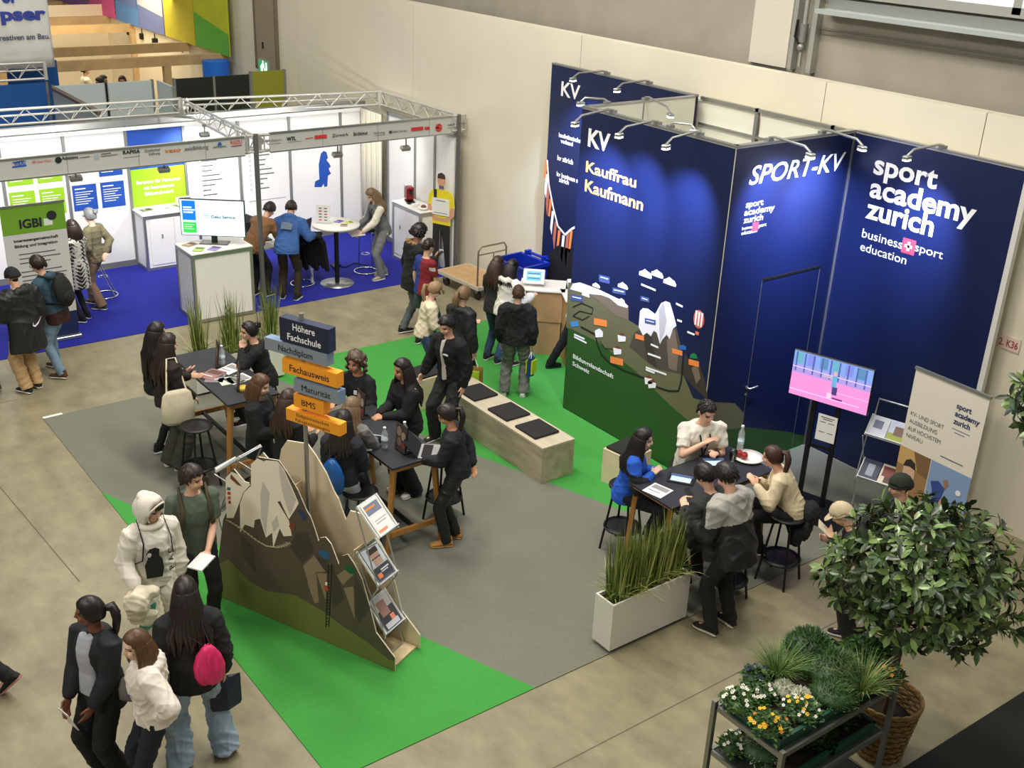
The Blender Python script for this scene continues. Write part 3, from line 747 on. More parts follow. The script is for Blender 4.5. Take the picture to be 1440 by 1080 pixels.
screen('monitor on the booth counter showing Oeko Service', (-16.14, 6.52, 1.13), R(53), 1.0, .58, .12, oeko)
# leaflets
def sheets(label, pts, rz=0.0, s=(.21, .297), cols=((230, 230, 232),), group=None, cat='leaflet', name='leaflet', th=.004):
    for k, (p, a) in enumerate(pts):
        c = cols[k % len(cols)]
        m = MB(); m.box((0, 0, th/2), (s[0], s[1], th), flat(c)); m.box((0, s[1]*.22, th+.0006), (s[0]*.8, s[1]*.35, .001), flat(tuple(max(0, min(255, int(x*.62))) for x in c)))
        m.box((-s[0]*.08, -s[1]*.18, th+.0006), (s[0]*.6, s[1]*.05, .001), flat((245, 245, 245)) if sum(c) < 500 else GREYT)
        o = m.build(name); o.location = p; o.rotation_euler = (0, 0, rz+a); tag(o, label[k] if isinstance(label, (list, tuple)) else label, cat, group)
sheets(['fanned brochures left of the monitor foot', 'green leaflet in front of the monitor foot', 'purple leaflet beside the monitor foot'],
       [((-16.27, 6.18, 1.133), .4), ((-15.97, 6.2, 1.133), .9), ((-15.9, 6.42, 1.133), .7)], 0, (.15, .21), ((180, 150, 120), (170, 200, 90), (160, 140, 200)))
sheets(['dark leaflet on the left end of the sliding-door counter', 'white leaflet in the middle of the sliding-door counter', 'grey leaflet on the sliding-door counter'],
       [((-18.9, 6.45, 1.012), .2), ((-18.85, 6.75, 1.012), -.3), ((-18.92, 7.0, 1.012), .1)], 0, (.15, .21), ((120, 130, 100), (235, 235, 230), (170, 170, 160)))
m = MB(); m.box((0, 0, .07), (.24, .32, .14), WHITE, bev=.01); m.box((.0, 0, .142), (.10, .16, .004), GREYT)
o = m.build('paper_box'); o.location = (-18.85, 7.16, 1.012); tag(o, 'white box at the right end of the sliding-door counter', 'box')
# round bar table with sign and leaflets
t = thing('bar_table', 'round white bar table with black column on blue carpet', 'table', (-16.42, 8.80, .008))
m = MB(); m.lathe([(.001, 1.03), (.40, 1.03), (.405, 1.05), (.40, 1.066), (.001, 1.066)], WHITE, n=28); m.build('top', t)
m = MB(); m.tube([(0, 0, .02), (0, 0, 1.03)], .04, BLACK, n=12); m.build('column', t)
m = MB(); m.lathe([(.001, 0), (.29, 0), (.29, .012), (.05, .025), (.001, .025)], mat('brushed_steel', (178, 180, 178), .3, .9), n=28); m.build('base', t)
m = MB(); m.box((0, 0, .16), (.24, .012, .32), WHITE)
for k in range(5):
    for q in range(2): m.box((-.05+q*.09, -.0075, .06+k*.05), (.05, .003, .016), GREYT if (k+q) % 3 else REDP)
m.box((0, .03, .006), (.24, .1, .012), GLASS)
o = m.build('table_sign'); o.location = (-16.52, 8.62, 1.076); o.rotation_euler = (0, 0, R(48)); tag(o, 'upright white logo sign standing on the round bar table', 'sign')
sheets(['purple leaflet on the round bar table', 'yellow leaflet on the round bar table', 'brown flyer at the front of the round bar table'], [((-16.5, 8.9, 1.076), .5), ((-16.38, 9.02, 1.076), -.2), ((-16.25, 8.86, 1.076), 1.0)], 0, (.12, .16), ((120, 110, 190), (215, 215, 110), (190, 170, 150)))
# chrome sled stools and folding chairs
def sled_stool(label, loc, rz, seat=True):
    t = thing('bar_stool', label, 'stool', loc, rz, group='chrome bar stools in the booth')
    m = MB(); m.box((0, 0, .80), (.40, .36, .06), BLACKP, bev=.02); m.build('seat', t)
    m = MB(); c = mat('chrome', (210, 212, 214), .15, 1.0)
    m.tube([(.2*math.cos(a), .2*math.sin(a), .012) for a in np.linspace(0, 2*math.pi, 25)], .012, c, n=6)
    for a in (-1, 1): m.tube([(a*.12, .16, .012), (a*.10, -.14, .77)], .011, c, n=6)
    m.build('frame', t)
    m = MB(); m.tube([(.07*math.cos(a)+.0, .0+.07*math.sin(a), .33) for a in np.linspace(0, 2*math.pi, 17)], .008, c, n=6); m.build('footrest', t)
    return t
sled_stool('chrome stool holding the open book, right of the bar table', (-16.75, 9.55, .008), R(60))
sled_stool('chrome stool beside the bent man in the blue hoodie', (-16.7, 8.28, .008), R(30))
sled_stool('white-based stool behind the woman with the grey bun', (-17.75, 5.25, .008), R(-20))
m = MB(); m.box((0, 0, .0), (.30, .42, .05), BLACKP, rx=0); m.prism([(-.2, -.3, .02), (.2, -.3, .02), (.22, .1, .03), (-.2, .1, .03)], (0, 0, .03), BLACKP)
m = MB()
for k in range(9):
    a = -.2+.05*k
    m.tube([(a, -.02*abs(k-4), .05), (a*1.15, .08, -.12), (a*1.2+.05, .12, -.48-.05*(k % 3))], [.05, .06, .045], mat('black_cloth', (18, 19, 20), .9), n=8, ball=True)
m.box((0, -.05, .06), (.48, .26, .06), mat('black_cloth', (18, 19, 20), .9), bev=.02)
o = m.build('jacket'); o.location = (-16.45, 8.28, .90); o.rotation_euler = (0, 0, R(50)); tag(o, 'black jacket hung over a booth stool by the blue hoodie', 'jacket')
def chair(label, loc, rz):
    t = thing('chair', label, 'chair', loc, rz)
    m = MB(); m.box((0, 0, .46), (.44, .42, .03), BLACKP, bev=.012); m.build('seat', t)
    m = MB(); m.box((0, .2, .72), (.42, .025, .42), mat('chair_back', (44, 46, 50), .5), rx=R(-10), bev=.01); m.build('backrest', t)
    for a in (-1, 1):
        for b in (-1, 1):
            m = MB(); m.tube([(a*.19, b*.17, .45), (a*.21, b*.2, .01)], .012, ALU, n=6); m.build('leg', t)
    return t
chair('dark chair behind the white table, left of the bar table', (-17.5, 8.55, .008), R(-60))
chair('black chair at the booth table, behind the brown jacket', (-17.9, 7.75, .008), R(10))
t = thing('table', 'white booth table the two bent men lean on', 'table', (-17.0, 7.95, .008))
m = MB(); m.box((0, 0, .74), (.75, 1.1, .03), WHITE, bev=.006); m.build('top', t)
for a in (-1, 1):
    for b in (-1, 1):
        m = MB(); m.tube([(a*.33, b*.5, .73), (a*.33, b*.5, .0)], .022, WHITE, n=8); m.build('leg', t)
m = MB(); m.box((0, 0, .01), (.36, .26, .02), mat('laptop_dark', (40, 42, 46), .4)); m.box((-.13, 0, .14), (.02, .38, .26), BLACKP, ry=R(-14)); o = m.build('laptop'); o.location = (-17.15, 7.75, .766); tag(o, 'dark laptop open on the white booth table', 'laptop')
sheets(['sheet of paper on the white booth table'], [((-16.85, 7.9, .766), .4)], 0, (.21, .297))
m = MB(); m.tube([(-17.3, 9.2, .016), (-17.1, 9.35, .016), (-17.25, 9.6, .016), (-17.0, 9.75, .016)], .012, BLACK, n=5); m.prism([(-17.32, 9.15, .01), (-17.1, 9.1, .01), (-17.2, 9.3, .01)], (0, 0, .05), BLACK)
tag(m.build('power_cable'), 'black cable with plug lying on the blue carpet', 'cable')
# coffee machine
t = thing('coffee_machine', 'dark red coffee machine on the low lit cabinet', 'coffee machine', (-17.0, 10.62, 1.095), R(70))
REDM = mat('dark_red_plastic', (116, 20, 24), .3)
m = MB(); m.box((0, .02, .15), (.14, .24, .24), REDM, bev=.03); m.box((0, -.06, .26), (.12, .16, .06), REDM, bev=.02); m.build('body', t)
m = MB(); m.box((0, -.05, .012), (.16, .3, .024), BLACKP, bev=.01); m.build('drip_tray', t)
m = MB(); m.box((0, .17, .15), (.13, .07, .25), mat('smoked_tank', (190, 196, 198), .2), bev=.015); m.build('water_tank', t)
m = MB(); m.tube([(0, -.12, .23), (0, -.12, .17)], .03, BLACKP, n=10); m.build('spout', t)
m = MB(); m.ell((0, 0, .02), (.12, .09, .025), WHITE); m.ell((.03, .0, .05), (.05, .05, .03), flat((120, 70, 60))); m.ell((-.04, .02, .05), (.04, .04, .03), flat((220, 220, 220)))
o = m.build('bowl'); o.location = (-16.45, 10.55, 1.095); tag(o, 'bowl of capsules beside the red coffee machine', 'bowl')
m = MB(); m.box((0, 0, .02), (.10, .12, .04), WHITE); o = m.build('napkin_pack'); o.location = (-16.68, 10.55, 1.095); tag(o, 'white napkin pack beside the red coffee machine', 'napkins')
# life-size cardboard man
t = thing('cardboard_cutout', 'life-size cardboard man in yellow shirt holding a white sign', 'cutout', (-16.12, 10.72, .01), R(24))
SKN = flat((214, 160, 128)); YEL = flat((232, 216, 40)); TRO = flat((36, 36, 34)); HAIRF = flat((70, 52, 40))
m = MB()
def cut(pts, c, y): m.prism([(x, y, z) for x, z in pts], (0, .006, 0), c, WHITE)
cut([(-.16, .02), (-.05, .02), (-.04, .10), (-.02, .78), (.02, .78), (.10, .10), (.10, .02), (.22, .02), (.20, .12), (.19, .9), (-.17, .9), (-.18, .4)], TRO, .01)
cut([(-.20, .86), (.20, .86), (.20, 1.05), (.28, 1.2), (.26, 1.38), (.20, 1.46), (.07, 1.50), (-.07, 1.50), (-.20, 1.46), (-.26, 1.36), (-.28, 1.2), (-.20, 1.05)], YEL, .004)
cut([(-.28, 1.2), (-.21, 1.2), (-.12, 1.0), (.05, .97), (.05, .92), (-.15, .92), (-.27, 1.05)], SKN, 0); cut([(.28, 1.2), (.21, 1.2), (.12, 1.0), (-.02, .97), (-.02, .92), (.15, .92), (.27, 1.05)], SKN, .001)
cut([(-.05, 1.48), (.05, 1.48), (.055, 1.56), (.085, 1.62), (.08, 1.72), (.0, 1.76), (-.08, 1.72), (-.085, 1.62), (-.055, 1.56)], SKN, .002); cut([(-.085, 1.68), (.085, 1.68), (.07, 1.76), (0, 1.79), (-.07, 1.76)], HAIRF, 0)
cut([(-.05, 1.50), (.06, 1.50), (.05, 1.56), (-.045, 1.56)], flat((90, 100, 120)), 0); cut([(-.16, 1.48), (-.09, 1.48), (-.09, 1.3), (-.15, 1.3)], TRO, 0)
m.build('figure', t)
m = MB(); m.box((0, -.008, 1.18), (.36, .008, .30), WHITE); m.box((0, -.0125, 1.29), (.2, .001, .012), DKT); m.box((0, -.0125, 1.07), (.28, .001, .008), DKT); m.build('sign', t)
m = MB(); m.box((0, .10, .2), (.3, .02, .4), PANEL, rx=R(20)); m.build('strut', t)
# roll-up IGBI
t = thing('roll_up_banner', 'grey roll-up banner with green top reading IGBI', 'banner', (-16.18, 3.92, .01), R(90))
BG = mat('banner_grey', (202, 203, 202), .6)
m = MB(); m.box((0, 0, 1.05), (.86, .012, 2.0), BG)
def br(u0, u1, z0, z1, c, k=.0075): m.quad([V((u, -k, z)) for u, z in ((u0, z0), (u1, z0), (u1, z1), (u0, z1))], c)
br(-.43, .43, 1.66, 2.05, flat((110, 160, 40))); br(-.43, .43, .05, .42, flat((16, 34, 80)))
m.text('IGBI', V((-.20, -.0075, 1.74)), (1, 0, 0), (0, 0, 1), .125, DKT, width=.30, bold=.04, off=.002)
br(.13, .25, 1.74, 1.84, flat((215, 225, 215)), .009); m.quad([V((.245+.07*math.cos(a), -.0105, 1.875+.07*math.sin(a))) for a in np.linspace(0, 6.0, 16)], DKT)
m.text('Interessengemeinschaft', V((-.30, -.0075, 1.55)), (1, 0, 0), (0, 0, 1), .042, DKT, width=.60, bold=.03, off=.002)
m.text('Bildung und Integration', V((-.30, -.0075, 1.47)), (1, 0, 0), (0, 0, 1), .042, DKT, width=.58, bold=.03, off=.002)
for k, wd in enumerate((.5, .56, .42, 0, .56, .62, .6, .5, .62, .56)):
    if wd: br(-.26, -.26+wd, 1.36-k*.065, 1.375-k*.065, GREYT, .009)
m.build('print', t)
m = MB(); m.box((0, 0, .03), (.9, .16, .06), ALU, bev=.01); m.build('cassette', t); m = MB(); m.box((0, 0, 2.06), (.88, .03, .03), ALU); m.build('top_rail', t)
# ------------------------------------------------------------------ far background at the upper left
def hoarding(label, x, y0, y1, h, c, th=.05, text=None):
    t = thing('partition_wall', label, 'partition', (x, (y0+y1)/2, 0), kind='thing')
    m = MB(); m.box((0, 0, h/2), (th, y1-y0-.04, h), c)
    if text: m.text(text, V((th/2, -.55, 1.75)), (0, 1, 0), (0, 0, 1), .22, flat((50, 66, 50)), bold=.0, off=.004)
    m.build('panel', t)
    m = MB()
    for y in (-(y1-y0)/2, (y1-y0)/2): m.box((0, y, h/2), (.06, .05, h+.03), ALUD)
    m.build('post', t)
BLK = mat('dark_green_board', (14, 30, 20), .6); OLV = mat('olive_board', (140, 142, 36), .6); GRB = mat('pale_grey_board', (184, 196, 198), .6); BLB = mat('blue_board', (14, 84, 160), .6)
hoarding('dark green partition board, left one of the pair beyond the truss', -22.95, 8.65, 9.5, 2.5, BLK)
hoarding('dark green partition board, right one of the pair beyond the truss', -22.97, 9.5, 10.32, 2.5, BLK, text='Outfine')
hoarding('olive green partition board against the hall wall', -22.95, 10.34, 11.12, 2.55, OLV)
hoarding('pale grey partition panel, left one beyond the white booth', -22.98, 6.25, 7.25, 2.5, GRB)
hoarding('pale grey partition panel, middle one beyond the white booth', -22.98, 7.27, 8.2, 2.5, GRB)
t = thing('partition_wall', 'pale grey side panel turned towards the booth beyond the truss', 'partition', (-22.5, 8.3, 0), kind='thing')
m = MB(); m.box((0, 0, 1.25), (.85, .05, 2.5), GRB); m.build('panel', t); m = MB(); m.box((.42, 0, 1.25), (.05, .06, 2.52), ALU); m.build('post', t)
hoarding('bright blue partition board at the upper left', -23.3, 4.6, 6.22, 2.52, BLB)
t = thing('partition_wall', 'brown-edged slanting divider beyond the grey panels', 'partition', (-21.6, 6.25, 0), kind='thing')
m = MB(); m.box((0, 0, 1.22), (2.7, .05, 2.44), GRB); m.box((0, 0, 2.46), (2.74, .10, .05), mat('brown_edge', (104, 90, 84), .6)); m.build('panel', t)
m = MB(); m.box((-24.9, 6.4, 1.1), (.05, 1.0, 3.2), BLB); o = m.build('blue_board'); tag(o, 'tall blue board under the hanging cloth banner', 'board')
truss('small truss in front of the blue board at the top left', (-23.2, 4.4, 2.62), (-23.2, 6.2, 2.62), .3)
# hanging cloth banner
CLOTH = mat('white_cloth', (205, 205, 200), .85, var=.05, scale=3)
P = Plane('x', -24.0)
t = thing('hanging_banner', 'white cloth banner with blue letters pser hanging at the top left', 'banner', (-24.0, 5.6, 2.7))
m = MB(); vs = []; fs = []; n = 24
for i in range(n+1):
    y = 4.9+i*(6.62-4.9)/n
    for k in range(9):
        z = 2.70+k*.22; vs.append(V((-24.0+.012*math.sin(i*.9+k*.5), y, z)))
for i in range(n):
    for k in range(8): fs.append((i*9+k, (i+1)*9+k, (i+1)*9+k+1, i*9+k+1))
m.add(vs, fs, CLOTH, True); NVY = flat((34, 52, 140))
P.text(m, 'pser', (1, 28.5), (65, 27), (1, 10.5), NVY, .045, off=.03); P.text(m, 'or', (2, 3), (25, 2.5), (2, -18), NVY, .045, off=.03)
P.text(m, 'kreativen am Bau.', (-6, 57), (70, 54), (-6, 49), flat((70, 80, 110)), 0.01, off=.03)
m.xform(Matrix.Translation(-V((-24, 5.6, 2.7)))); o = m.build('cloth', t); o.modifiers.new('thickness', 'SOLIDIFY').thickness = .01
m = MB(); m.tube([(0, -.7, 1.78), (0, 1.02, 1.78)], .02, ALU, n=6); m.build('hanging_rod', t)
# timber structure
TIMB = mat('pale_timber', (196, 164, 116), .6, var=.12, scale=3)
t = thing('timber_frame', 'pale timber frame with receding beams at the top left', 'timber frame', (-26, 9, 0))
for k, (x, y0) in enumerate(((-26.0, 6.6), (-28.1, 6.6), (-32.1, 6.6), (-34.0, 6.6), (-38.2, 6.6), (-42, 6.6))):
    m = MB(); m.box((x+26, (y0+11.08)/2-9, 2.40), (.14, 11.08-y0, .22), TIMB); m.build('beam', t)
for x, y in ((-26, 11.0), (-26, 9.65), (-26, 7.0), (-32, 11.0), (-38, 11.0)):
    m = MB(); m.box((x+26, y-9, 1.2), (.16, .16, 2.4), TIMB); m.build('post', t)
m = MB(); m.box((-8.3, 1.0, 1.4), (.05, 8.0, 2.8), mat('lit_cream_wall', (240, 226, 196), .7)); m.box((-8.2, 2.08, 1.3), (16, .04, 2.6), mat('lit_cream_wall', (240, 226, 196), .7)); m.build('wall_board', t)
m = MB(); m.box((-8.1, -1.6, 1.25), (.06, 1.5, 2.4), mat('brown_frame', (70, 50, 36), .6))
for k in range(4): m.box((-8.05, -2.05+k*.34, 1.3), (.06, .28, 1.9), TIMB)
m.build('shutter', t)
for k, (px, py) in enumerate(((146, 33), (182, 45), (200, 51), (218, 58), (260, 70))):
    b = at(px, py, 2.25)
    q = MB(); q.box((0, 0, 0), (.14, .14, .16), BLACK, bev=.02); q.tube([(0, 0, .06), (0, 0, .2)], .015, BLACK, n=5)
    o = q.build('spotlight'); o.location = b; tag(o, 'small black spotlight on the timber beams', 'lamp', 'small black spotlights of the timber frame')
lamp('timber_glow', 'AREA', (-30.5, 9.2, 3.6), 200, (1, .84, .58), (-31, 9.4, 0), shape='RECTANGLE', size=6, size_y=2)
# coloured cloths along the hall wall, above the beams
P = Plane('y', 11.0)
for k, (lab, c, pts) in enumerate((
    ('orange-red hanging cloth at the far left', (222, 84, 50), [(-43.5, 2.5), (-39.3, 2.5), (-39.3, 4.6), (-43.5, 4.6)]),
    ('purple hanging cloth next to the orange one', (140, 92, 150), [(-39.2, 2.5), (-35.5, 2.5), (-35.5, 4.6), (-39.2, 4.6)]),
    ('pink hanging cloth above the timber beams', (222, 94, 152), [(-35.4, 2.5), (-33.2, 2.5), (-33.2, 4.6), (-35.4, 4.6)]),
    ('light blue hanging cloth right of the pink one', (96, 142, 204), [(-33.1, 2.5), (-31.35, 2.5), (-31.35, 4.6), (-33.1, 4.6)]),
    ('grey-blue hanging cloth left of the yellow one', (112, 122, 172), [(-31.3, 2.5), (-29.45, 2.5), (-29.45, 4.6), (-31.3, 4.6)]),
    ('yellow hanging cloth left of the lime one', (200, 186, 40), [(-29.4, 2.5), (-27.45, 2.5), (-27.45, 4.6), (-29.4, 4.6)]),
    ('lime yellow hanging cloth at the right end', (186, 196, 40), [(-27.4, 2.5), (-25.4, 2.5), (-25.4, 4.6), (-27.4, 4.6)]))):
    m = MB(); cc = mat('cloth_%d_%d_%d' % c, c, .8, var=.06, scale=2)
    m.prism([(x, 10.95, z) for x, z in pts], (0, .02, 0), cc)
    if k == 6: m.quad([(-27.38, 10.94, 2.52), (-25.42, 10.94, 2.52), (-25.42, 10.94, 3.0), (-27.38, 10.94, 3.3)], flat((96, 176, 60), .8))
    if k == 4: m.quad([(-31.28, 10.94, 3.1), (-29.47, 10.94, 2.95), (-29.47, 10.94, 4.58), (-31.28, 10.94, 4.58)], flat((196, 198, 206), .8))
    if k == 3: m.quad([(-33.08, 10.94, 3.05), (-31.37, 10.94, 2.98), (-31.37, 10.94, 4.58), (-33.08, 10.94, 4.58)], flat((110, 128, 180), .8))
    tag(m.build('hanging_cloth'), lab, 'cloth')
m = MB(); m.tube([(-25.7, 10.72, .9), (-25.7, 10.72, 2.4)], .31, mat('blue_drum', (30, 112, 222), .5), n=20); tag(m.build('round_column_cover'), 'bright blue cylinder under the right end of the timber beams', 'column cover')
# grille door and emergency exit sign on the hall wall
t = thing('wall_hatch', 'tall brown-grey hatch high on the hall wall at the upper left', 'hatch', (-23.75, 11.12, 2.45))
HT = mat('hatch_grey', (150, 138, 120), .6)
m = MB(); m.box((0, 0, .85), (1.0, .05, 1.7), HT); m.build('leaf', t)
m = MB(); m.box((-.52, -.01, .85), (.06, .07, 1.74), mat('hatch_frame', (110, 100, 86), .6)); m.box((.52, -.01, .85), (.06, .07, 1.74), _M['hatch_frame']); m.box((0, -.01, -.02), (1.08, .07, .05), _M['hatch_frame']); m.build('frame', t)
m = MB(); m.box((-.15, -.03, .5), (.06, .02, .14), BLACK); m.build('latch', t)
P = Plane('y', 11.05)
t = thing('exit_sign', 'green and white emergency exit sign on the hall wall', 'sign', aty(372, 94, 11.08))
m = MB(); m.box((0, 0, 0), (.50, .06, .30), mat('sign_case', (150, 160, 150), .5)); m.build('case', t)
m = MB(); m.box((0, -.032, 0), (.46, .005, .27), em((40, 150, 90), .8))
m.quad([(-.12, -.036, -.10), (-.02, -.036, -.10), (.0, -.036, .0), (.06, -.036, -.08), (.1, -.036, -.07), (.05, -.036, .08), (-.04, -.036, .08), (-.14, -.036, .0)], em((240, 250, 240), 1.0)); m.quad([(.0+.035*math.cos(a), -.036, .11+.03*math.sin(a)) for a in np.linspace(0, 6, 12)], em((240, 250, 240), 1.0))
m.quad([(.12, -.036, -.11), (.2, -.036, -.11), (.2, -.036, .11), (.12, -.036, .11)], em((240, 250, 240), 1.0)); m.build('pictogram', t)
# small number plate at the right
P = Plane('y', 11.14); o = P(1408, 479)
m = MB(); m.box((0, 0, 0), (.26, .012, .15), mat('plate_pink', (222, 200, 190), .5))
m.text('2. K36', V((-.11, -.007, -.04)), (1, 0, 0), (0, 0, 1), .08, flat((150, 60, 50)), width=.22, bold=.02, off=.001)
x = m.build('number_plate'); x.location = o+V((.09, 0, 0)); tag(x, 'small plate reading 2. K36 on the hall wall', 'plate')

# ------------------------------------------------------------------ trolley, bin, kiosks
t = thing('platform_trolley', 'platform trolley with wooden deck and tubular handle by the wall', 'trolley', (-15.0, 10.66, .0), R(3))
m = MB(); m.box((0, 0, .25), (1.12, .66, .035), mat('deck_plywood', (186, 152, 108), .6, var=.12, scale=5), bev=.008); m.build('deck', t)
m = MB(); m.box((0, -.33, .235), (1.16, .03, .06), mat('deck_rim', (196, 190, 176), .5)); m.box((0, .33, .235), (1.16, .03, .06), _M['deck_rim']); m.box((-.565, 0, .235), (.03, .66, .06), _M['deck_rim']); m.box((.565, 0, .235), (.03, .66, .06), _M['deck_rim']); m.build('rim', t)
HB = mat('handle_tube', (136, 124, 104), .4, .5)
m = MB(); m.tube([(.50, -.3, .25), (.50, -.3, .86), (.51, -.24, .94), (.51, .24, .94), (.50, .3, .86), (.50, .3, .25)], .016, HB); m.tube([(.50, -.3, .80), (.50, .3, .80)], .012, HB); m.tube([(.50, .03, .26), (.50, .03, .80)], .010, HB); m.build('handle', t)
for a in (-1, 1):
    for b in (-1, 1):
        m = MB(); m.tube([(a*.44, b*.24-.02, .08), (a*.44, b*.24+.02, .08)], .08, BLACKP, n=14); m.box((a*.44, b*.24, .17), (.06, .07, .11), ALUD); m.build('caster', t)
t = thing('waste_bin', 'open blue wheeled bin beside the dark KV wall', 'bin', (-13.42, 10.48, 0), R(4))
BIN = mat('blue_bin_plastic', (16, 40, 150), .4)
m = MB()
for s0, s1, z0, z1 in ((.27, .33, .06, 1.0),):
    outer0 = [V((x*s0, y*s0*1.3, z0)) for x, y in ((-1, -.62), (1, -.62), (1, .62), (-1, .62))]; outer1 = [V((x*s1, y*s1*1.3, z1)) for x, y in ((-1, -.62), (1, -.62), (1, .62), (-1, .62))]
    for i in range(4): j = (i+1) % 4; m.quad([outer0[i], outer0[j], outer1[j], outer1[i]], BIN)
    inn = [V((p.x*.92, p.y*.9, p.z)) for p in outer1]; inb = [V((p.x*.8, p.y*.8, .25)) for p in outer1]
    for i in range(4): j = (i+1) % 4; m.quad([outer1[i], outer1[j], inn[j], inn[i]], BIN); m.quad([inn[i], inn[j], inb[j], inb[i]], BIN)
    m.quad(outer0[::-1], BIN); m.quad(inb, BLACKP)
m.box((0, -.27, .98), (.70, .04, .06), BIN, bev=.01); m.box((0, .27, .98), (.70, .04, .06), BIN, bev=.01); m.box((-.33, 0, .98), (.04, .54, .06), BIN); m.box((.33, 0, .98), (.04, .54, .06), BIN)
m.build('body', t)
m = MB(); m.tube([(-.26, .32, 1.03), (.26, .32, 1.03)], .025, BIN); m.box((-.2, .30, 1.02), (.06, .1, .1), BIN); m.box((.2, .30, 1.02), (.06, .1, .1), BIN); m.build('hinge', t)
for a in (-1, 1): m = MB(); m.tube([(a*.24-.03, .22, .08), (a*.24+.03, .22, .08)], .08, BLACKP, n=12); m.build('wheel', t)
m = MB()
for k in range(7): m.ell((RNG.uniform(-.18, .18), RNG.uniform(-.14, .14), .74+RNG.uniform(-.04, .04)), (.12, .10, .09), mat('bin_bag', (24, 24, 28), .35))
m.build('rubbish_bag', t)
KRAFT = mat('kraft_board', (176, 138, 92), .7, var=.08, scale=6)
TABW = mat('tablet_white', (238, 238, 236), .3)
def kiosk(label, loc, rz, tablabel, tabd):
    t = thing('info_kiosk', label, 'kiosk', loc, rz)
    m = MB(); m.prism([(-.30, -.22, .0), (.30, -.22, .0), (.30, .22, .0), (-.30, .22, .0)], (0, 0, .52), KRAFT); m.prism([(-.31, -.24, .525), (.31, -.24, .525), (.31, .24, .525), (-.31, .24, .525)], (0, 0, .47), KRAFT); m.build('body', t)
    m = MB(); m.box((0, 0, 1.005), (.68, .54, .02), mat('kraft_white_top', (226, 220, 208), .6)); m.build('top', t)
    t2 = thing('tablet', tablabel, 'tablet', V(loc)+Matrix.Rotation(rz, 3, 'Z') @ V(tabd), rz)
    m = MB(); M = Matrix.Translation(V((0, 0, .13))) @ Matrix.Rotation(R(42), 4, 'X'); m.mbox(M, (.32, .25, .03), TABW, .012); m.build('frame', t2)
    m = MB(); M2 = M @ Matrix.Translation(V((0, 0, .0155))); m.mbox(M2, (.22, .165, .002), em((70, 150, 190), .8))
    for k in range(3): m.mbox(M2 @ Matrix.Translation(V((0, .04-.04*k, .0015))), (.18, .02, .001), em((30, 80, 110), .5) if k != 1 else em((180, 220, 235), .8))
    m.build('display', t2)
    m = MB(); m.tube([(0, .03, .0), (0, .03, .13)], .02, TABW); m.lathe([(.001, 0), (.07, 0), (.07, .01), (.001, .01)], TABW, c=(0, .03, 0)); m.build('foot', t2)
kiosk('kraft-board kiosk in front of the dark KV wall', (-12.25, 9.98, .009), R(48), 'white framed tablet with blue page on the kraft kiosk', (-.14, -.02, 1.015))
kiosk('kraft-board kiosk partly hidden by the landscape wall', (-11.58, 10.25, .009), R(60), 'white framed tablet half hidden behind the landscape wall', (-.12, .0, 1.015))
# ------------------------------------------------------------------ bench, seat cubes
CONCW = mat('concrete_wood_board', (150, 142, 118), .6, c2=(186, 176, 150), scale=2.6, bump=.06, bscale=12, stretch=(.6, 3, 3))
BTOP = mat('pale_wood_board', (206, 196, 174), .55, c2=(184, 172, 148), scale=3, stretch=(.5, 4, 4))
BENX0, BENX1, BENY0, BENY1, BH = -11.02, -8.905, 7.385, 7.87, .47
t = thing('bench', 'long concrete-look box bench with three black pads', 'bench', ((BENX0+BENX1)/2, (BENY0+BENY1)/2, .009))
m = MB(); m.box((0, 0, BH/2-.012), (BENX1-BENX0-.004, BENY1-BENY0-.004, BH-.03), CONCW); m.build('body', t)
m = MB(); m.box((0, 0, BH-.013), (BENX1-BENX0, BENY1-BENY0, .024), BTOP); m.build('top', t)
PADM = mat('black_felt_pad', (32, 31, 30), .85)
def pad(label, c, s, rz=0.0):
    m = MB(); m.box((0, 0, .016), (*s, .03), PADM, bev=.008); o = m.build('seat_pad'); o.location = c; o.rotation_euler = (0, 0, rz)
    return tag(o, label, 'seat pad', 'black seat pads')
for (px, py), lb in (((667, 553), 'black pad at the far end of the bench, beside the boy in black'), ((714, 579.5), 'black pad in the middle of the bench'), ((755, 603.5), 'black pad at the near end of the bench')):
    p = at(px, py, BH+.02); pad(lb, (p.x, (BENY0+BENY1)/2, BH+.008), (.40, .37))
def cube_seat(label, c, rz, padlabel):
    t = thing('seat_cube', label, 'stool', c, rz)
    m = MB(); m.box((0, 0, .215), (.40, .40, .43), mat('seat_cube_wood', (222, 206, 172), .6, var=.06)); m.build('body', t)
    pad(padlabel, V(c)+V((0, 0, .432)), (.36, .36), rz)
cube_seat('pale wood seat cube behind the long-haired woman in black', (-11.55, 7.45, .009), R(5), 'black pad on the seat cube behind table two')
cube_seat('pale wood seat cube against the landscape wall', (-8.42, 8.27, .009), R(8), 'black pad on the seat cube by the landscape wall')

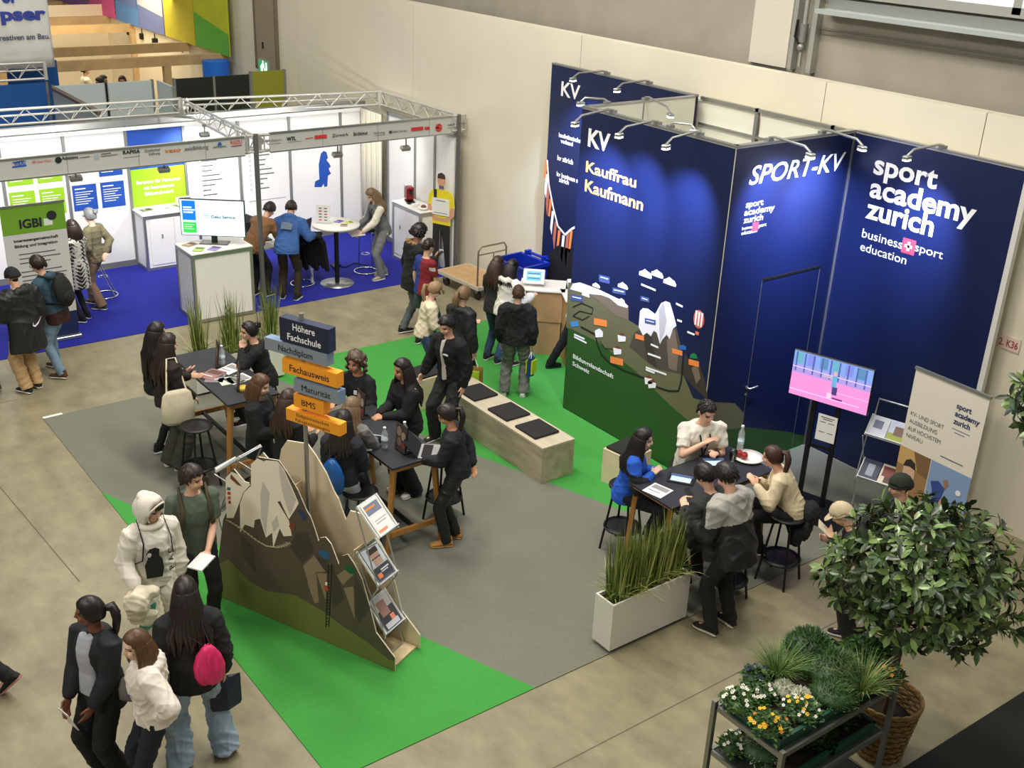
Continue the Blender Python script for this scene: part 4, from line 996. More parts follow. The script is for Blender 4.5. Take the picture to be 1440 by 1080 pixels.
# ------------------------------------------------------------------ high tables and stools
def high_table(label, x0, x1, y0, y1, h=1.05):
    cx, cy, L, Wd = (x0+x1)/2, (y0+y1)/2, x1-x0, y1-y0
    t = thing('high_table', label, 'table', (cx, cy, .009))
    h -= .009
    m = MB(); m.box((0, 0, h-.012), (L, Wd, .024), DARKTOP); m.box((0, 0, h-.03), (L-.01, Wd-.01, .012), OAK); m.build('tabletop', t)
    for a in (-1, 1):
        for b in (-1, 1):
            m = MB(); m.loft([((a*(L/2-.05), b*(Wd/2+.03), 0), (.02, 0, 0), (0, .03, 0)), ((a*(L/2-.07), b*(Wd/2-.06), h-.036), (.028, 0, 0), (0, .045, 0))], OAK, n=4, smooth=False); m.build('leg', t)
        m = MB(); m.box((a*(L/2-.055), 0, .24), (.035, Wd-.02, .06), OAK); m.build('crossbar', t)
        m = MB(); m.box((a*(L/2-.07), 0, h-.06), (.05, Wd-.1, .05), OAK); m.build('apron', t)
    m = MB(); m.box((0, 0, .24), (L-.12, .035, .035), BLACK); m.build('stretcher', t)
    return t
high_table('high table with anthracite top and oak legs, the left one', -12.36, -10.72, 4.36, 4.98)
high_table('high table with laptop and bottles behind the mountain display', -10.0, -8.5, 5.12, 5.72)
high_table('high table of the right-hand group behind the white planter', -7.02, -6.4, 6.95, 8.4)
def stool(label, x, y, rz=0.0, h=.76):
    t = thing('bar_stool', label, 'stool', (x, y, .009), rz, group='round black bar stools')
    m = MB(); m.lathe([(.001, h-.03), (.16, h-.03), (.185, h-.015), (.18, h), (.12, h-.008), (.001, h-.012)], BLACK, n=22); m.build('seat', t)
    for k in range(4):
        a = math.pi/4+k*math.pi/2
        m = MB(); m.tube([(.12*math.cos(a), .12*math.sin(a), h-.03), (.23*math.cos(a), .23*math.sin(a), 0)], .013, BLACK, n=8); m.build('leg', t)
    m = MB(); r = .195; m.tube([(r*math.cos(a), r*math.sin(a), .26) for a in np.linspace(0, 2*math.pi, 25)], .012, BLACK, n=6); m.lathe([(.13, .25), (r, .25), (r, .262), (.13, .262)], BLACK, n=22); m.build('footring', t)
    return t
stool('black bar stool between the girl with the tote bag and the left table', -10.98, 4.08, .2)
stool('black bar stool under the woman thinking at the left table', -11.85, 5.30, .5)
stool('black bar stool behind the mountain display, near the blue bag', -8.72, 4.88, .1)
stool('black bar stool behind the laptop woman', -8.9, 6.02, .4)
stool('black bar stool under the curly-haired woman', -10.42, 5.85, .3)
stool('black bar stool under the woman in the blue shirt', -7.36, 7.26, .3)
stool('black bar stool under the man in the white shirt', -7.35, 8.12, .1)
stool('black bar stool under the girl in the cream sweater', -6.02, 8.22, .2)
stool('black bar stool at the right table under the man with the phone', -6.06, 7.48, .3)
# things on the tables
def pet_mat():
    m = bpy.data.materials.new('pet_plastic'); m.use_nodes = True; nt = m.node_tree; nt.nodes.clear()
    o = nt.nodes.new('ShaderNodeOutputMaterial'); t = nt.nodes.new('ShaderNodeBsdfTransparent'); d = nt.nodes.new('ShaderNodeBsdfPrincipled'); x = nt.nodes.new('ShaderNodeMixShader')
    d.inputs['Base Color'].default_value = (.72, .78, .80, 1); d.inputs['Roughness'].default_value = .12; x.inputs[0].default_value = .34
    nt.links.new(t.outputs[0], x.inputs[1]); nt.links.new(d.outputs[0], x.inputs[2]); nt.links.new(x.outputs[0], o.inputs[0]); return m
PET = pet_mat()
def bottle(label, p, h=.24, fill=.5):
    t = thing('water_bottle', label, 'bottle', p)
    m = MB(); m.lathe([(.001, 0), (.032, .002), (.034, .02), (.033, h*.45), (.035, h*.5), (.034, h*.7), (.015, h*.86), (.014, h*.93), (.001, h*.93)], PET, n=14); m.build('body', t)
    m = MB(); m.lathe([(.001, h*.92), (.016, h*.92), (.016, h), (.001, h)], flat((232, 236, 240)), n=12); m.build('cap', t)
    m = MB(); m.lathe([(.0355, h*.3), (.0355, h*.46)], flat((196, 214, 222)), n=14); m.build('label_band', t)
def holder(label, p, rz):
    t = thing('menu_holder', label, 'card holder', p, rz, group='picture cards in clear holders on the tables')
    m = MB(); m.box((0, .02, .006), (.21, .11, .012), GLASS); m.box((0, .006, .15), (.212, .004, .29), GLASS, rx=R(-6)); m.build('stand', t)
    m = MB(); M = Matrix.Rotation(R(-6), 4, 'X')
    m.mbox(Matrix.Translation(V((0, 0, .15))) @ M, (.20, .004, .28), flat((70, 58, 54)))
    for k, (x, z, r, c) in enumerate(((-.04, .06, .045, (150, 130, 110)), (.045, .03, .04, (170, 150, 130)), (-.02, -.05, .04, (130, 110, 96)), (.05, -.07, .03, (150, 60, 56)))):
        m.quad([Matrix.Translation(V((0, 0, .15))) @ M @ V((x+r*math.cos(a), -.004, z+r*1.2*math.sin(a))) for a in np.linspace(0, 5.8, 12)], flat(c))
    m.build('card', t)
TZ = 1.051
pp = lambda x, y, z=TZ: at(x, y, z)
holder('picture card holder at the far left table edge, near the tall grass', pp(306, 513), R(-16)); holder('picture card holder at the near end of the left table', pp(336, 546), R(-18))
bottle('water bottle beside the far card holder on the left table', pp(313, 512))
m = MB(); m.lathe([(.001, 0), (.05, 0), (.055, .03), (.05, .05), (.001, .05)], flat((220, 190, 70)), n=14); o = m.build('candy_bowl'); o.location = pp(342, 549); tag(o, 'small yellow bowl beside the near card holder on the left table', 'bowl')
sheets(['red-grey magazine on the left table', 'second magazine under the red-grey one', 'white sheet under the hands of the thinking woman', 'pale green leaflet on the left table', 'white leaflet near the card holder on the left table'],
       [((*pp(298, 527)[:2], TZ+.004), .5), ((*pp(303, 531)[:2], TZ), 1.0), ((*pp(324, 519)[:2], TZ), .4), ((*pp(325, 535)[:2], TZ), -.1), ((*pp(335, 533)[:2], TZ), .2)], 0, (.21, .28), ((150, 110, 108), (130, 122, 130), (232, 232, 230), (200, 214, 190), (226, 226, 226)))
holder('picture card holder in front of the curly-haired woman', pp(507, 585), R(-4))
holder('picture card holder between the bottles and the laptop', pp(564, 634), R(0))
bottle('water bottle left of the card holder on the laptop table', pp(541, 630)); bottle('water bottle right of the card holder on the laptop table', pp(569, 622)); 
m = MB(); m.lathe([(.001, 0), (.035, 0), (.04, .09), (.037, .09), (.033, .006), (.001, .006)], GLASS, n=14); o = m.build('drinking_cup'); o.location = pp(531, 626); tag(o, 'clear plastic cup beside the left water bottle', 'cup')
sheets(['colourful postcard on the edge of the laptop table'], [((*pp(522, 615)[:2], TZ), .7)], 0, (.24, .14), ((180, 190, 214),))
t = thing('laptop', 'open silver laptop in front of the standing woman', 'laptop', pp(605, 636), R(140))
m = MB(); SILV = mat('laptop_silver', (200, 202, 204), .35, .6); m.box((0, 0, .008), (.32, .22, .014), SILV, bev=.005); m.build('base', t)
m = MB(); m.box((0, .03, .0165), (.27, .10, .003), BLACKP)
m.build('keyboard', t)
m = MB(); m.box((0, .185, .09), (.32, .008, .215), BLACKP, rx=R(-42)); m.build('lid', t)
sheets(['white sheet with black codes on the right table', 'white page on the laptop table edge'], [((*pp(925, 690)[:2], TZ), .2), ((*pp(506, 628)[:2], TZ), 1.2)], 0, (.22, .22), ((236, 236, 236),))
def tablet(label, p, rz, tilt=0):
    t = thing('tablet', label, 'tablet', p, rz)
    m = MB(); m.box((0, 0, .008), (.27, .2, .012), BLACKP, bev=.004); m.build('case', t)
    m = MB(); m.box((0.0, -.03, .0145), (.2, .1, .001), em((170, 190, 220), .6)); m.box((0, .05, .0145), (.22, .05, .001), em((60, 80, 120), .4)); m.build('display', t)
tablet('black tablet lying in the middle of the right table', pp(958, 674), R(35))
tablet('black tablet in the hand of the man in the white shirt', pp(1005, 651, 1.12), R(60))
bottle('clear water bottle at the far end of the right table', pp(1040, 634), .30)
m = MB(); m.lathe([(.001, 0), (.035, 0), (.042, .12), (.039, .12), (.033, .006), (.001, .006)], GLASS, n=14); o = m.build('drinking_cup'); o.location = pp(1030, 648); tag(o, 'clear cup beside the plate of apples', 'cup')
m = MB(); m.lathe([(.001, 0), (.09, 0), (.16, .02), (.165, .03), (.09, .012), (.001, .012)], WHITE, n=24); o = m.build('plate'); o.location = pp(1052, 645); tag(o, 'white oval plate holding apples on the right table', 'plate')
APP = mat('apple_red', (150, 36, 30), .35, var=.2, scale=20)
for k, (px, py) in enumerate(((1039, 642), (1046, 645))):
    t = thing('apple', ('left', 'right')[k]+' one of the two red apples on the white plate', 'apple', pp(px, py, TZ+.016))
    m = MB(); m.lathe([(.001, .008), (.02, .002), (.036, .02), (.04, .042), (.03, .066), (.012, .070), (.001, .062)], APP, n=14); m.build('flesh', t)
    m = MB(); m.tube([(0, 0, .06), (.004, 0, .085)], .003, flat((80, 60, 40)), n=5); m.build('stem', t)
# ------------------------------------------------------------------ mountain-shaped brochure display with sign post
DO = V((-6.92, 4.2, .009)); DU = V((-1.98, -.85, 0)).normalized(); DN = V((DU.y, -DU.x, 0)); DRZ = math.atan2(-DU.y, -DU.x)
DM = Mz(DO, DRZ); DI = DM.inverted()
def dl(px, py, yo=0.0): return DI @ atp(px, py, DO+DN*yo, DN)
root = thing('mountain_display', 'mountain-shaped plywood brochure display with painted rock and snow', 'display stand', DO, DRZ)
sil = [(0, 0), (0, .149), (.201, .335), (.276, .607), (.349, .838), (.424, .957), (.447, .985), (.551, 1.15), (.604, 1.189), (.681, 1.206), (.768, 1.198), (.819, 1.086), (.856, 1.168), (.899, 1.276), (.944, 1.333), (1.032, 1.504), (1.145, 1.646), (1.236, 1.737), (1.383, 1.714), (1.474, 1.701), (1.547, 1.594), (1.594, 1.399), (1.653, 1.395), (1.773, 1.489), (1.847, 1.415), (1.897, 1.23), (1.90, 1.0), (1.95, .9), (2.14, .0)]
front = [(0, 0), (0, .149), (.201, .335), (.276, .607), (.349, .838), (.424, .957), (.45, .99), (.50, 1.02), (.545, .985), (.552, .93), (.60, 1.03), (.655, 1.165), (.70, 1.195), (.768, 1.198), (.80, 1.15), (.815, 1.086), (.856, 1.168), (.899, 1.276), (.944, 1.333), (1.032, 1.504), (1.145, 1.646), (1.236, 1.737), (1.383, 1.714), (1.474, 1.701), (1.547, 1.594), (1.594, 1.399), (1.653, 1.395), (1.773, 1.489), (1.847, 1.415), (1.897, 1.23), (1.90, 1.0), (1.95, .9), (2.14, .0)]
front = [p for i, p in enumerate(sil) if not 7 <= i <= 11]
front[7:7] = [(.50, 1.04), (.56, 1.0), (.60, .90), (.68, 1.08), (.74, 1.13), (.80, 1.10), (.819, 1.06)]
MROCK = mat('painted_rock', (86, 76, 62), .6, var=.06, scale=3); MROCKL = mat('painted_rock_light', (142, 122, 98), .6); MROCKD = mat('painted_rock_dark', (66, 59, 50), .6); MOLV = mat('painted_olive', (112, 116, 58), .6, var=.05, scale=3)
MSN = mat('painted_snow', (244, 232, 210), .6); MSNG = mat('painted_snow_grey', (204, 196, 184), .6)
m = MB(); m.prism([(-u, 0, z) for u, z in front], (0, -.012, 0), MROCK, PLYW)
def dq(pts, mm, k=1): m.quad([V((p.x, -.012-.0012*k, p.z)) for p in (dl(*q) for q in pts)], mm)
za = lambda l, sx, sy, s: [(sx+x/s, sy+y/s) for x, y in l]
A = lambda l: za(l, 280, 620, 5.4); B = lambda l: za(l, 400, 740, 4.91); C = lambda l: za(l, 260, 580, 3.6)
g = [dl(*q) for q in C([(165, 770), (225, 740), (330, 850), (420, 900), (560, 920), (700, 1000), (800, 1075), (930, 1160), (1040, 1250)])]
m.quad([V((-.003, -.0132, .004)), V((-.003, -.0132, .12))]+[V((p.x, -.0132, max(p.z, .02))) for p in g[::-1] if -2.08 < p.x < -.02]+[V((-2.1, -.0132, .12)), V((-2.13, -.0132, .004))], MOLV)
for l in ([(210, 195), (290, 310), (225, 312)], [(135, 270), (210, 195), (225, 312), (170, 380)], [(228, 318), (300, 322), (292, 510)], [(415, 420), (483, 412), (492, 640)], [(368, 335), (430, 292), (490, 322), (410, 400)], [(165, 385), (225, 315), (245, 520), (215, 530)]): dq(B(l), MROCKL)
for l in ([(220, 200), (300, 230), (320, 330), (295, 315)], [(330, 240), (360, 330), (400, 420), (420, 500), (340, 560), (325, 330)], [(490, 330), (540, 420), (600, 560), (520, 660), (495, 600)]): dq(B(l), MROCKD)
for l in ([(830, 690), (880, 830), (790, 930), (700, 800), (740, 690)], [(320, 700), (420, 800), (440, 1000), (330, 860)], [(560, 850), (690, 790), (760, 900), (640, 1000), (570, 980)]): dq(A(l), MROCKD if l[0][0] != 560 else MROCK, 1)
dq(A([(402, 172), (450, 128), (500, 150), (515, 142), (605, 150), (655, 215), (715, 350), (765, 468), (745, 505), (690, 590), (665, 540), (625, 452), (602, 456), (690, 600), (712, 715), (650, 720), (620, 660), (570, 810), (563, 692), (515, 730), (470, 585), (430, 597), (424, 655), (355, 630), (320, 690), (318, 470), (350, 385), (402, 335)]), MSN, 2)
dq(A([(210, 275), (255, 230), (308, 252), (345, 300), (400, 325), (345, 385), (270, 580), (218, 580), (210, 450)]), MSN, 2)
dq(A([(492, 302), (545, 392), (528, 560), (515, 715), (480, 560), (474, 400)]), MSNG, 3); dq(A([(615, 170), (655, 230), (745, 440), (700, 560), (668, 480), (640, 380), (620, 260)]), MSNG, 3); dq(A([(575, 690), (616, 640), (600, 560), (560, 620)]), MSNG, 3)
dq(A([(250, 245), (335, 340), (300, 330), (245, 280)]), flat((120, 70, 44)), 3)
for k in range(4): dq(A([(222+k*4, 345+k*34), (250, 350+k*34), (246, 372+k*34), (218+k*4, 367+k*34)]), flat(((40, 120, 110), (190, 60, 50), (200, 80, 60), (150, 40, 40))[k]), 3)
dq(A([(690, 640), (725, 600), (742, 650), (715, 690)]), flat((120, 64, 40)), 3)
dq(A([(755, 515), (790, 525), (825, 575), (800, 600), (770, 555)]), flat((40, 60, 100)), 3)
br_ = [(235, 600), (300, 640), (370, 690), (450, 750), (520, 790), (600, 800), (660, 785), (700, 760)]
for i in range(len(br_)-1):
    (x0, y0), (x1, y1) = br_[i], br_[i+1]
    dq(A([(x0, y0), (x1, y1), (x1, y1+7), (x0, y0+7)]), flat((190, 176, 140)), 3)
    for t_ in (0, .33, .66): xx, yy = x0+(x1-x0)*t_, y0+(y1-y0)*t_; dq(A([(xx-22, yy-8), (xx+22, yy+6), (xx+22, yy+11), (xx-22, yy-3)]), flat((200, 186, 150)), 4)
dq(B([(237, 178), (262, 158), (298, 168), (325, 215), (292, 226)]), flat((36, 96, 140)), 2); dq(B([(416, 288), (446, 262), (480, 277), (497, 324), (462, 326)]), flat((20, 96, 52)), 2)
for (x0, x1) in ((308, 290), (332, 312)): dq(B([(x0, 258), (x0+5, 258), (x1+5, 690), (x1, 690)]), INK, 3)
for k in range(20): yy = 268+k*21; xx = 308-18*k/20; dq(B([(xx, yy), (xx+26, yy+3), (xx+26, yy+8), (xx, yy+5)]), INK, 3)
dq(B([(285, 405), (305, 400), (312, 440), (288, 445)]), flat((180, 70, 50)), 4); dq(B([(290, 380), (304, 380), (304, 402), (290, 402)]), INKW, 4)
m.build('front_panel', root)
m = MB(); m.prism([(-u, .39, z*1.0) for u, z in sil], (0, -.014, 0), mat('cream_plywood', (232, 214, 180), .6, var=.06, scale=3), PLYW); m.build('back_panel', root)
m = MB(); m.box((-1.03, .188, .012), (2.0, .36, .02), PLY); m.build('floor_board', root)
m = MB(); m.box((-.62, .30, .46), (.012, .14, .9), PLY); m.box((-1.3, .19, .7), (.012, .34, 1.3), PLY); m.build('divider', root)
# folding brochure racks standing in the display
WIRE = mat('rack_alu', (196, 198, 200), .3, .7)
def tray_rack(label, loc, rz, trays, group=None, bottom=0.0, w=.27):
    t = thing('brochure_rack', label, 'brochure rack', loc, rz)
    m = MB(); x0, z0 = None, None
    pts = []
    for (ax, az, bx, bz) in trays: pts += [(ax, az), (bx, bz)]
    for s in (-1, 1):
        for i in range(len(trays)-1):
            a, b = trays[i], trays[i+1]
            m.tube([(s*(w/2+.012), a[0], a[1]-.02), (s*(w/2+.012), b[2], b[3]-.02)], .007, WIRE, n=6); m.tube([(s*(w/2+.018), a[2], a[3]-.02), (s*(w/2+.018), b[0], b[1]-.02)], .007, WIRE, n=6)
        l = trays[-1]; m.tube([(s*(w/2+.012), l[0], l[1]-.02), (s*(w/2+.012), l[2]+.02, bottom+.007)], .007, WIRE, n=6); m.tube([(s*(w/2+.018), l[2], l[3]-.02), (s*(w/2+.018), l[0]-.02, bottom+.007)], .007, WIRE, n=6)
    for y in (trays[-1][2]+.02, trays[-1][0]-.02): m.tube([(-w/2-.012, y, bottom+.008), (w/2+.012, y, bottom+.008)], .007, WIRE, n=6)
    m.build('wire_frame', t)
    for k, (ax, az, bx, bz) in enumerate(trays):
        m = MB(); a, b = V((0, ax, az)), V((0, bx, bz)); d = (b-a); L = d.length; d.normalize(); rx = math.atan2(-d.z, -d.y)
        M = Matrix.Translation((a+b)/2) @ Matrix.Rotation(rx, 4, 'X')
        m.mbox(M @ Matrix.Translation(V((0, 0, -.012))), (w, L, .008), GLASS if k % 2 else mat('tray_clear', (206, 212, 216), .25))
        m.mbox(M @ Matrix.Translation(V((0, -L/2+.01, .012))), (w, .01, .045), _M['tray_clear'])
        for s in (-1, 1): m.mbox(M @ Matrix.Translation(V((s*w/2, 0, .0))), (.012, L, .02), WHITE)
        m.build('tray', t)
    return t
def brochure(label, M, w, l, bg, shapes=(), group=None):
    m = MB(); m.box((0, 0, .004), (w, l, .008), flat(bg))
    for k, (x0, x1, y0, y1, c) in enumerate(shapes): m.quad([V((x*w, y*l, .0086+.0006*k)) for x, y in ((x0, y0), (x1, y0), (x1, y1), (x0, y1))], flat(c))
    o = m.build('brochure'); o.matrix_world = M; return tag(o, label, 'brochure', group)
def tray_frame(loc, rz, tr, lift=.0):
    a, b = V((0, tr[0], tr[1])), V((0, tr[2], tr[3])); d = (b-a).normalized()
    return Mz(loc, rz) @ Matrix.Translation((a+b)/2) @ Matrix.Rotation(math.atan2(-d.z, -d.y), 4, 'X') @ Matrix.Translation(V((0, 0, lift)))
def rack_in_display(label, pxs, flip, labels, shapes):
    # local rack frame: X across (rack width), -Y the side the trays slope down to
    loc = None; trays = []
    base = dl(*pxs[len(pxs)//2][0], .19); 
    rz = DRZ+(math.pi/2 if not flip else -math.pi/2)
    cx = (dl(*pxs[0][0], .19).x+dl(*pxs[0][1], .19).x)/2
    wloc = DM @ V((cx, .19, .03)); wloc.z = .04
    for tp, bt in pxs:
        a, b = dl(*tp, .19), dl(*bt, .19); s = -1 if not flip else 1
        trays.append((s*(a.x-cx), a.z-.03, s*(b.x-cx), b.z-.03))
    r = tray_rack(label, wloc, rz, trays)
    for k, tr in enumerate(trays):
        if labels[k]: brochure(labels[k], tray_frame(wloc, rz, tr, .0), .225, .31, *shapes[k])
PSH = [((236, 232, 230), [(-.42, .42, .12, .42, (120, 130, 150)), (-.42, .2, .28, .34, (230, 140, 60)), (-.42, .42, -.4, .05, (242, 240, 240)), (-.3, .4, -.1, -.08, (150, 150, 160)), (-.3, .3, -.18, -.16, (150, 150, 160)), (-.4, .1, -.44, -.36, (236, 150, 110))]),
       ((206, 216, 222), [(-.5, .5, -.5, -.12, (66, 72, 84)), (-.2, .3, -.1, .32, (206, 168, 146)), (-.24, .34, .26, .42, (60, 52, 48)), (-.24, .3, .1, .13, (50, 50, 54)), (-.3, .5, -.42, -.2, (58, 62, 72)), (-.1, .4, -.26, -.22, (230, 230, 230)), (-.1, .3, -.32, -.29, (220, 220, 220)), (-.4, -.14, -.44, -.3, (232, 132, 92))]),
       ((190, 186, 184), [(-.5, .5, -.5, .1, (58, 60, 66)), (-.3, .2, -.1, .35, (160, 120, 110)), (-.4, .4, -.46, -.3, (200, 204, 210)), (.05, .3, -.3, -.14, (226, 140, 110))])]
rack_in_display('wire brochure rack at the right end inside the mountain display', [((515, 703), (546, 749)), ((514.5, 766), (545.5, 814.5)), ((528, 838), (556, 882))], False,
    ['white brochure with orange heading, topmost in the right display rack', 'brochure with a man in glasses, middle of the right display rack', 'dark brochure lowest in the right display rack'], PSH)
rack_in_display('wire brochure rack at the left end of the mountain display', [((352, 634), (318, 655)), ((345, 672), (322, 712))], True,
    ['pale brochure topmost in the left display rack', 'dark brochure below the top one in the left display rack'], [((214, 216, 222), [(-.4, .4, .1, .4, (150, 160, 180))]), ((70, 72, 80), [(-.4, .4, -.3, .3, (96, 98, 110))])])
# sign post
PB = V((-8.01, 3.95, .03)); 
root = thing('sign_post', 'tall sign post with stacked navy, blue-grey and orange boards', 'sign post', PB, DRZ)
m = MB(); m.tube([(0, 0, 0), (0, 0, 3.05)], .02, mat('post_steel', (170, 168, 160), .35, .7), n=10); m.tube([(0, 0, 0), (0, 0, .02)], .09, ALUD, n=16); m.build('pole', root)
SNAVY = mat('sign_navy', (34, 46, 78), .6); SBLUE = mat('sign_blue_grey', (118, 142, 172), .6); SORG = mat('sign_orange', (246, 160, 34), .6)
SNF = mat('sign_navy_face', (28, 36, 58), .6); SBF = mat('sign_grey_face', (132, 142, 152), .6)
for lab, u0, u1, z0, z1, face, side, ink, lines in (
    ('navy board reading Höhere Fachschule', -.20, .325, 2.81, 3.02, SNF, SNAVY, INKW, ('Höhere', 'Fachschule')),
    ('blue-grey board reading Nachdiplom', -.375, .30, 2.685, 2.795, SBF, SBLUE, DKT, ('Nachdiplom',)),
    ('orange board reading Fachausweis', -.19, .40, 2.515, 2.645, SORG, SORG, DKT, ('Fachausweis',)),
    ('blue-grey board reading Maturität', -.07, .417, 2.365, 2.485, SBF, SBLUE, DKT, ('Maturität',)),
    ('orange board reading BMS', -.077, .25, 2.223, 2.343, SORG, SORG, DKT, ('BMS',)),
    ('orange board reading Eidgenössisches Fähigkeitszeugnis', -.17, .42, 2.07, 2.18, SORG, SORG, DKT, ('Eidgenössisches', 'Fähigkeitszeugnis'))):
    m = MB(); m.box(((u0+u1)/2, -.005, (z0+z1)/2-.03), (u1-u0, .09, z1-z0), side); m.box(((u0+u1)/2, -.0505, (z0+z1)/2-.03), (u1-u0-.002, .001, z1-z0-.002), face)
    H = z1-z0; n = len(lines); BW = u1-u0
    for k, s in enumerate(lines):
        hh, wk = {'Höhere': (.062, .45), 'Fachschule': (.062, .68), 'Nachdiplom': (.060, .55), 'Fachausweis': (.062, .72), 'Maturität': (.060, .64), 'BMS': (.058, .46), 'Eidgenössisches': (.032, .60), 'Fähigkeitszeugnis': (.032, .64)}[s]
        zc = (z0+z1)/2-.03 + ((.5-k)*H*.46 if n == 2 else 0) - hh/2
        m.text(s, V(((u0+u1)/2, -.0515, zc)), (1, 0, 0), (0, 0, 1), hh, ink, width=BW*wk, bold=.012 if hh > .04 else .0, align='c', off=.001)
    o = m.build('sign_board', root); o['label'] = lab

# ------------------------------------------------------------------ planters with tall grass
PLW = mat('planter_white', (226, 224, 214), .45); SOIL = mat('soil', (44, 34, 24), .95, var=.3, scale=30)
BLADE = [mat('grass_blade_a', (104, 124, 48), .55, var=.2, scale=3), mat('grass_blade_b', (134, 148, 70), .55, var=.2, scale=3), mat('grass_blade_c', (182, 184, 110), .6), mat('grass_blade_d', (72, 96, 36), .55)]
def blade(mb, b, d, L, w, m, droop):
    n = 6; pts = []; d = V(d).normalized(); side = d.cross(V((0, 0, 1)))
    side = side.normalized() if side.length > .01 else V((1, 0, 0)); side = (Matrix.Rotation(RNG.uniform(0, 6.28), 3, 'Z') @ side)
    p = V(b); vs = []
    for i in range(n+1):
        t = i/n; ww = w*(1-t**2*.92)
        vs += [p-side*ww, p+side*ww]
        d = (d+V((d.x, d.y, 0))*droop*.25-V((0, 0, droop*.30*t))).normalized(); p = p+d*(L/n)
    mb.add(vs, [(2*i, 2*i+1, 2*i+3, 2*i+2) for i in range(n)], m, True)
def planter(label, x0, x1, y0, y1, h, nb, hl, lab2):
    cx, cy = (x0+x1)/2, (y0+y1)/2
    t = thing('planter', label, 'planter', (cx, cy, .009))
    w, l = x1-x0, y1-y0
    m = MB(); zb = .035
    for a in (-1, 1): m.box((a*(w/2-.01), 0, (h+zb)/2), (.02, l, h-zb), PLW); m.box((0, a*(l/2-.01), (h+zb)/2), (w-.04, .02, h-zb), PLW)
    m.box((0, 0, zb+.01), (w-.04, l-.04, .02), PLW); m.build('box', t)
    m = MB()
    for a in (-1, 1):
        for b in (-1, 1): m.tube([(a*(w/2-.05), b*(l/2-.12), 0), (a*(w/2-.05), b*(l/2-.12), .04)], .02, BLACK, n=8)
    m.build('foot', t)
    m = MB(); m.box((0, 0, h-.07), (w-.044, l-.044, .06), SOIL); m.build('soil', t)
    g = MB()
    for i in range(nb):
        bx, by = RNG.uniform(-w*.34, w*.34), RNG.uniform(-l*.43, l*.43)
        if lab2: by = min(l*.44, max(-l*.44, (-.42, -.05, .42)[RNG.randint(3)]*l+RNG.normal()*.07))
        up = RNG.rand() < .74
        ang = RNG.uniform(0, 6.283); sp = RNG.uniform(.02, .16) if up else RNG.uniform(.35, .8)
        blade(g, (bx, by, h-.05), (sp*math.cos(ang), sp*math.sin(ang), 1), RNG.uniform(.45, 1.0)*hl if up else RNG.uniform(.3, .6)*hl, RNG.uniform(.0045, .0075), BLADE[RNG.choice(4, p=[.36, .30, .20, .14])], RNG.uniform(0, .25) if up else RNG.uniform(.5, 1.1))
    g.build('grass', t)
planter('white rectangular planter of tall grass in front of the right table', -6.285, -6.04, 5.94, 6.92, .53, 1150, .74, '')
planter('white planter of tall grass behind the left table', -13.52, -13.26, 4.98, 6.25, .50, 620, .98, 'c')

# ------------------------------------------------------------------ television on a stand, rack and roll-up
TVC = V((-6.80, 9.66, .009)); TVR = R(16.5); TI = Mz(TVC, TVR).inverted(); tn = V((-math.sin(TVR), math.cos(TVR), 0))
tvp = lambda px, py: TI @ atp(px, py, TVC, tn)
c0, c1, c2, c3 = tvp(1109, 552), tvp(1218, 585), tvp(1118, 492), tvp(1229, 522)
tx0, tx1, tz0, tz1 = (c0.x+c2.x)/2, (c1.x+c3.x)/2, (c0.z+c1.z)/2, (c2.z+c3.z)/2
def tennis(m, w, h, zc, y):
    xc = (tx0+tx1)/2
    def r(u0, u1, v0, v1, c, k, e=1.0): m.quad([V((xc+u*w-w/2, y-k*.0004, zc-h/2+v*h)) for u, v in ((u0, v0), (u1, v0), (u1, v1), (u0, v1))], em(c, e))
    r(0, 1, 0, .56, (206, 128, 188), 0); r(0, 1, .56, 1, (112, 142, 204), 0); r(0, 1, .52, .70, (150, 132, 196), 1)
    for k in range(9): r(.03+k*.11, .05+k*.11, .55, .98, (70, 84, 150), 2)
    for k in range(6): r(.02+.16*k, .12+.16*k, .74, .98, ((90, 150, 170), (110, 120, 200), (80, 120, 160))[k % 3], 1)
    r(0, 1, .64, .655, (190, 200, 240), 3); r(.0, .9, .12, .135, (240, 190, 230), 2); r(.5, 1, .30, .31, (235, 180, 225), 2)
    r(.52, .58, .40, .66, (90, 150, 190), 4); r(.53, .57, .66, .76, (190, 150, 150), 4); r(.535, .60, .24, .42, (60, 56, 110), 4); r(.48, .54, .14, .26, (210, 180, 200), 4); r(.40, .52, .58, .63, (180, 150, 170), 4); r(.55, .68, .14, .18, (120, 40, 100), 2)
root = thing('television', 'flat television on a black stand showing a tennis player', 'television', TVC, TVR)
m = MB(); m.box(((tx0+tx1)/2, .03, (tz0+tz1)/2), (tx1-tx0+.02, .05, tz1-tz0+.02), BLACKP, bev=.008); m.build('case', root)
m = MB(); tennis(m, tx1-tx0, tz1-tz0, (tz0+tz1)/2, .0035); m.build('display', root)
l0, l1 = tvp(1126, 712).x, tvp(1158, 722).x
for x in ((tx0+tx1)/2-.16, (tx0+tx1)/2+.12):
    m = MB(); m.box((x, .08, tz0/2+.1), (.05, .04, tz0+.2), BLACK); m.build('leg', root)
m = MB(); m.box(((tx0+tx1)/2, -.02, .012), (.95, .62, .022), BLACK); m.build('base', root)
m = MB(); m.box(((tx0+tx1)/2, .08, .75), (.28, .02, .03), BLACK); m.build('crossbar', root)
q = [tvp(*p) for p in ((1148, 583), (1176, 590), (1144, 620), (1170, 626))]
m = MB(); x0, x1, z0, z1 = (q[0].x+q[2].x)/2, (q[1].x+q[3].x)/2, (q[2].z+q[3].z)/2, (q[0].z+q[1].z)/2
m.box((0, 0, 0), (x1-x0, .006, z1-z0), PAPER)
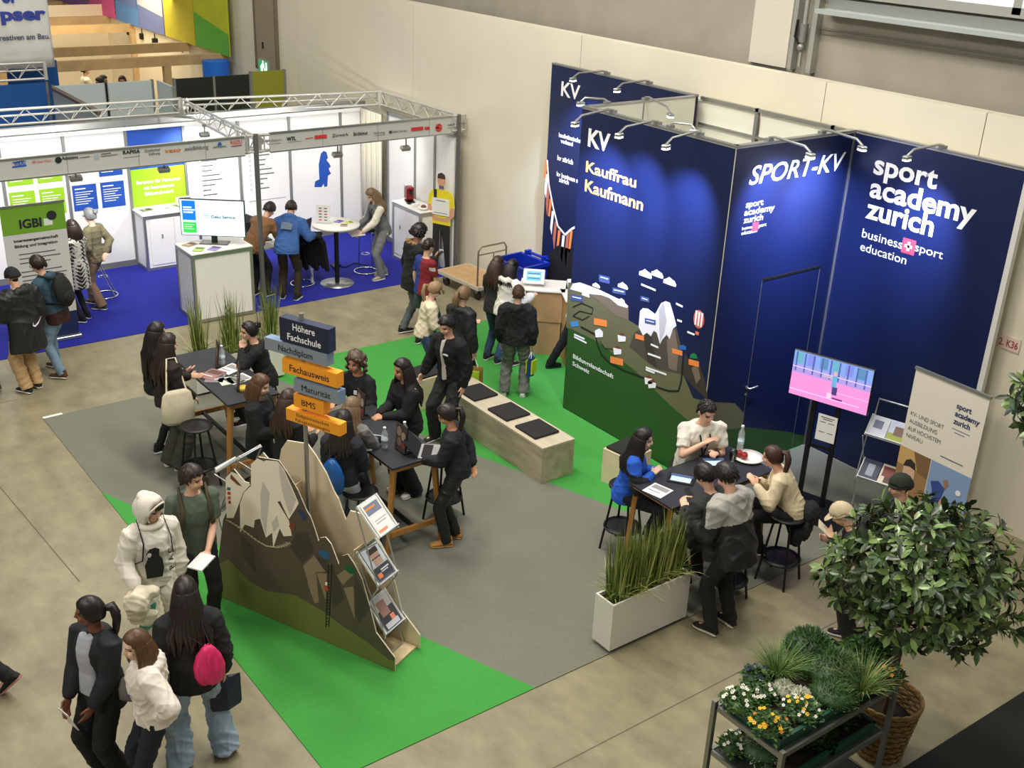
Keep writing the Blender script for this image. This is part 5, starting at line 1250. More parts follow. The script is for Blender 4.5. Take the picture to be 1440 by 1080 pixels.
for k in range(2): m.box((0, -.0035, (z1-z0)*(.40-.07*k)), ((x1-x0)*(.7-.2*k), .001, .01), GREYT)
for a in (-1, 1):
    for b in (.06, -.32): m.box((a*(x1-x0)*.22, -.0035, (z1-z0)*b+.05), ((x1-x0)*.3, .001, .008), GREYT)
o = m.build('notice'); o.matrix_world = Mz(TVC, TVR) @ Matrix.Translation(V(((x0+x1)/2, .05, (z0+z1)/2))); tag(o, 'white paper notice hung between the legs of the television stand', 'notice')
m = MB(); m.tube([(-6.83, 9.5, .03), (-6.75, 9.42, .025), (-6.6, 9.40, .02), (-6.45, 9.46, .02)], .009, BLACK, n=5); tag(m.build('power_cable'), 'black cable at the foot of the television stand', 'cable')
# brochure rack right of the TV
RL = V((-6.22, 10.02, .009)); RR = TVR
ri = Mz(RL, RR).inverted(); rn = V((-math.sin(RR), math.cos(RR), 0)); rp = lambda px, py: ri @ atp(px, py, RL, rn)
zt = [rp(1244, 591).z, rp(1229, 614).z, rp(1240, 655).z, rp(1222, 675).z]
trs = [(.08, zt[0], -.10, zt[1]+.04), (.08, zt[2]-.0, -.10, zt[3]+.04)]
r = tray_rack('folding brochure rack between television and roll-up banner', RL, RR, trs, w=.42)
m = MB(); m.tube([(-.2, .1, zt[0]-.04), (-.2, .16, zt[0]+.16), (.2, .16, zt[0]+.16), (.2, .1, zt[0]-.04)], .011, WIRE, n=6); m.build('top_loop', r)
for k, (dx, lb, bg, sh) in enumerate(((-.10, 'snow-sport brochure on the left of the upper rack tray', (206, 212, 224), [(-.3, .2, -.1, .3, (110, 116, 140))]), (.11, 'green field brochure on the right of the upper rack tray', (190, 200, 226), [(-.5, .5, -.5, -.1, (150, 160, 70)), (-.2, .3, -.2, .25, (120, 90, 80))]))):
    brochure(lb, tray_frame(RL, RR, trs[0], .002) @ Matrix.Translation(V((dx, 0, 0))), .2, .24, bg, sh)
for k, (dx, lb, bg, sh) in enumerate(((-.10, 'dark brochure on the left of the lower rack tray', (62, 70, 90), [(-.2, .2, -.3, .3, (150, 156, 176))]), (.11, 'red and cream brochure on the right of the lower rack tray', (220, 206, 190), [(-.4, .4, -.1, .4, (120, 60, 50)), (-.2, .3, -.4, -.1, (90, 66, 60))]))):
    brochure(lb, tray_frame(RL, RR, trs[1], .002) @ Matrix.Translation(V((dx, 0, 0))), .2, .24, bg, sh)
# roll-up banner at the right
RO = V((-5.49, 9.82, .01))
root = thing('roll_up_banner', 'white sport academy zurich roll-up banner with two sport photos', 'banner', RO, R(-2))
m = MB(); m.box((0, 0, 1.03), (.86, .01, 2.0), mat('banner_white', (222, 216, 204), .6))
k0 = [0]
def br(u0, u1, v0, v1, c, sh=0.0): 
    k0[0] += 1; m.quad([V((-.43+.86*u, -.0055-.0003*k0[0], 2.03-2.0*v)) for u, v in ((u0, v1), (u1, v1), (u1, v0), (u0, v0))], flat(c))
def bp(pts, c): 
    k0[0] += 1; m.quad([V((-.43+.86*u, -.0055-.0003*k0[0], 2.03-2.0*v)) for u, v in pts], flat(c))
tx = lambda s, u, v, h, c, wd=None, b=.01: m.text(s, V((-.43+.86*u, -.006, 2.03-2.0*v)), (1, 0, 0), (0, 0, 1), h, c, width=wd, bold=b, off=.002)
NVY2 = flat((44, 56, 96))
for k, s in enumerate(('sport', 'academy', 'zurich')): tx(s, .62, .115+.042*k, .06, NVY2, (.17, .28, .19)[k], .03)
br(.62, .86, .225, .23, (120, 124, 140)); br(.66, .8, .242, .247, (120, 124, 140))
for k, s in enumerate(('KV- UND SPORT', 'AUSBILDUNG', 'AUF HÖCHSTEM', 'NIVEAU')): tx(s, .05, .255+.042*k, .048, flat((96, 98, 108)), (.40, .34, .40, .2)[k], .0)
br(.55, .86, .395, .402, (110, 112, 120))
br(0, .445, .44, .86, (150, 116, 74)); br(.455, 1, .44, .86, (126, 152, 190))
br(0, .445, .44, .54, (196, 160, 100)); bp([(.2, .44), (.445, .44), (.445, .56), (.3, .55)], (120, 92, 60)); bp([(0, .66), (.445, .72), (.445, .86), (0, .86)], (30, 28, 32)); bp([(.05, .70), (.36, .70), (.40, .86), (.02, .86)], (130, 38, 34))
bp([(.10, .53), (.18, .51), (.26, .53), (.27, .60), (.24, .66), (.18, .69), (.13, .66), (.10, .60)], (206, 172, 142)); bp([(.09, .545), (.12, .505), (.18, .49), (.25, .505), (.275, .545), (.18, .535)], (44, 42, 40)); bp([(.14, .68), (.23, .68), (.25, .72), (.13, .72)], (196, 160, 132))
bp([(.455, .76), (1, .72), (1, .86), (.455, .86)], (60, 76, 40)); bp([(.66, .64), (.8, .62), (.84, .76), (.62, .76)], (46, 60, 36)); bp([(.9, .60), (.96, .58), (.98, .74), (.88, .74)], (66, 72, 48))
bp([(.50, .555), (.60, .535), (.70, .56), (.66, .66), (.56, .665), (.54, .60)], (50, 72, 140)); bp([(.66, .52), (.71, .505), (.74, .535), (.70, .565)], (150, 112, 90)); bp([(.53, .66), (.67, .66), (.70, .74), (.56, .76)], (34, 34, 46)); bp([(.58, .75), (.64, .75), (.66, .84), (.62, .84)], (40, 36, 40)); bp([(.68, .62), (.74, .72), (.72, .73), (.66, .65)], (200, 150, 120))
bp([(.88+.035*math.cos(a), .55+.016*math.sin(a)) for a in np.linspace(0, 5.8, 12)], (226, 226, 232))
m.build('print', root)
m = MB(); m.box((0, 0, 2.04), (.88, .03, .03), ALU); m.build('top_rail', root); m = MB(); m.box((0, .0, .025), (.9, .2, .05), ALU, bev=.01); m.build('cassette', root)

# ------------------------------------------------------------------ laurel tree in a basket
LEAFM = [mat('laurel_leaf', (58, 82, 38), .32, var=.2, scale=3, spec=.6), mat('laurel_leaf_light', (112, 138, 74), .3, var=.15, scale=3, spec=.7), mat('laurel_leaf_dark', (34, 52, 26), .35, spec=.6)]
BARK = mat('bark', (92, 74, 54), .85, var=.25, scale=14)
TB = V((-3.86, 6.98, 0))
root = thing('laurel_tree', 'round-crowned glossy laurel tree standing in the wicker basket', 'tree', TB+V((0, 0, .34)))
CC = V((.03, .07, 1.38)); CRX, CRZ = .68, .53
m = MB(); m.tube([(0, 0, 0), (.01, .0, .25), (-.01, .01, .5), (.0, .02, .8), (.02, .04, 1.15)], [.036, .032, .03, .028, .02], BARK, n=10)
brs = []
for i in range(26):
    a = i*2.4; el = R(-25+105*((i*.618) % 1)); e = CC+V((CRX*.75*math.cos(a)*math.cos(el), CRX*.75*math.sin(a)*math.cos(el), CRZ*.75*math.sin(el)))
    s = V((.0, .02, .80+.3*((i*.37) % 1))); m.tube([s, (s+e)/2+V((0, 0, -.05)), e], [.014, .010, .005], BARK, n=6); brs.append(e)
m.build('trunk', root)
def leaf(mb, p, d, up, L, w, m):
    d = d.normalized(); s = d.cross(up); s = s.normalized() if s.length > .01 else V((1, 0, 0)); u = s.cross(d)
    vs = [p, p+d*L*.3+s*w*.8+u*w*.25, p+d*L*.65+s*w*.85+u*w*.22, p+d*L-u*L*.06, p+d*L*.65-s*w*.85+u*w*.22, p+d*L*.3-s*w*.8+u*w*.25, p+d*L*.33, p+d*L*.66]
    mb.add(vs, [(0, 1, 6), (1, 2, 7, 6), (2, 3, 7), (0, 6, 5), (6, 7, 4, 5), (7, 3, 4)], m, True)
m = MB()
for i in range(330):
    z = 1-2*(i+.5)/330; a = i*2.399963; rr = math.sqrt(1-z*z); n = V((rr*math.cos(a), rr*math.sin(a), z))
    lump = 1+.10*math.sin(3*a+2)*math.cos(2.2*z)+.07*math.sin(5*a-z*4)+RNG.uniform(-.10, .08)
    k = RNG.choice([1.0, .86, .68], p=[.6, .25, .15])*lump
    c = CC+V((n.x*CRX*k, n.y*CRX*k, n.z*CRZ*k))
    if n.z < -.75: c.z += .1
    tw = (n+V((0, 0, .35))+V(RNG.uniform(-.5, .5, 3))).normalized()
    m.tube([c-tw*.10, c+tw*.03], .0035, BARK, n=4, cap=False)
    for j in range(8):
        az = j*2.4+i; pr = tw.orthogonal().normalized(); pr = Matrix.Rotation(az, 3, tw) @ pr
        d = (pr*RNG.uniform(.6, 1.1)+tw*RNG.uniform(.1, .9)+V((0, 0, RNG.uniform(-.45, .1)))).normalized()
        leaf(m, c-tw*(.07*(j/8)), d, tw, RNG.uniform(.085, .135), RNG.uniform(.020, .030), LEAFM[RNG.choice(3, p=[.5, .26, .24])])
m.build('foliage', root)
root = thing('wicker_basket', 'tall round wicker basket holding the laurel tree', 'basket', TB)
WK = mat('wicker', (150, 118, 68), .7, var=.25, scale=14); WKD = mat('wicker_dark', (98, 74, 42), .75, var=.2, scale=14)
m = MB(); nr = 26; H = .52
prof = lambda t: .185+.075*t
for r_ in range(nr):
    t = r_/(nr-1); R0 = prof(t); pts = []
    for k in range(73):
        a = 2*math.pi*k/72; rr = R0+.006*math.cos(18*a+math.pi*r_); pts.append((rr*math.cos(a), rr*math.sin(a), .012+H*t))
    m.tube(pts, .0115, WK if r_ % 3 else WKD, n=5, cap=False)
for k in range(36):
    a = 2*math.pi*k/36; m.tube([(prof(t)*math.cos(a), prof(t)*math.sin(a), .005+H*t) for t in (0, .5, 1)], .006, WKD, n=4)
m.lathe([(.001, .0), (.18, .0), (.18, .012), (.001, .012)], WKD); m.build('weave', root)
m = MB(); R0 = prof(1)+.005
for j in (0, 1): m.tube([(R0*math.cos(a), R0*math.sin(a), H+.018+.012*math.sin(12*a+j*3.14)) for a in np.linspace(0, 2*math.pi, 97)], .014, WK, n=6, cap=False)
m.build('rim', root)
m = MB(); m.lathe([(.001, .34), (.20, .34), (.20, .37), (.001, .40)], SOIL, n=20); m.build('soil', root)

tree1, basket1 = [o for o in COL.objects if o.name == 'laurel_tree'][0], root
e_ = at(1620, 590, 2.30); T2 = V((e_.x, e_.y, 0))
o = dup(tree1, T2+V((0, 0, .37)), 2.1, 'second laurel tree of which only a few leaves reach into the right edge'); o.scale = (1.4, 1.4, 1.4)
o = dup(basket1, T2, .4, 'wicker basket of the second laurel tree at the right edge'); o.scale = (1.1, 1.1, 1.1)

# ------------------------------------------------------------------ plant trolley
root = thing('plant_trolley', 'metal plant trolley carrying trays of flowers', 'plant trolley', (-3.85, 5.83, 0))
GALV = mat('galvanised_post', (140, 142, 136), .4, .7)
for a, b in ((-1, -1), (1, -1), (-1, 1), (1, 1)):
    m = MB(); m.box((a*.315, b*.63, .62), (.035, .035, 1.0), GALV); m.build('post', root)
for z in (1.06, .66, .22):
    m = MB(); m.box((0, 0, z), (.60, 1.24, .022), mat('shelf_board', (48, 54, 46), .6)); 
    for s in (-1, 1): m.box((s*.30, 0, z), (.02, 1.26, .04), GALV); m.box((0, s*.62, z), (.6, .02, .04), GALV)
    m.build('shelf', root)
for a in (-1, 1):
    for b in (-1, 1): m = MB(); m.tube([(a*.27-.02, b*.56, .06), (a*.27+.02, b*.56, .06)], .06, BLACKP, n=12); m.box((a*.27, b*.56, .14), (.05, .06, .1), ALUD); m.build('caster', root)
TRAYM = mat('green_tray', (26, 74, 54), .4)
def tray(label, c, s):
    m = MB(); w, l, h = s
    for a in (-1, 1): m.box((a*(w/2-.006), 0, h/2), (.012, l, h), TRAYM); m.box((0, a*(l/2-.006), h/2), (w-.024, .012, h), TRAYM); m.box((a*(w/2), 0, h), (.03, l+.02, .01), TRAYM); m.box((0, a*(l/2), h), (w+.02, .03, .01), TRAYM)
    m.box((0, 0, .006), (w-.01, l-.01, .012), TRAYM); m.box((0, 0, h-.035), (w-.03, l-.03, .03), SOIL)
    o = m.build('plant_tray'); o.location = c; return tag(o, label, 'tray', 'green plastic trays on the plant trolley')
TX, TY, TZ1 = -3.85, 5.83, 1.073
tray('green plastic tray under the pansies at the near end of the trolley', (TX, 5.43, TZ1), (.52, .40, .10))
tray('green plastic tray in the middle of the plant trolley', (TX, 5.84, TZ1), (.52, .38, .10))
tray('green plastic tray at the far end of the plant trolley', (TX, 6.24, TZ1), (.52, .38, .10))
tray('green plastic tray on the middle shelf of the plant trolley', (TX, 5.6, .672), (.52, .5, .09)); tray('green plastic tray at the far end of the middle trolley shelf', (TX, 6.15, .672), (.52, .45, .09))
GL = lambda n, c: mat('leaf_'+n, c, .55, var=.25, scale=8)
def clump(name, label, c, r, h, n, cols, kind='leaf', fl=None, cat='plant', group=None, L=.05):
    root = thing(name, label, cat, c, group=group)
    m = MB()
    for i in range(n):
        a = RNG.uniform(0, 6.283); q = math.sqrt(RNG.rand()); el = math.acos(min(1, q)); cc = V((r*q*math.cos(a), r*q*math.sin(a), h*math.sqrt(max(0, 1-q*q))*RNG.uniform(.75, 1.05)))
        nn = V((math.cos(a)*q, math.sin(a)*q, .7)).normalized(); mm = cols[RNG.randint(len(cols))]
        if kind == 'leaf': leaf(m, cc, (nn+V(RNG.uniform(-.9, .9, 3))).normalized(), V((0, 0, 1)), L*RNG.uniform(.6, 1.1), L*.26, mm)
        elif kind == 'needle': leaf(m, cc-nn*L*.5, (nn+V(RNG.uniform(-.5, .5, 3))).normalized(), V((0, 0, 1)), L*RNG.uniform(.7, 1.2), L*.09, mm)
        else: blade(m, (r*.25*q*math.cos(a), r*.25*q*math.sin(a), 0), (nn.x*.7, nn.y*.7, 1), h*RNG.uniform(.8, 1.4), .0028, mm, RNG.uniform(.4, 1.0))
    m.ell((0, 0, h*.35), (r*.88, r*.88, h*.52), cols[-1]) if kind != 'blade' else None
    m.build('foliage', root)
    for k, (fc, nf, fr) in enumerate(fl or ()):
        for i in range(nf):
            a = RNG.uniform(0, 6.283); q = math.sqrt(RNG.rand()); b = V((r*q*math.cos(a), r*q*math.sin(a), h*(1.05-.3*q)+.015)); nn = V((math.cos(a)*.4+.35, math.sin(a)*.4-.35, .9)).normalized()
            m = MB(); s = nn.orthogonal().normalized(); t_ = nn.cross(s); mm = flat(fc)
            for j in range(5):
                th = j*1.2566; d = s*math.cos(th)+t_*math.sin(th); e = nn.cross(d)
                m.quad([b, b+d*fr*.6+e*fr*.5, b+d*fr*1.05+e*fr*.2+nn*.003, b+d*fr*1.05-e*fr*.2+nn*.003, b+d*fr*.6-e*fr*.5], mm)
            m.ell(b+nn*.003, (fr*.22, fr*.22, fr*.2), flat((230, 170, 40) if sum(fc) > 300 else (40, 24, 60)), n=6, k=4); m.tube([b-nn*.05, b], .0018, GL('pansy', (60, 92, 36)), n=4, cap=False)
            m.build('flower', root)
    return root
G1, G2, G3, G4 = GL('mid', (74, 112, 48)), GL('dark', (44, 76, 36)), GL('pale', (140, 164, 92)), GL('grey', (186, 190, 166))
tz = TZ1+.075
on = lambda px, py, z=0.0: at(px, py, tz+.05+z)
def pl(px, py): p = on(px, py); return V((min(max(p.x, TX-.25), TX+.25), min(max(p.y, 5.22), 6.44), tz))
clump('pansy', 'white pansy plant at the near left corner of the trolley', pl(1042, 985), 0.140, 0.096, 240, [G1, G2, GL('pansy', (60, 92, 36))], fl=[((240, 240, 226), 20, 0.0145)], cat='flower', L=.045, group=None)
clump('pansy', 'white and violet pansy plant beside the dark blue flowers', pl(1068, 975), 0.122, 0.102, 210, [G1, G2], fl=[((240, 238, 230), 12, 0.0132)], cat='flower', L=.045)
clump('pansy', 'yellow pansy plant at the near corner of the trolley', pl(1082, 1018), 0.140, 0.096, 255, [G1, G2], fl=[((236, 190, 40), 14, 0.0152), ((200, 120, 40), 4, 0.0132)], cat='flower', L=.045)
clump('pansy', 'yellow and white pansy plant right of the grey cushions', pl(1128, 998), 0.140, 0.096, 240, [G1, G2], fl=[((240, 196, 60), 11, 0.0145), ((238, 236, 226), 12, 0.0125)], cat='flower', L=.045)
clump('muscari', 'dark blue flowering plant on the far left edge of the trolley', pl(1058, 955), 0.098, 0.144, 135, [G1, G2], fl=[((44, 44, 92), 16, 0.0119)], cat='flower', L=.05)
clump('cushion_plant', 'grey cushion plant on the trolley, left one', pl(1102, 968), 0.091, 0.108, 450, [G4, GL('grey2', (140, 146, 120)), G4], 'needle', L=.035)
clump('cushion_plant', 'grey cushion plant on the trolley, right one', pl(1124, 977), 0.098, 0.102, 450, [G4, GL('grey2', (140, 146, 120)), G4], 'needle', L=.035)
clump('tufted_grass', 'pale green tufted grass at the far left of the trolley', pl(1094, 942), 0.195, 0.240, 390, [G3, G1], 'blade')
clump('juniper', 'rounded dark juniper at the far edge of the trolley', pl(1137, 918), 0.207, 0.240, 1350, [G2, G1, GL('jun', (40, 66, 34)), G2], 'needle', L=.055)
clump('moss_shrub', 'wide dense green shrub in the middle of the trolley', pl(1172, 945), 0.256, 0.204, 1500, [G1, G2, GL('moss', (62, 88, 40)), G2], 'needle', L=.05)
clump('moss_shrub', 'dense green shrub at the front edge of the trolley', pl(1172, 975), 0.183, 0.144, 900, [G1, GL('moss', (62, 88, 40)), G2], 'needle', L=.045)
clump('tufted_grass', 'long pale arching grass on the right of the trolley', pl(1212, 965), 0.244, 0.264, 330, [G3, GL('straw', (150, 150, 90)), G1], 'blade')
clump('leafy_shrub', 'dark leafy shrub at the far right corner of the trolley', pl(1216, 925), 0.195, 0.180, 630, [G2, G2, G1], 'leaf', L=.055)
clump('primrose', 'dark-leaved plant with orange flowers by the trolley post', pl(1248, 950), 0.134, 0.120, 300, [G2, GL('brownleaf', (70, 54, 36))], fl=[((226, 150, 40), 8, 0.0145)], cat='flower', L=.05)
lo = .672+.065
clump('heather', 'grey flowering heather on the middle trolley shelf', (TX-.02, 5.42, lo), .17, .14, 500, [GL('heath', (110, 104, 100)), G4, G2], 'needle', L=.05)
clump('leafy_shrub', 'green leafy shrub on the middle trolley shelf', (TX+.02, 5.86, lo), .20, .17, 520, [G2, G1], 'leaf', fl=[((226, 140, 40), 8, 0.0132)], L=.055)
clump('pansy', 'white pansy plant on the middle trolley shelf', (TX-.17, 5.28, lo), .10, .10, 120, [G1, G2], fl=[((238, 238, 226), 11, 0.0132)], cat='flower', L=.045)
clump('leafy_shrub', 'dark shrub at the far end of the middle trolley shelf', (TX, 6.2, lo), .18, .15, 400, [G2, G1], 'leaf', L=.055)
# ------------------------------------------------------------------ people
TMP = bpy.data.scenes.new('scratch')
def remesh(mb, vox, smooth=2, hold=None):
    me = bpy.data.meshes.new('r'); me.from_pydata(mb.v, [], mb.f); me.update()
    ob = bpy.data.objects.new('r', me); TMP.collection.objects.link(ob)
    md = ob.modifiers.new('r', 'REMESH'); md.mode = 'VOXEL'; md.voxel_size = vox; md.adaptivity = 0
    vl = TMP.view_layers[0]; vl.update(); dg = vl.depsgraph
    ev = ob.evaluated_get(dg); m2 = ev.to_mesh()
    n = len(m2.vertices); co = np.empty(n*3, np.float32); m2.vertices.foreach_get('co', co); co = co.reshape(-1, 3).astype(np.float64)
    F = len(m2.polygons); ls = np.empty(F, np.int32); m2.polygons.foreach_get('loop_total', ls)
    lv = np.empty(len(m2.loops), np.int32); m2.loops.foreach_get('vertex_index', lv)
    ed = np.empty(len(m2.edges)*2, np.int32); m2.edges.foreach_get('vertices', ed); ed = ed.reshape(-1, 2)
    ev.to_mesh_clear(); bpy.data.objects.remove(ob); bpy.data.meshes.remove(me)
    deg = np.zeros(n); np.add.at(deg, ed[:, 0], 1); np.add.at(deg, ed[:, 1], 1); deg = np.maximum(deg, 1)[:, None]
    wgt = np.full((n, 1), .6)
    if hold is not None:
        for c, r in hold: wgt[((co-np.array(c))**2).sum(1) < r*r] = .12
    for _ in range(smooth):
        s = np.zeros_like(co); np.add.at(s, ed[:, 0], co[ed[:, 1]]); np.add.at(s, ed[:, 1], co[ed[:, 0]])
        co = co + wgt*(s/deg-co)
    return co, ls, lv
def normals(co, ls, lv):
    st = np.concatenate([[0], np.cumsum(ls)[:-1]])
    a = co[lv[st]]; b = co[lv[st+1]]; c = co[lv[st+2]]
    fn = np.cross(b-a, c-a); vn = np.zeros_like(co)
    fi = np.repeat(np.arange(len(ls)), ls); np.add.at(vn, lv, fn[fi])
    return vn/np.maximum(np.linalg.norm(vn, axis=1, keepdims=True), 1e-9)
def wrinkle(co, ls, lv, amp, seed, k=26.0, zs=.45):
    r = np.random.RandomState(seed); d = np.zeros(len(co))
    for i in range(6):
        w = r.normal(size=3); w[2] = w[2]*.8+.6*r.choice([-1, 1]); w /= np.linalg.norm(w); f = k*(.55+1.1*r.rand())
        ph = co @ (w*f)+r.rand()*6.28+1.8*np.sin(co @ (r.normal(size=3)*k*.30)+r.rand()*6.28)
        msk = .5+.5*np.sin(co @ (r.normal(size=3)*k*.22)+r.rand()*6.28)
        d += (1-np.abs(np.sin(ph)))**2*msk
    d = d/1.3-.35
    return co + normals(co, ls, lv)*(d*amp)[:, None]
def to_obj(name, co, ls, lv, mats, parent=None, fmat=None):
    me = bpy.data.meshes.new(name)
    me.vertices.add(len(co)); me.vertices.foreach_set('co', co.astype(np.float32).ravel())
    me.loops.add(len(lv)); me.loops.foreach_set('vertex_index', lv)
    me.polygons.add(len(ls)); me.polygons.foreach_set('loop_start', np.concatenate([[0], np.cumsum(ls)[:-1]]).astype(np.int32))
    for m in mats: me.materials.append(m)
    if fmat is not None: me.polygons.foreach_set('material_index', fmat.astype(np.int32))
    me.update(calc_edges=True); me.validate()
    me.polygons.foreach_set('use_smooth', np.ones(len(me.polygons), bool))
    return link(name, me, parent)
SKINS = {'light': (226, 178, 150), 'fair': (232, 192, 168), 'tan': (196, 142, 108), 'dark': (128, 82, 58)}
def skin(k): return mat('skin_'+k, SKINS[k], .5, var=.05, scale=20)
def fabric(c, rough=.85, var=.10): return mat('fabric_%d_%d_%d' % tuple(c), c, rough, var=var, scale=9, bump=.12, bscale=140)
def hairm(c): return mat('hair_%d_%d_%d' % tuple(c), c, .42, var=.30, scale=18, stretch=(2.2, 2.2, .25), spec=.5)
_seed = [100]
def person(label, h, face, head=None, foot=None, pos=None, lean=0, side=0, hp=12, hy=0, htilt=0, arms=('down', 'down'), elbow=None, feet=None, seat=None, sk='light', hair=('short', (30, 24, 20)), top=None, legs=None, shoes=(24, 24, 26), sole=(225, 225, 220), female=False, wide=1.0, vox=.0105, extras=(), dz=.009, curl=(.5, .5), inner=None, twist=0, hips=None, gaze=0):
    _seed[0] += 1; rs = np.random.RandomState(_seed[0])
    s = h/1.745
    wd = wide*(.93 if female else 1.0)
    L, S = R(lean), R(side)
    pz = seat if seat is not None else .945
    if hips: Pv = V(hips)
    else: Pv = V((0, -.16*math.sin(L) if seat is None else 0, pz - (.02 if lean > 25 else 0)))
    up = V((math.sin(S), math.sin(L), math.cos(L))).normalized(); fw = V((0, math.cos(L), -math.sin(L))); rt = fw.cross(up).normalized(); fw = up.cross(rt).normalized()
    tw = Matrix.Rotation(R(twist), 3, up)
    rts, fws = tw @ rt, tw @ fw
    # head
    nb = Pv + up*.50
    hd = (up*.75 + V((0, 0, .35)) + fw*.12).normalized()
    Hc = nb + hd*.165 + fws*.012
    hm = Matrix((rts, fws, up)).transposed().to_3x3()
    hm = Matrix.Rotation(R(hy), 3, 'Z') @ (Matrix((rts, V((-rts.y, rts.x, 0)).normalized(), V((0, 0, 1)))).transposed().to_3x3()) 
    hr, hf, hu = hm.col[0].normalized(), hm.col[1].normalized(), V((0, 0, 1)); hr = hf.cross(hu).normalized()
    q = Matrix.Rotation(-R(hp), 3, hr); hf, hu = q @ hf, q @ hu
    q = Matrix.Rotation(R(htilt), 3, hf); hr, hu = q @ hr, q @ hu
    HM = Matrix((hr, hf, hu)).transposed()
    Hc = Hc + hf*.02*math.sin(R(abs(hp)))
    hw = lambda x, y, z: Hc + hr*x + hf*y + hu*z
    # arms
    PRE = {'down': (.235, .03, .86), 'out': (.30, .05, .90), 'front': (.11, .30, 1.10), 'low': (.10, .24, .93), 'table': (.15, .40, 1.09), 'pocket': (.20, .08, .90), 'hip': (.18, -.05, 1.0), 'chin': (.03, .17, 1.42), 'back': (.06, -.17, .98), 'phone': (.09, .27, 1.20), 'up': (.16, .36, 1.30)}
    sh = []; el = []; wr = []
    for i, sg in ((0, -1), (1, 1)):
        a = arms[i]
        S0 = Pv + up*.435 + rts*(sg*.165*wd)
        if isinstance(a, str):
            t = V(PRE[a]); t.x *= sg
            if seat is not None: t.z += seat-.945
            if lean and a in ('front', 'low', 'phone', 'table', 'chin', 'up'): t = Pv + (Matrix((rts, fws, up)).transposed() @ (t-V((0, 0, pz)))) if a == 'chin' else t + V((0, .10*math.sin(L), 0))
        else: t = V(a)
        d = t-S0; l1, l2 = .285, .25; D = min(d.length, l1+l2-.004); d.normalize(); t = S0+d*D
        pole = V((sg*.45, -.5, -.75))
        if elbow and elbow[i]: pole = V(elbow[i])
        pole = (pole-d*pole.dot(d)).normalized()
        ca = (l1*l1+D*D-l2*l2)/(2*l1*D); ca = max(-1, min(1, ca))
        E_ = S0+d*(l1*ca)+pole*(l1*math.sqrt(1-ca*ca))
        sh.append(S0); el.append(E_); wr.append(t)
    # legs
    hj = [Pv + rt*(sg*.088) + V((0, 0, -.045)) for sg in (-1, 1)]
    if feet is None: feet = [(-.10, -.02, 0), (.10, .03, 0)] if seat is None else [(-.10, .30, .27), (.12, .33, .27)]
    kn = []; an = []; toe = []
    for i, sg in ((0, -1), (1, 1)):
        f = feet[i]; ya = R(f[3]) if len(f) > 3 else R(-8*sg)*-1
        A0 = V((f[0], f[1], f[2]+.085)); d = A0-hj[i]; l1, l2 = .445, .425; D = min(d.length, l1+l2-.002); d.normalize(); A0 = hj[i]+d*D
        pole = V((sg*.12, 1, .15)); pole = (pole-d*pole.dot(d)).normalized()
        ca = max(-1, min(1, (l1*l1+D*D-l2*l2)/(2*l1*D)))
        kn.append(hj[i]+d*(l1*ca)+pole*(l1*math.sqrt(max(0, 1-ca*ca)))); an.append(A0)
        pt = R(f[4]) if len(f) > 4 else 0
        toe.append(V((math.sin(-ya*1.0)*math.cos(pt) if len(f) > 3 else sg*.15, math.cos(ya)*math.cos(pt), -math.sin(pt))).normalized())
    sp = lambda t: Pv + up*t
    TS = [(-.11, .115, .09, 0), (-.03, .163, .115, -.012), (.06, .158, .110, -.008), (.17, .132 if female else .142, .098, .0), (.28, .150, .112, .010), (.37, .166, .112, .008), (.44, .150, .09, -.004), (.49, .085, .065, -.006), (.525, .055, .056, 0)]
    def torso(mb, pad, t0, t1, m, flare=0.0, k=1.0, bulk=1.0, zdrop=True):
        secs = []
        ts = [t for t in TS if t0 <= t[0] <= t1]
        if ts[0][0] > t0+.02 or t0 < TS[0][0]:
            w0 = TS[1]; 
            if t0 < -.03: ts = [t for t in ts if t[0] > -.06]
            n = max(1, int((-.03-t0)/.08)) if t0 < -.03 else 0
            for i in range(n+1):
                tt = t0+(-.03-t0)*i/max(1, n) if n else t0
                if n and i == n: break
                u = (tt+.03)/(t0+.03) if t0 < -.03 else 0
                secs.append((tt, w0[1]+flare*u, w0[2]+flare*u, w0[3]))
        secs += [t for t in ts]
        out = []
        for tt, rx, ry, oy in secs:
            if tt >= 0: c = sp(tt)
            elif seat is None or tt > -.12: c = Pv + (up*.35+V((0, 0, .65)))*tt
            else: c = Pv + V((0, .0, tt))
            u_ = max(0, min(1, tt/.4)); r_ = (rt*(1-u_)+rts*u_).normalized(); f_ = (fw*(1-u_)+fws*u_).normalized()
            if tt < 0: f_ = (fw*.35+V((0, .65, 0))).normalized()
            out.append((c+f_*oy, r_*(rx*wd*bulk+pad), f_*(ry*bulk*(1.0)+pad)))
        mb.loft(out, m, n=20)
    sm = skin(sk)
    # ---- body: one surface
    b = MB(); torso(b, -.012, -.11, .53, sm)
    b.tube([sp(.46), nb+hd*.03, nb+hd*.10], [.058, .052, .05], sm, n=12, ball=True)
    # head
    b.ell(hw(0, -.012, .032), (.074, .094, .086), sm, 18, 12, HM); b.ell(hw(0, .022, -.045), (.056, .066, .066), sm, 14, 10, HM)
    b.ell(hw(0, .045, -.088), (.030, .034, .026), sm, 10, 8, HM); b.ell(hw(0, .062, .035), (.052, .026, .03), sm, 10, 8, HM)
    b.tube([hw(0, .084, .018), hw(0, .102, -.022), hw(0, .086, -.034)], [.011, .0145, .012], sm, n=8, ball=True)
    for sg in (-1, 1):
        b.ell(hw(sg*.077, -.012, -.006), (.014, .02, .031), sm, 8, 6, HM); b.ell(hw(sg*.036, .062, -.03), (.024, .024, .026), sm, 8, 6, HM)
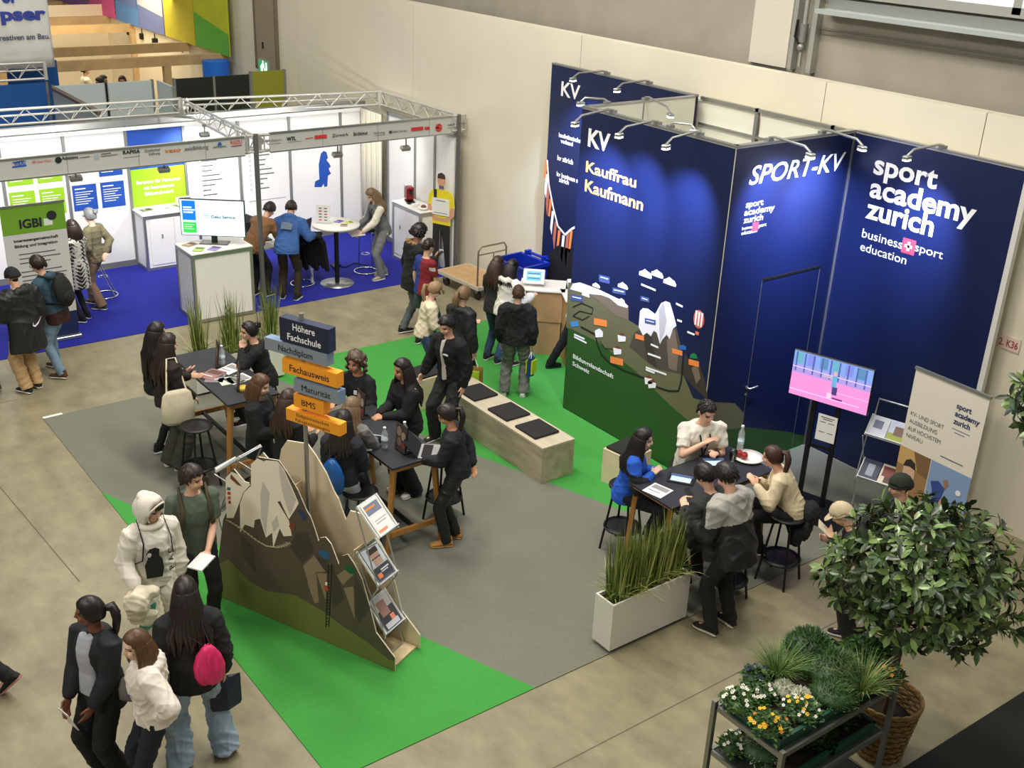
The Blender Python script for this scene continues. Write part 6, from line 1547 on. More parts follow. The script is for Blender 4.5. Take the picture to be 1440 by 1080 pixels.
    b.tube([hw(-.02, .082, -.060), hw(0, .090, -.058), hw(.02, .082, -.060)], [.008, .011, .008], sm, n=6, ball=True)
    hold = [(Hc, .15)]
    for i, sg in ((0, -1), (1, 1)):
        b.tube([sh[i], el[i]], [.05, .038], sm, n=12, ball=True); b.tube([el[i], el[i].lerp(wr[i], .35), wr[i]], [.037, .037, .026], sm, n=12, ball=True)
        fd = (wr[i]-el[i]).normalized(); hdv = fd
        a = arms[i]
        pn = V((-sg, 0, 0)) if (isinstance(a, str) and a in ('down', 'out', 'pocket')) or fd.z < -.75 else V((-sg*.35, 0, -1))
        if isinstance(a, str) and a in ('phone', 'front', 'up'): pn = V((-sg*.8, -.1, .5))
        if isinstance(a, str) and a in ('table',): hdv = (fd+V((-sg*.3, .3, .1))).normalized()
        pn = (pn-hdv*pn.dot(hdv)).normalized(); th = hdv.cross(pn)*sg
        w0 = wr[i]
        pc = w0+hdv*.05; HMat = Matrix((th, pn, hdv)).transposed()
        b.ell(pc, (.041, .017, .056), sm, 12, 8, HMat)
        for k, (off, fl) in enumerate(((.029, .068), (.010, .076), (-.010, .070), (-.028, .055))):
            p = w0+hdv*.088+th*off; pts = [p-hdv*.02, p]; d = hdv; cu = curl[i]*(.5+.18*k)
            for seg in (.42, .32, .26):
                d = (Matrix.Rotation(cu*.8*(1 if True else 0), 3, pn.cross(hdv)) @ d) if False else (d*math.cos(cu*.7)+pn*math.sin(cu*.7)).normalized()
                p = p+d*fl*seg*1.12; pts.append(p); cu = cu*.9; hdn = d
            b.tube(pts, [.0105, .0105, .0098, .0092, .0082], sm, n=8, ball=True)
        p = w0+hdv*.025+th*.022; b.tube([p, p+(hdv*.6+th*.8).normalized()*.038, p+(hdv*.6+th*.8).normalized()*.038+(hdv*.9+th*.25+pn*.3).normalized()*.042], [.0135, .012, .009], sm, n=8, ball=True)
        hold.append((w0+hdv*.09, .12))
        b.tube([hj[i], hj[i].lerp(kn[i], .5), kn[i]], [.078, .066, .05], sm, n=12, ball=True); b.tube([kn[i], kn[i].lerp(an[i], .35), an[i]], [.048, .05, .034], sm, n=12, ball=True)
        b.tube([an[i]+V((0, 0, -.035)), an[i]+V((0, 0, -.05))+toe[i]*.12], [.036, .03], sm, n=10, ball=True)
    co, ls, lv = remesh(b, vox, 2, hold)
    # face colours by position on the head
    st = np.concatenate([[0], np.cumsum(ls)[:-1]]); fc = np.zeros((len(ls), 3)); np.add.at(fc, np.repeat(np.arange(len(ls)), ls), co[lv]); fc /= ls[:, None]
    lh = (fc-np.array(Hc)) @ np.array(HM)
    fm = np.zeros(len(ls), int); fr = lh[:, 1] > .04
    for sg in (-1, 1):
        fm[fr & (((lh[:, 0]-sg*.031)/.017)**2+((lh[:, 2]-.004)/.0085)**2 < 1)] = 1
        fm[fr & (((lh[:, 0]-sg*.033)/.024)**2+((lh[:, 2]-.026)/.006)**2 < 1)] = 3
    fm[fr & (((lh[:, 0])/.025)**2+((lh[:, 2]+.060)/.009)**2 < 1)] = 2
    co = co*s
    lipc = tuple(int(x*y) for x, y in zip(SKINS[sk], (.82, .58, .58)))
    hc = hair[1]
    body = to_obj('person', co, ls, lv, [sm, mat('eye_dark', (34, 26, 24), .25), mat('lip_%s' % sk, lipc, .45), mat('brow_%d_%d_%d' % tuple(int(x*.8) for x in hc), tuple(int(x*.8) for x in hc), .7)], None, fm)
    # ---- clothing
    tp = dict(c=(24, 24, 26), pad=.014, hem=-.10, sleeve='long', amp=.005, bulk=1.0, hood=False, flare=.0, collar=None, k=26); tp.update(top or {}); tp['amp'] *= 1.35
    m = fabric(tp['c'], tp.get('rough', .85)); mb = MB(); pd = tp['pad']
    torso(mb, pd, tp['hem'], .53 if tp.get('turtle') else .495, m, tp['flare'], bulk=tp['bulk'])
    if tp['sleeve'] != 'none':
        for i, sg in ((0, -1), (1, 1)):
            r0 = (.055+pd*1.1) if tp['sleeve'] != 'short' else .057+pd*.9
            if tp['sleeve'] == 'short':
                mb.tube([sh[i]-rts*sg*.05, sh[i], sh[i].lerp(el[i], .3), sh[i].lerp(el[i], .72)], [.060+pd*.4, .060+pd*.4, .052+pd*.6, .050+pd*.75], m, n=14, ball=False); mb.ell(sh[i], (.062+pd*.4,)*3, m, 14, 10)
            else:
                q = .90 if tp['sleeve'] == 'long' else .45
                mb.tube([sh[i]-rts*sg*.03, sh[i], el[i]], [r0, r0, .043+pd], m, n=14, ball=True); mb.tube([el[i], el[i].lerp(wr[i], .3), el[i].lerp(wr[i], q)], [.043+pd, .042+pd, .031+pd*.8], m, n=14, ball=True)
    if tp['hood']:
        pts = [sp(.455)+rts*(.115*math.cos(a))-fws*(.02+.085*math.sin(a))+up*(.03*math.sin(a)) for a in np.linspace(-.35, math.pi+.35, 9)]
        mb.tube(pts, [.028, .04, .05, .058, .062, .058, .05, .04, .028], m, n=12, ball=True)
        mb.ell(sp(.40)-fws*.115, (.09, .045, .09), m, 12, 8, Matrix((rts, fws, up)).transposed())
    if tp['collar']:
        pts = [nb+hd*.02+rts*(.068*math.cos(a))+fws*(.06*math.sin(a)) for a in np.linspace(-1.2-math.pi/2+.9, 1.2+math.pi*1.5-2.1, 12)]
        mb.tube(pts, .024, m, n=10, ball=True)
    co, ls, lv = remesh(mb, vox*1.05, 2)
    co = wrinkle(co, ls, lv, tp['amp'], _seed[0], tp['k'])
    fm = None; mats_ = [m]
    lt = ((co[lv].reshape(-1, 3)))
    st = np.concatenate([[0], np.cumsum(ls)[:-1]]); fc = co[lv[st]]*.5+co[lv[st+2]]*.5
    lc = (fc-np.array(Pv)) @ np.array(Matrix((rts, fws, up)).transposed())
    if tp.get('paint'):
        fm = np.zeros(len(ls), int)
        for fn, c2 in tp['paint']:
            mats_.append(c2 if not isinstance(c2, tuple) else fabric(c2)); fm[fn(lc)] = len(mats_)-1
    nm = tp.get('name', 'top')
    to_obj(nm, co*s, ls, lv, mats_, body, fm)
    if inner:
        mb = MB(); secs = []
        for tt, rx, ry, oy in TS[1:8]:
            c = sp(tt)+fws*(ry+pd-.035+.016); secs.append((c, rts*(inner.get('w', .075)*(1.15-tt*.7)), fws*.04))
        mb.loft(secs, fabric(inner['c'])); co, ls, lv = remesh(mb, vox*1.05, 1); to_obj('shirt', co*s, ls, lv, [fabric(inner['c'])], body)
    lg_ = dict(c=(30, 32, 38), style='straight', amp=.004); lg_.update(legs or {}); lg_['amp'] *= 1.5
    m = fabric(lg_['c']); mb = MB()
    secs = [(-.115, .10, .085, 0), (-.06, .158, .115, -.012), (-.02, .168, .122, -.012), (.05, .158, .114, -.008), (.10, .145, .105, 0)]
    mb.loft([(Pv+(up if t > 0 else (up*.35+V((0, 0, .65))))*t+fw*o, rt*(a*wd+.004), fw*(b_+.004)) for t, a, b_, o in secs], m, n=18)
    RR_ = {'slim': (.086, .058, .045), 'straight': (.092, .070, .062), 'wide': (.098, .092, .105), 'baggy': (.098, .085, .082), 'jog': (.094, .075, .055)}[lg_['style']]
    for i in (0, 1):
        A0 = an[i]; e = A0+(A0-kn[i]).normalized()*.02; lo = (A0-kn[i]).normalized()
        mb.tube([hj[i]+V((0, 0, .02)), hj[i].lerp(kn[i], .5), kn[i]], [RR_[0], (RR_[0]+RR_[1])/2, RR_[1]], m, n=14, ball=True)
        mb.tube([kn[i], kn[i].lerp(A0, .5), A0+lo*(.03 if lg_['style'] != 'wide' else .055)], [RR_[1], (RR_[1]+RR_[2])/2, RR_[2]], m, n=14, ball=False)
        mb.ell(kn[i], (RR_[1],)*3, m, 12, 8)
    co, ls, lv = remesh(mb, vox*1.05, 2)
    co = wrinkle(co, ls, lv, lg_['amp'], _seed[0]+7, 24)
    co[:, 2] = np.maximum(co[:, 2], .012+min(f[2] for f in feet))
    fm = None; mats_ = [m]
    if lg_.get('paint'):
        st = np.concatenate([[0], np.cumsum(ls)[:-1]]); fc = co[lv[st]]*.5+co[lv[st+2]]*.5; fm = np.zeros(len(ls), int)
        for fn, c2 in lg_['paint']: mats_.append(fabric(c2)); fm[fn(fc)] = len(mats_)-1
    to_obj('trousers', co*s, ls, lv, mats_, body, fm)
    for i in (0, 1):
        A0 = an[i]; t = toe[i]; sd = t.cross(V((0, 0, 1))).normalized(); un = sd.cross(t); z0 = A0-un*.085
        mb = MB(); prof = [(-.075, .026, .030), (-.06, .036, .075), (-.01, .039, .09), (.05, .042, .07), (.11, .047, .05), (.155, .042, .040), (.185, .022, .024)]
        secs = [(z0+t*y+un*(.012+hh*.5), sd*w_, un*(hh*.5)) for y, w_, hh in prof]
        mb.loft(secs, fabric(shoes), n=14)
        mb.loft([(z0+t*y+un*.012, sd*(w_+.005), un*.012) for y, w_, hh in prof], fabric(sole), n=12)
        if shoes and sum(shoes) >= 0 and lg_['style'] in ('slim', 'jog', 'straight'): mb.tube([z0+t*-.03+un*.07, z0+t*-.02+un*.12], [.042, .042], fabric(shoes), n=12)
        mb.xform(Matrix.Scale(s, 4)).build('shoe', body)
    # ---- hair and headwear
    kind = hair[0]; m = hairm(hc) if kind not in ('hood', 'beanie') else fabric(hc)
    mb = MB(); NA, NE = 36, 22; vs = []
    thick = {'short': .016, 'crop': .008, 'curly': .03, 'hood': .030, 'beanie': .022}.get(kind, .016)
    def zone(az, e):
        a = abs(az)
        if kind == 'beanie': e0 = 22 if a < 60 else 8 if a < 120 else -18
        elif kind == 'hood': e0 = 50 if a < 38 else 50-(a-38)*5.0 if a < 62 else -90
        elif kind == 'crop' or kind == 'short': e0 = 36 if a < 45 else 36-(a-45)*1.3 if a < 75 else -6-(a-75)*.5 if a < 105 else -34
        else: e0 = 40-(a*.12) if a < 40 else 34-(a-40)*1.6 if a < 85 else -40
        return max(0, min(1, (e-e0)/9+.5))
    for ie in range(NE+1):
        e = -90+180*ie/NE
        for ia in range(NA):
            az = -180+360*ia/NA
            d = V((math.cos(R(e))*math.sin(R(az)), math.cos(R(e))*math.cos(R(az)), math.sin(R(e))))
            r0 = 1/math.sqrt((d.x/.077)**2+((d.y)/.100)**2+(d.z/(.116 if d.z > 0 else .125))**2)
            z = zone(az, e); nz = 1+.10*math.sin(az*.21+_seed[0])*math.sin(e*.15)+(.22*rs.uniform(-1, 1) if kind == 'curly' else .06*rs.uniform(-1, 1))
            if kind == 'hood': r0 = 1/math.sqrt((d.x/.088)**2+((d.y)/.112)**2+(d.z/(.124 if d.z > 0 else .16))**2)
            top_k = 1+.5*max(0, d.z) if kind in ('short', 'long', 'curly') else 1
            vs.append(hw(*(d*(r0+(thick*nz*top_k)*z-.03*(1-z))+V((0, -.008, .004)))))
    fs = [(i*NA+j, i*NA+(j+1) % NA, (i+1)*NA+(j+1) % NA, (i+1)*NA+j) for i in range(NE) for j in range(NA)]
    mb.add(vs, fs, m, True)
    hl = hair[2] if len(hair) > 2 else .4
    if kind in ('short', 'crop'):
        for i in range(260 if kind == 'short' else 160):
            az, e = rs.uniform(-180, 180), rs.uniform(-25, 88)
            if zone(az, e) < .75: continue
            d = V((math.cos(R(e))*math.sin(R(az)), math.cos(R(e))*math.cos(R(az)), math.sin(R(e)))); p = hw(d.x*.088, d.y*.110-.008, d.z*.128)
            nrm = (p-Hc).normalized(); fl = hr*(d.x+.25)+hf*(d.y+.25)-hu*(.15+(1-max(0, d.z))*.9)+V(rs.uniform(-.25, .25, 3)); fl = (fl-nrm*fl.dot(nrm)).normalized(); L_ = .022 if kind == 'crop' else .042
            mb.tube([p-fl*L_*.5, p+nrm*(.003 if kind == 'crop' else .006), p+fl*L_*.6-nrm*.004], [.008, .0095, .004], m, n=5)
    if kind in ('long', 'bob'):
        ns = 30
        for i in range(ns):
            az = -170+340*(i+.5)/ns+180; az = (az+180) % 360-180
            if abs(az) < (62 if kind == 'long' else 66): continue
            r = R(az); d0 = V((math.sin(r), math.cos(r), 0)); p0 = hw(d0.x*.080, d0.y*.098-.01, .02); o = hr*d0.x+hf*d0.y; o.z = 0; o.normalize()
            p1 = hw(d0.x*.094, d0.y*.112-.012, -.08); Ls = hl*rs.uniform(.86, 1.06)
            p2 = p1+V((0, 0, -.10))+o*.02; 
            # keep outside the shoulders and back
            rel = p2-nb; out = .0
            dep = .115+pd+.02; bk = o.dot(-fws)
            tgt = sp(.36)+o*(dep*(.9 if abs(o.dot(rts)) < .6 else 1.05)); p3 = V((tgt.x, tgt.y, p2.z-.10)) if Ls > .22 else p2+V((0, 0, -.05))
            pts = [p0, p1, p2, p3]
            if Ls > .26:
                nxt = V((p3.x, p3.y, p3.z-(Ls-.26)*.55))+V((rs.uniform(-.012, .012), rs.uniform(-.012, .012), 0)); pts += [nxt, nxt+V((rs.uniform(-.02, .02), rs.uniform(-.02, .02), -(Ls-.26)*.45))]
            if kind == 'bob': pts = [p0, p1, p2-o*.012, p2-o*.03+V((0, 0, -.05))]
            n_ = len(pts); rr = [.020, .026, .027, .025, .021, .010][:n_]; rr[-1] = .011
            mb.tube(pts, rr, m, n=7, ball=True)
    if kind in ('pony', 'ponyhigh'):
        z0 = .05 if kind == 'ponyhigh' else .005; p = hw(0, -.118, z0); bk = -hf; bk.z = 0; bk.normalize()
        for i in range(9):
            jx, jz = rs.uniform(-.018, .018), rs.uniform(-.016, .016); j = hr*jx+V((0, 0, jz))
            mb.tube([p+j*.4, p+bk*.05+j+V((0, 0, .004)), p+bk*.075+j*1.6+V((0, 0, -.09)), p+bk*.06+j*2.0+V((0, 0, -.10-hl*.35)), p+bk*.05+j*1.7+V((0, 0, -.08-hl*.75))], [.016, .026, .030, .024, .008], m, n=7, ball=True)
        mb.tube([p-bk*.008+hr*.0, p+bk*.022], .022, flat((30, 24, 24)), n=10)
    if kind == 'bun':
        for i in range(12): mb.ell(hw(rs.uniform(-.025, .025), -.125+rs.uniform(-.02, .02), .06+rs.uniform(-.025, .025)), (.026, .026, .026), m, 8, 6)
    if kind == 'curly':
        for i in range(170):
            az, e = rs.uniform(-180, 180), rs.uniform(-50 if hl > .1 else -15, 88)
            if zone(az, e) < .6: continue
            d = V((math.cos(R(e))*math.sin(R(az)), math.cos(R(e))*math.cos(R(az)), math.sin(R(e)))); k = rs.uniform(.1, .125)+(hl*.12*(1-max(0, d.z)))
            mb.ell(hw(d.x*k*.9, d.y*k-.012, d.z*k*1.02-(hl*.25 if e < 0 else 0)), (.021, .021, .023), m, 7, 5)
    if kind == 'hood':
        pts = [nb+hd*.015+rts*(.095*math.cos(a))+fws*(.085*math.sin(a)) for a in np.linspace(0, 2*math.pi, 17)[:-1]]
        pts = [p-hd*.012+fws*.004 for p in pts]; mb.tube(pts+[pts[0]], .032, m, n=10)
        mb.ell(hw(0, -.10, -.03), (.085, .07, .12), m, 14, 10, HM); mb.ell(hw(0, -.075, .085), (.07, .075, .055), m, 14, 10, HM)
        pts = [hw(.090*math.cos(a), .050+.045*max(0, math.sin(a)), .0+.118*math.sin(a)) for a in np.linspace(-1.1, math.pi+1.1, 22)]; mb.tube(pts, .008, m, n=8)
        for i in range(14): x = rs.uniform(-.05, .05); mb.tube([hw(x, .085, .085), hw(x*1.1, .098, .045)], [.012, .005], hairm((34, 26, 22)), n=5)
    if kind == 'beanie': mb.tube([hw(.084*math.cos(a), .105*math.sin(a)-.01, .035-.018*(1-math.sin(a))) for a in np.linspace(0, 6.2832, 25)], .016, m, n=8)
    mb.xform(Matrix.Scale(s, 4)).build('hair' if kind not in ('hood', 'beanie') else kind, body)
    # ---- placement
    yaw = R(142.25-face)-math.pi/2
    Rz = Matrix.Rotation(yaw, 3, 'Z')
    if pos is not None: loc = V(pos)
    elif foot is not None:
        g = at(*foot, dz); fm_ = (V(feet[0][:3])+V(feet[1][:3]))/2*s; loc = g-Rz @ V((fm_.x, fm_.y, 0))
    else:
        tip = (hw(0, 0, .125))*s; g = at(*head, tip.z+dz); loc = g-Rz @ V((tip.x, tip.y, 0))
    loc.z = dz; body.location = loc; body.rotation_euler = (0, 0, yaw)
    tag(body, label, 'person')
    M = Matrix.Translation(loc) @ Rz.to_4x4()
    J = dict(M=M, s=s, body=body, sh=sh, el=el, wr=wr, P=Pv, up=up, fw=fws, rt=rts, nb=nb, Hc=Hc, hr=hr, hf=hf, hu=hu, an=an, kn=kn, sp=sp, pd=pd, hand=[w_+(w_-e_).normalized()*.08 for w_, e_ in zip(wr, el)])
    for f in extras: f(J)
    return J
def worn(J, mb, name): mb.xform(Matrix.Scale(J['s'], 4)).build(name, J['body'])
def carried(J, mb, name, label, cat, group=None):
    o = mb.xform(Matrix.Scale(J['s'], 4)).build(name); o.matrix_world = J['M']; return tag(o, label, cat, group)
# things people wear or carry
def bundle(J, name, label, cat, c, col, r=.10, n=16, sx=1.0, sz=1.0):
    rr = np.random.RandomState(int(abs(c.x*1e4)) % 9999); mb = MB(); mm = fabric(col)
    for i in range(n):
        o = V(rr.normal(size=3))*r*.42; o.x *= sx; o.z *= sz
        mb.ell(c+o, (r*rr.uniform(.6, .95), r*rr.uniform(.4, .75), r*rr.uniform(.6, 1.0)), mm, 10, 8)
    co, ls, lv = remesh(mb, .014, 6); co = wrinkle(co, ls, lv, .016, int(rr.rand()*999), 34)
    o = to_obj(name, co*J['s'], ls, lv, [mm]); o.matrix_world = J['M']; return tag(o, label, cat)
def backpack(label, c):
    def f(J):
        m = MB(); A = Matrix((J['rt'], J['fw'], J['up'])).transposed(); o = J['sp'](.26)-J['fw']*(.13+J['pd']+.07)
        m.ell(o, (.165, .10, .235), fabric(c), 16, 12, A); m.ell(o-J['fw']*.05-J['up']*.08, (.12, .07, .11), fabric(c), 12, 8, A)
        for sg in (-1, 1): m.tube([o+J['rt']*sg*.10+J['up']*.2, J['sp'](.49)+J['rt']*sg*.10+J['up']*.03, J['sp'](.42)+J['rt']*sg*.115+J['fw']*(.10+J['pd']), J['sp'](.25)+J['rt']*sg*.14+J['fw']*(.11+J['pd']), J['sp'](.16)+J['rt']*sg*.17+J['fw']*.03, o+J['rt']*sg*.13-J['up']*.15], [.018, .02, .02, .019, .015, .012], fabric(c), n=8, flatx=1.6)
        carried(J, m, 'backpack', label, 'backpack')
    return f
def gym_bag(label, c, dx=0.0, sc=1.0, shiny=.5, low=0.0):
    def f(J):
        m = MB(); A = Matrix((J['rt'], J['fw'], J['up'])).transposed(); mm = mat('bag_%d_%d_%d' % c, c, shiny, var=.25, scale=14, stretch=(3, 3, .5)); o = J['sp'](.16-low)-J['fw']*(.14+J['pd']+.05)+J['rt']*dx
        secs = []
        for t, w, d in ((.23, .03, .03), (.19, .07, .05), (.12, .12, .065), (.0, .155, .085), (-.12, .15, .085), (-.19, .12, .06), (-.22, .06, .03)): secs.append((o+J['up']*t*sc, J['rt']*w*sc, J['fw']*d*sc))
        m.loft(secs, mm, n=22)
        vs = m.v; m.v = [v+(v-o).normalized()*.006*math.sin(16*math.atan2((v-o).dot(J['rt']), (v-o).dot(J['fw']))) for v in vs]
        for sg in (-1, 1): m.tube([o+J['up']*.22*sc+J['rt']*sg*.02, J['sp'](.46)+J['rt']*sg*.09-J['fw']*(.10+J['pd']), J['sp'](.5)+J['rt']*sg*.10+J['up']*J['pd'], J['sp'](.40)+J['rt']*sg*.13+J['fw']*(.11+J['pd'])], .005, fabric((24, 24, 26)), n=5)
        carried(J, m, 'drawstring_bag', label, 'bag')
    return f
def tote(label, c, i, rz=0.0, w=.32, hgt=.34, drop=.16, name='shopping_bag', c2=None, off=(0, 0, 0)):
    def f(J):
        hnd = J['hand'][i]+V(off); m = MB(); o = hnd+V((0, 0, -drop-hgt/2-.02)); A = Matrix.Translation(o) @ Matrix.Rotation(rz, 4, 'Z')
        secs = [(A @ V((0, 0, z)), A.to_3x3() @ V((w/2*k, 0, 0)), A.to_3x3() @ V((0, d, 0))) for z, k, d in ((-hgt/2, .9, .045), (-hgt/2+.03, 1, .055), (0, 1, .05), (hgt/2, 1, .025))]
        m.loft(secs, mat('tote_%d_%d_%d' % c, c, .55, var=.06, scale=4), n=4 if name == 'shopping_bag' else 16, smooth=name != 'shopping_bag')
        if c2: m.mbox(A @ Matrix.Translation(V((0, -.045, .0))), (w*.62, .02, hgt*.7), flat(c2)); m.mbox(A @ Matrix.Translation(V((0, .045, .0))), (w*.62, .02, hgt*.7), flat(c2))
        for sg in (-1, 1): m.tube([A @ V((-w*.22, sg*.02, hgt/2-.01)), hnd+V((0, 0, -.01)), A @ V((w*.22, sg*.02, hgt/2-.01))], .006, fabric(c if not c2 else (230, 230, 228)), n=5)
        carried(J, m, name, label, 'bag')
    return f
def shoulder_bag(label, c, sg, low=.05, w=.17, hgt=.2):
    def f(J):
        m = MB(); A = Matrix((J['fw'], J['rt'], V((0, 0, 1)))).transposed(); o = J['P']+J['rt']*sg*(.235+J['pd'])+V((0, 0, low))
        secs = [(o+V((0, 0, z)), J['fw']*a, J['rt']*b) for z, a, b in ((-hgt, w*.7, .03), (-hgt+.05, w, .06), (0, w, .055), (hgt*.6, w*.85, .03), (hgt*.8, w*.6, .015))]
        m.loft(secs, fabric(c), n=16)
        m.tube([o+J['fw']*w*.6+V((0, 0, hgt*.7)), J['sh'][0 if sg < 0 else 1]+J['fw']*.05-J['rt']*sg*.02+V((0, 0, .07+J['pd'])), J['sh'][0 if sg < 0 else 1]-J['fw']*.05-J['rt']*sg*.02+V((0, 0, .07+J['pd'])), o-J['fw']*w*.6+V((0, 0, hgt*.7))], .011, fabric(c), n=6)
        carried(J, m, 'tote_bag', label, 'bag')
    return f
def paper(label, i, w=.21, l=.297, c=(238, 238, 236), rx=-20, rz=0, off=(0, .06, .0), name='sheet_of_paper', cat='paper', ry=0, th=.004):
    def f(J):
        m = MB(); o = J['hand'][i]+V(off); m.mbox(Matrix.Translation(o) @ Matrix.Rotation(R(rz), 4, 'Z') @ Matrix.Rotation(R(ry), 4, 'Y') @ Matrix.Rotation(R(rx), 4, 'X'), (w, l, th), flat(c)); carried(J, m, name, label, cat)
    return f
def phone(label, i, off=(0, .05, .02)):
    def f(J):
        m = MB(); o = J['hand'][i]+V(off); m.mbox(Matrix.Translation(o) @ Matrix.Rotation(R(40), 4, 'X'), (.075, .15, .009), BLACKP, .003); carried(J, m, 'phone', label, 'phone')
    return f
def straps(c, w=.02):
    def f(J):
        m = MB()
        for sg in (-1, 1): m.tube([J['sp'](.30)-J['fw']*(.115+J['pd'])+J['rt']*sg*.06, J['sp'](.5)+J['rt']*sg*.118+J['up']*(.03+J['pd']), J['sp'](.40)+J['rt']*sg*.125+J['fw']*(.11+J['pd']), J['sp'](.22)+J['rt']*sg*.14+J['fw']*(.095+J['pd']), J['sp'](.12)+J['rt']*sg*(.165+J['pd'])], w, fabric(c), n=8, flatx=.5)
        worn(J, m, 'strap')
    return f
def scarf(c):
    def f(J):
        m = MB(); m.tube([J['nb']+J['rt']*(.085*math.cos(a))+J['fw']*(.075*math.sin(a))+V((0, 0, .02*math.sin(a*2))) for a in np.linspace(0, 6.9, 20)], .04, fabric(c), n=9); worn(J, m, 'scarf')
    return f
def lanyard(c):
    def f(J):
        m = MB()
        for sg in (-1, 1): m.tube([J['nb']+J['rt']*sg*.06-J['fw']*.02, J['sp'](.42)+J['rt']*sg*.05+J['fw']*(.125+J['pd']), J['sp'](.2)+J['fw']*(.145+J['pd'])], .009, fabric(c), n=5)
        m.box(J['sp'](.16)+J['fw']*(.145+J['pd']), (.07, .008, .1), flat((60, 60, 66))); worn(J, m, 'lanyard')
    return f
def badge(c=(236, 236, 232), x=-.07):
    def f(J):
        m = MB(); m.mbox(Matrix.Translation(J['sp'](.33)+J['rt']*x+J['fw']*(.122+J['pd'])), (.085, .012, .05), flat(c)); worn(J, m, 'name_badge')
    return f
def specs(c=(30, 28, 28), on_top=False):
    def f(J):
        m = MB(); z = .105 if on_top else .004; y = .055 if on_top else .088; Hw = lambda x, yy, zz: J['Hc']+J['hr']*x+J['hf']*yy+J['hu']*zz
        for sg in (-1, 1): m.tube([Hw(sg*.034+.022*math.cos(a), y+.005, z+.018*math.sin(a)) for a in np.linspace(0, 6.2832, 15)], .0035, flat(c), n=5); m.tube([Hw(sg*.056, y, z), Hw(sg*.082, -.01, z)], .003, flat(c), n=5)
        m.tube([Hw(-.012, y+.006, z), Hw(.012, y+.006, z)], .003, flat(c), n=5); worn(J, m, 'glasses')
    return f
def wristband(i, c):
    def f(J):
        d = (J['wr'][i]-J['el'][i]).normalized(); m = MB(); m.tube([J['wr'][i]-d*.012, J['wr'][i]+d*.012], .032, fabric(c), n=12); worn(J, m, 'wristband')
    return f
def fur(c):
    def f(J):
        m = MB(); mm = mat('fur_trim', c, .95, var=.3, scale=30)
        for k in range(90):
            a = RNG.uniform(-.5, math.pi+.5); p = J['sp'](.46)+J['rt']*(.12*math.cos(a))-J['fw']*(.03+.10*math.sin(a))+J['up']*(.05+.035*math.sin(a))
            m.ell(p+V(RNG.uniform(-.02, .02, 3)), (.022, .022, .022), mm, 6, 5)
        worn(J, m, 'fur_trim')
    return f
BLK1 = (22, 23, 25); NVY1 = (24, 28, 42); DKH = (24, 19, 17); BRH = (70, 46, 30)
# -- at the left edge
person('person in black puffer coat and black beanie with a white swoosh on the back', 1.70, 300, foot=(46, 548), lean=6, hp=25, arms=('front', 'down'), hair=('beanie', (26, 27, 30)), wide=1.1,
       top=dict(c=(24, 26, 28), pad=.055, hem=-.32, flare=.03, amp=.010, rough=.5, k=20, name='coat', hood=True), legs=dict(c=(190, 158, 112), style='baggy', amp=.008), shoes=(26, 26, 28), extras=(
       lambda J: worn(J, MB().quad([J['sp'](.07)-J['fw']*(.115+.055+.022)+J['rt']*(.06+x)+J['up']*z for x, z in ((-.07, -.05), (-.035, -.075), (.02, -.045), (.09, .05), (.02, -.02), (-.035, -.05), (-.055, -.04), (-.05, .0))], flat((235, 235, 235))), 'emblem'),))
person('person in teal jacket with black backpack and light blue jeans', 1.70, 282, foot=(84, 524), lean=14, hp=22, arms=('front', 'front'), feet=[(-.16, -.12, 0), (.14, .16, 0)], hair=('short', (40, 28, 22)), sk='light',
       top=dict(c=(46, 76, 92), pad=.03, hem=-.16, hood=True, paint=[(lambda q: (q[:, 2] < .0), (56, 28, 28))]), legs=dict(c=(122, 150, 176), style='straight', amp=.006), shoes=(92, 54, 40), extras=(specs(), backpack('black backpack on the person in the teal jacket', (20, 22, 22))))
person('person in black cut off by the left edge, red stripe down the trouser leg', 1.7, 285, foot=(-10, 552), arms=('low', 'low'), hair=('short', DKH), top=dict(c=BLK1, pad=.03), legs=dict(c=(18, 18, 20), style='straight', paint=[(lambda q: (abs(q[:, 1]) < .012) & (abs(q[:, 0]) > .12), (120, 40, 36))]), shoes=(104, 74, 44))
# -- in the white booth
person('dark-haired person in a black and white patterned top behind the roll-up banner', 1.60, 285, head=(98, 309), female=True, arms=('front', 'front'), hair=('bob', (44, 30, 24)), vox=.013,
       top=dict(c=(206, 204, 196), pad=.03, hem=-.35, name='dress', paint=[(lambda q: (np.sin(q[:, 2]*95+3*np.sin(q[:, 0]*40))+np.sin(q[:, 1]*80+q[:, 0]*60)) > .1, (36, 36, 38))]), legs=dict(c=(30, 30, 34), style='slim'))
person('grey-haired woman with a bun in olive jacket and brown trousers', 1.62, 283, foot=(138, 431), lean=-2, side=0, hp=8, female=True, arms=('pocket', 'back'), feet=[(-.10, -.10, 0), (.10, .20, 0)], hair=('bun', (118, 122, 124)), sk='fair', vox=.012,
       top=dict(c=(110, 104, 80), pad=.022, hem=-.12, amp=.007, name='jacket'), legs=dict(c=(128, 104, 84), style='baggy', amp=.008), shoes=(60, 54, 46), extras=(specs((40, 40, 44)),))
person('person in brown jacket bending over the booth table behind the post', 1.72, 28, foot=(366, 416), lean=42, hp=40, arms=('table', 'table'), hair=('short', (44, 38, 34)), vox=.012, top=dict(c=(138, 100, 66), pad=.03, hem=-.14, amp=.009), legs=dict(c=(26, 26, 30), style='straight'))
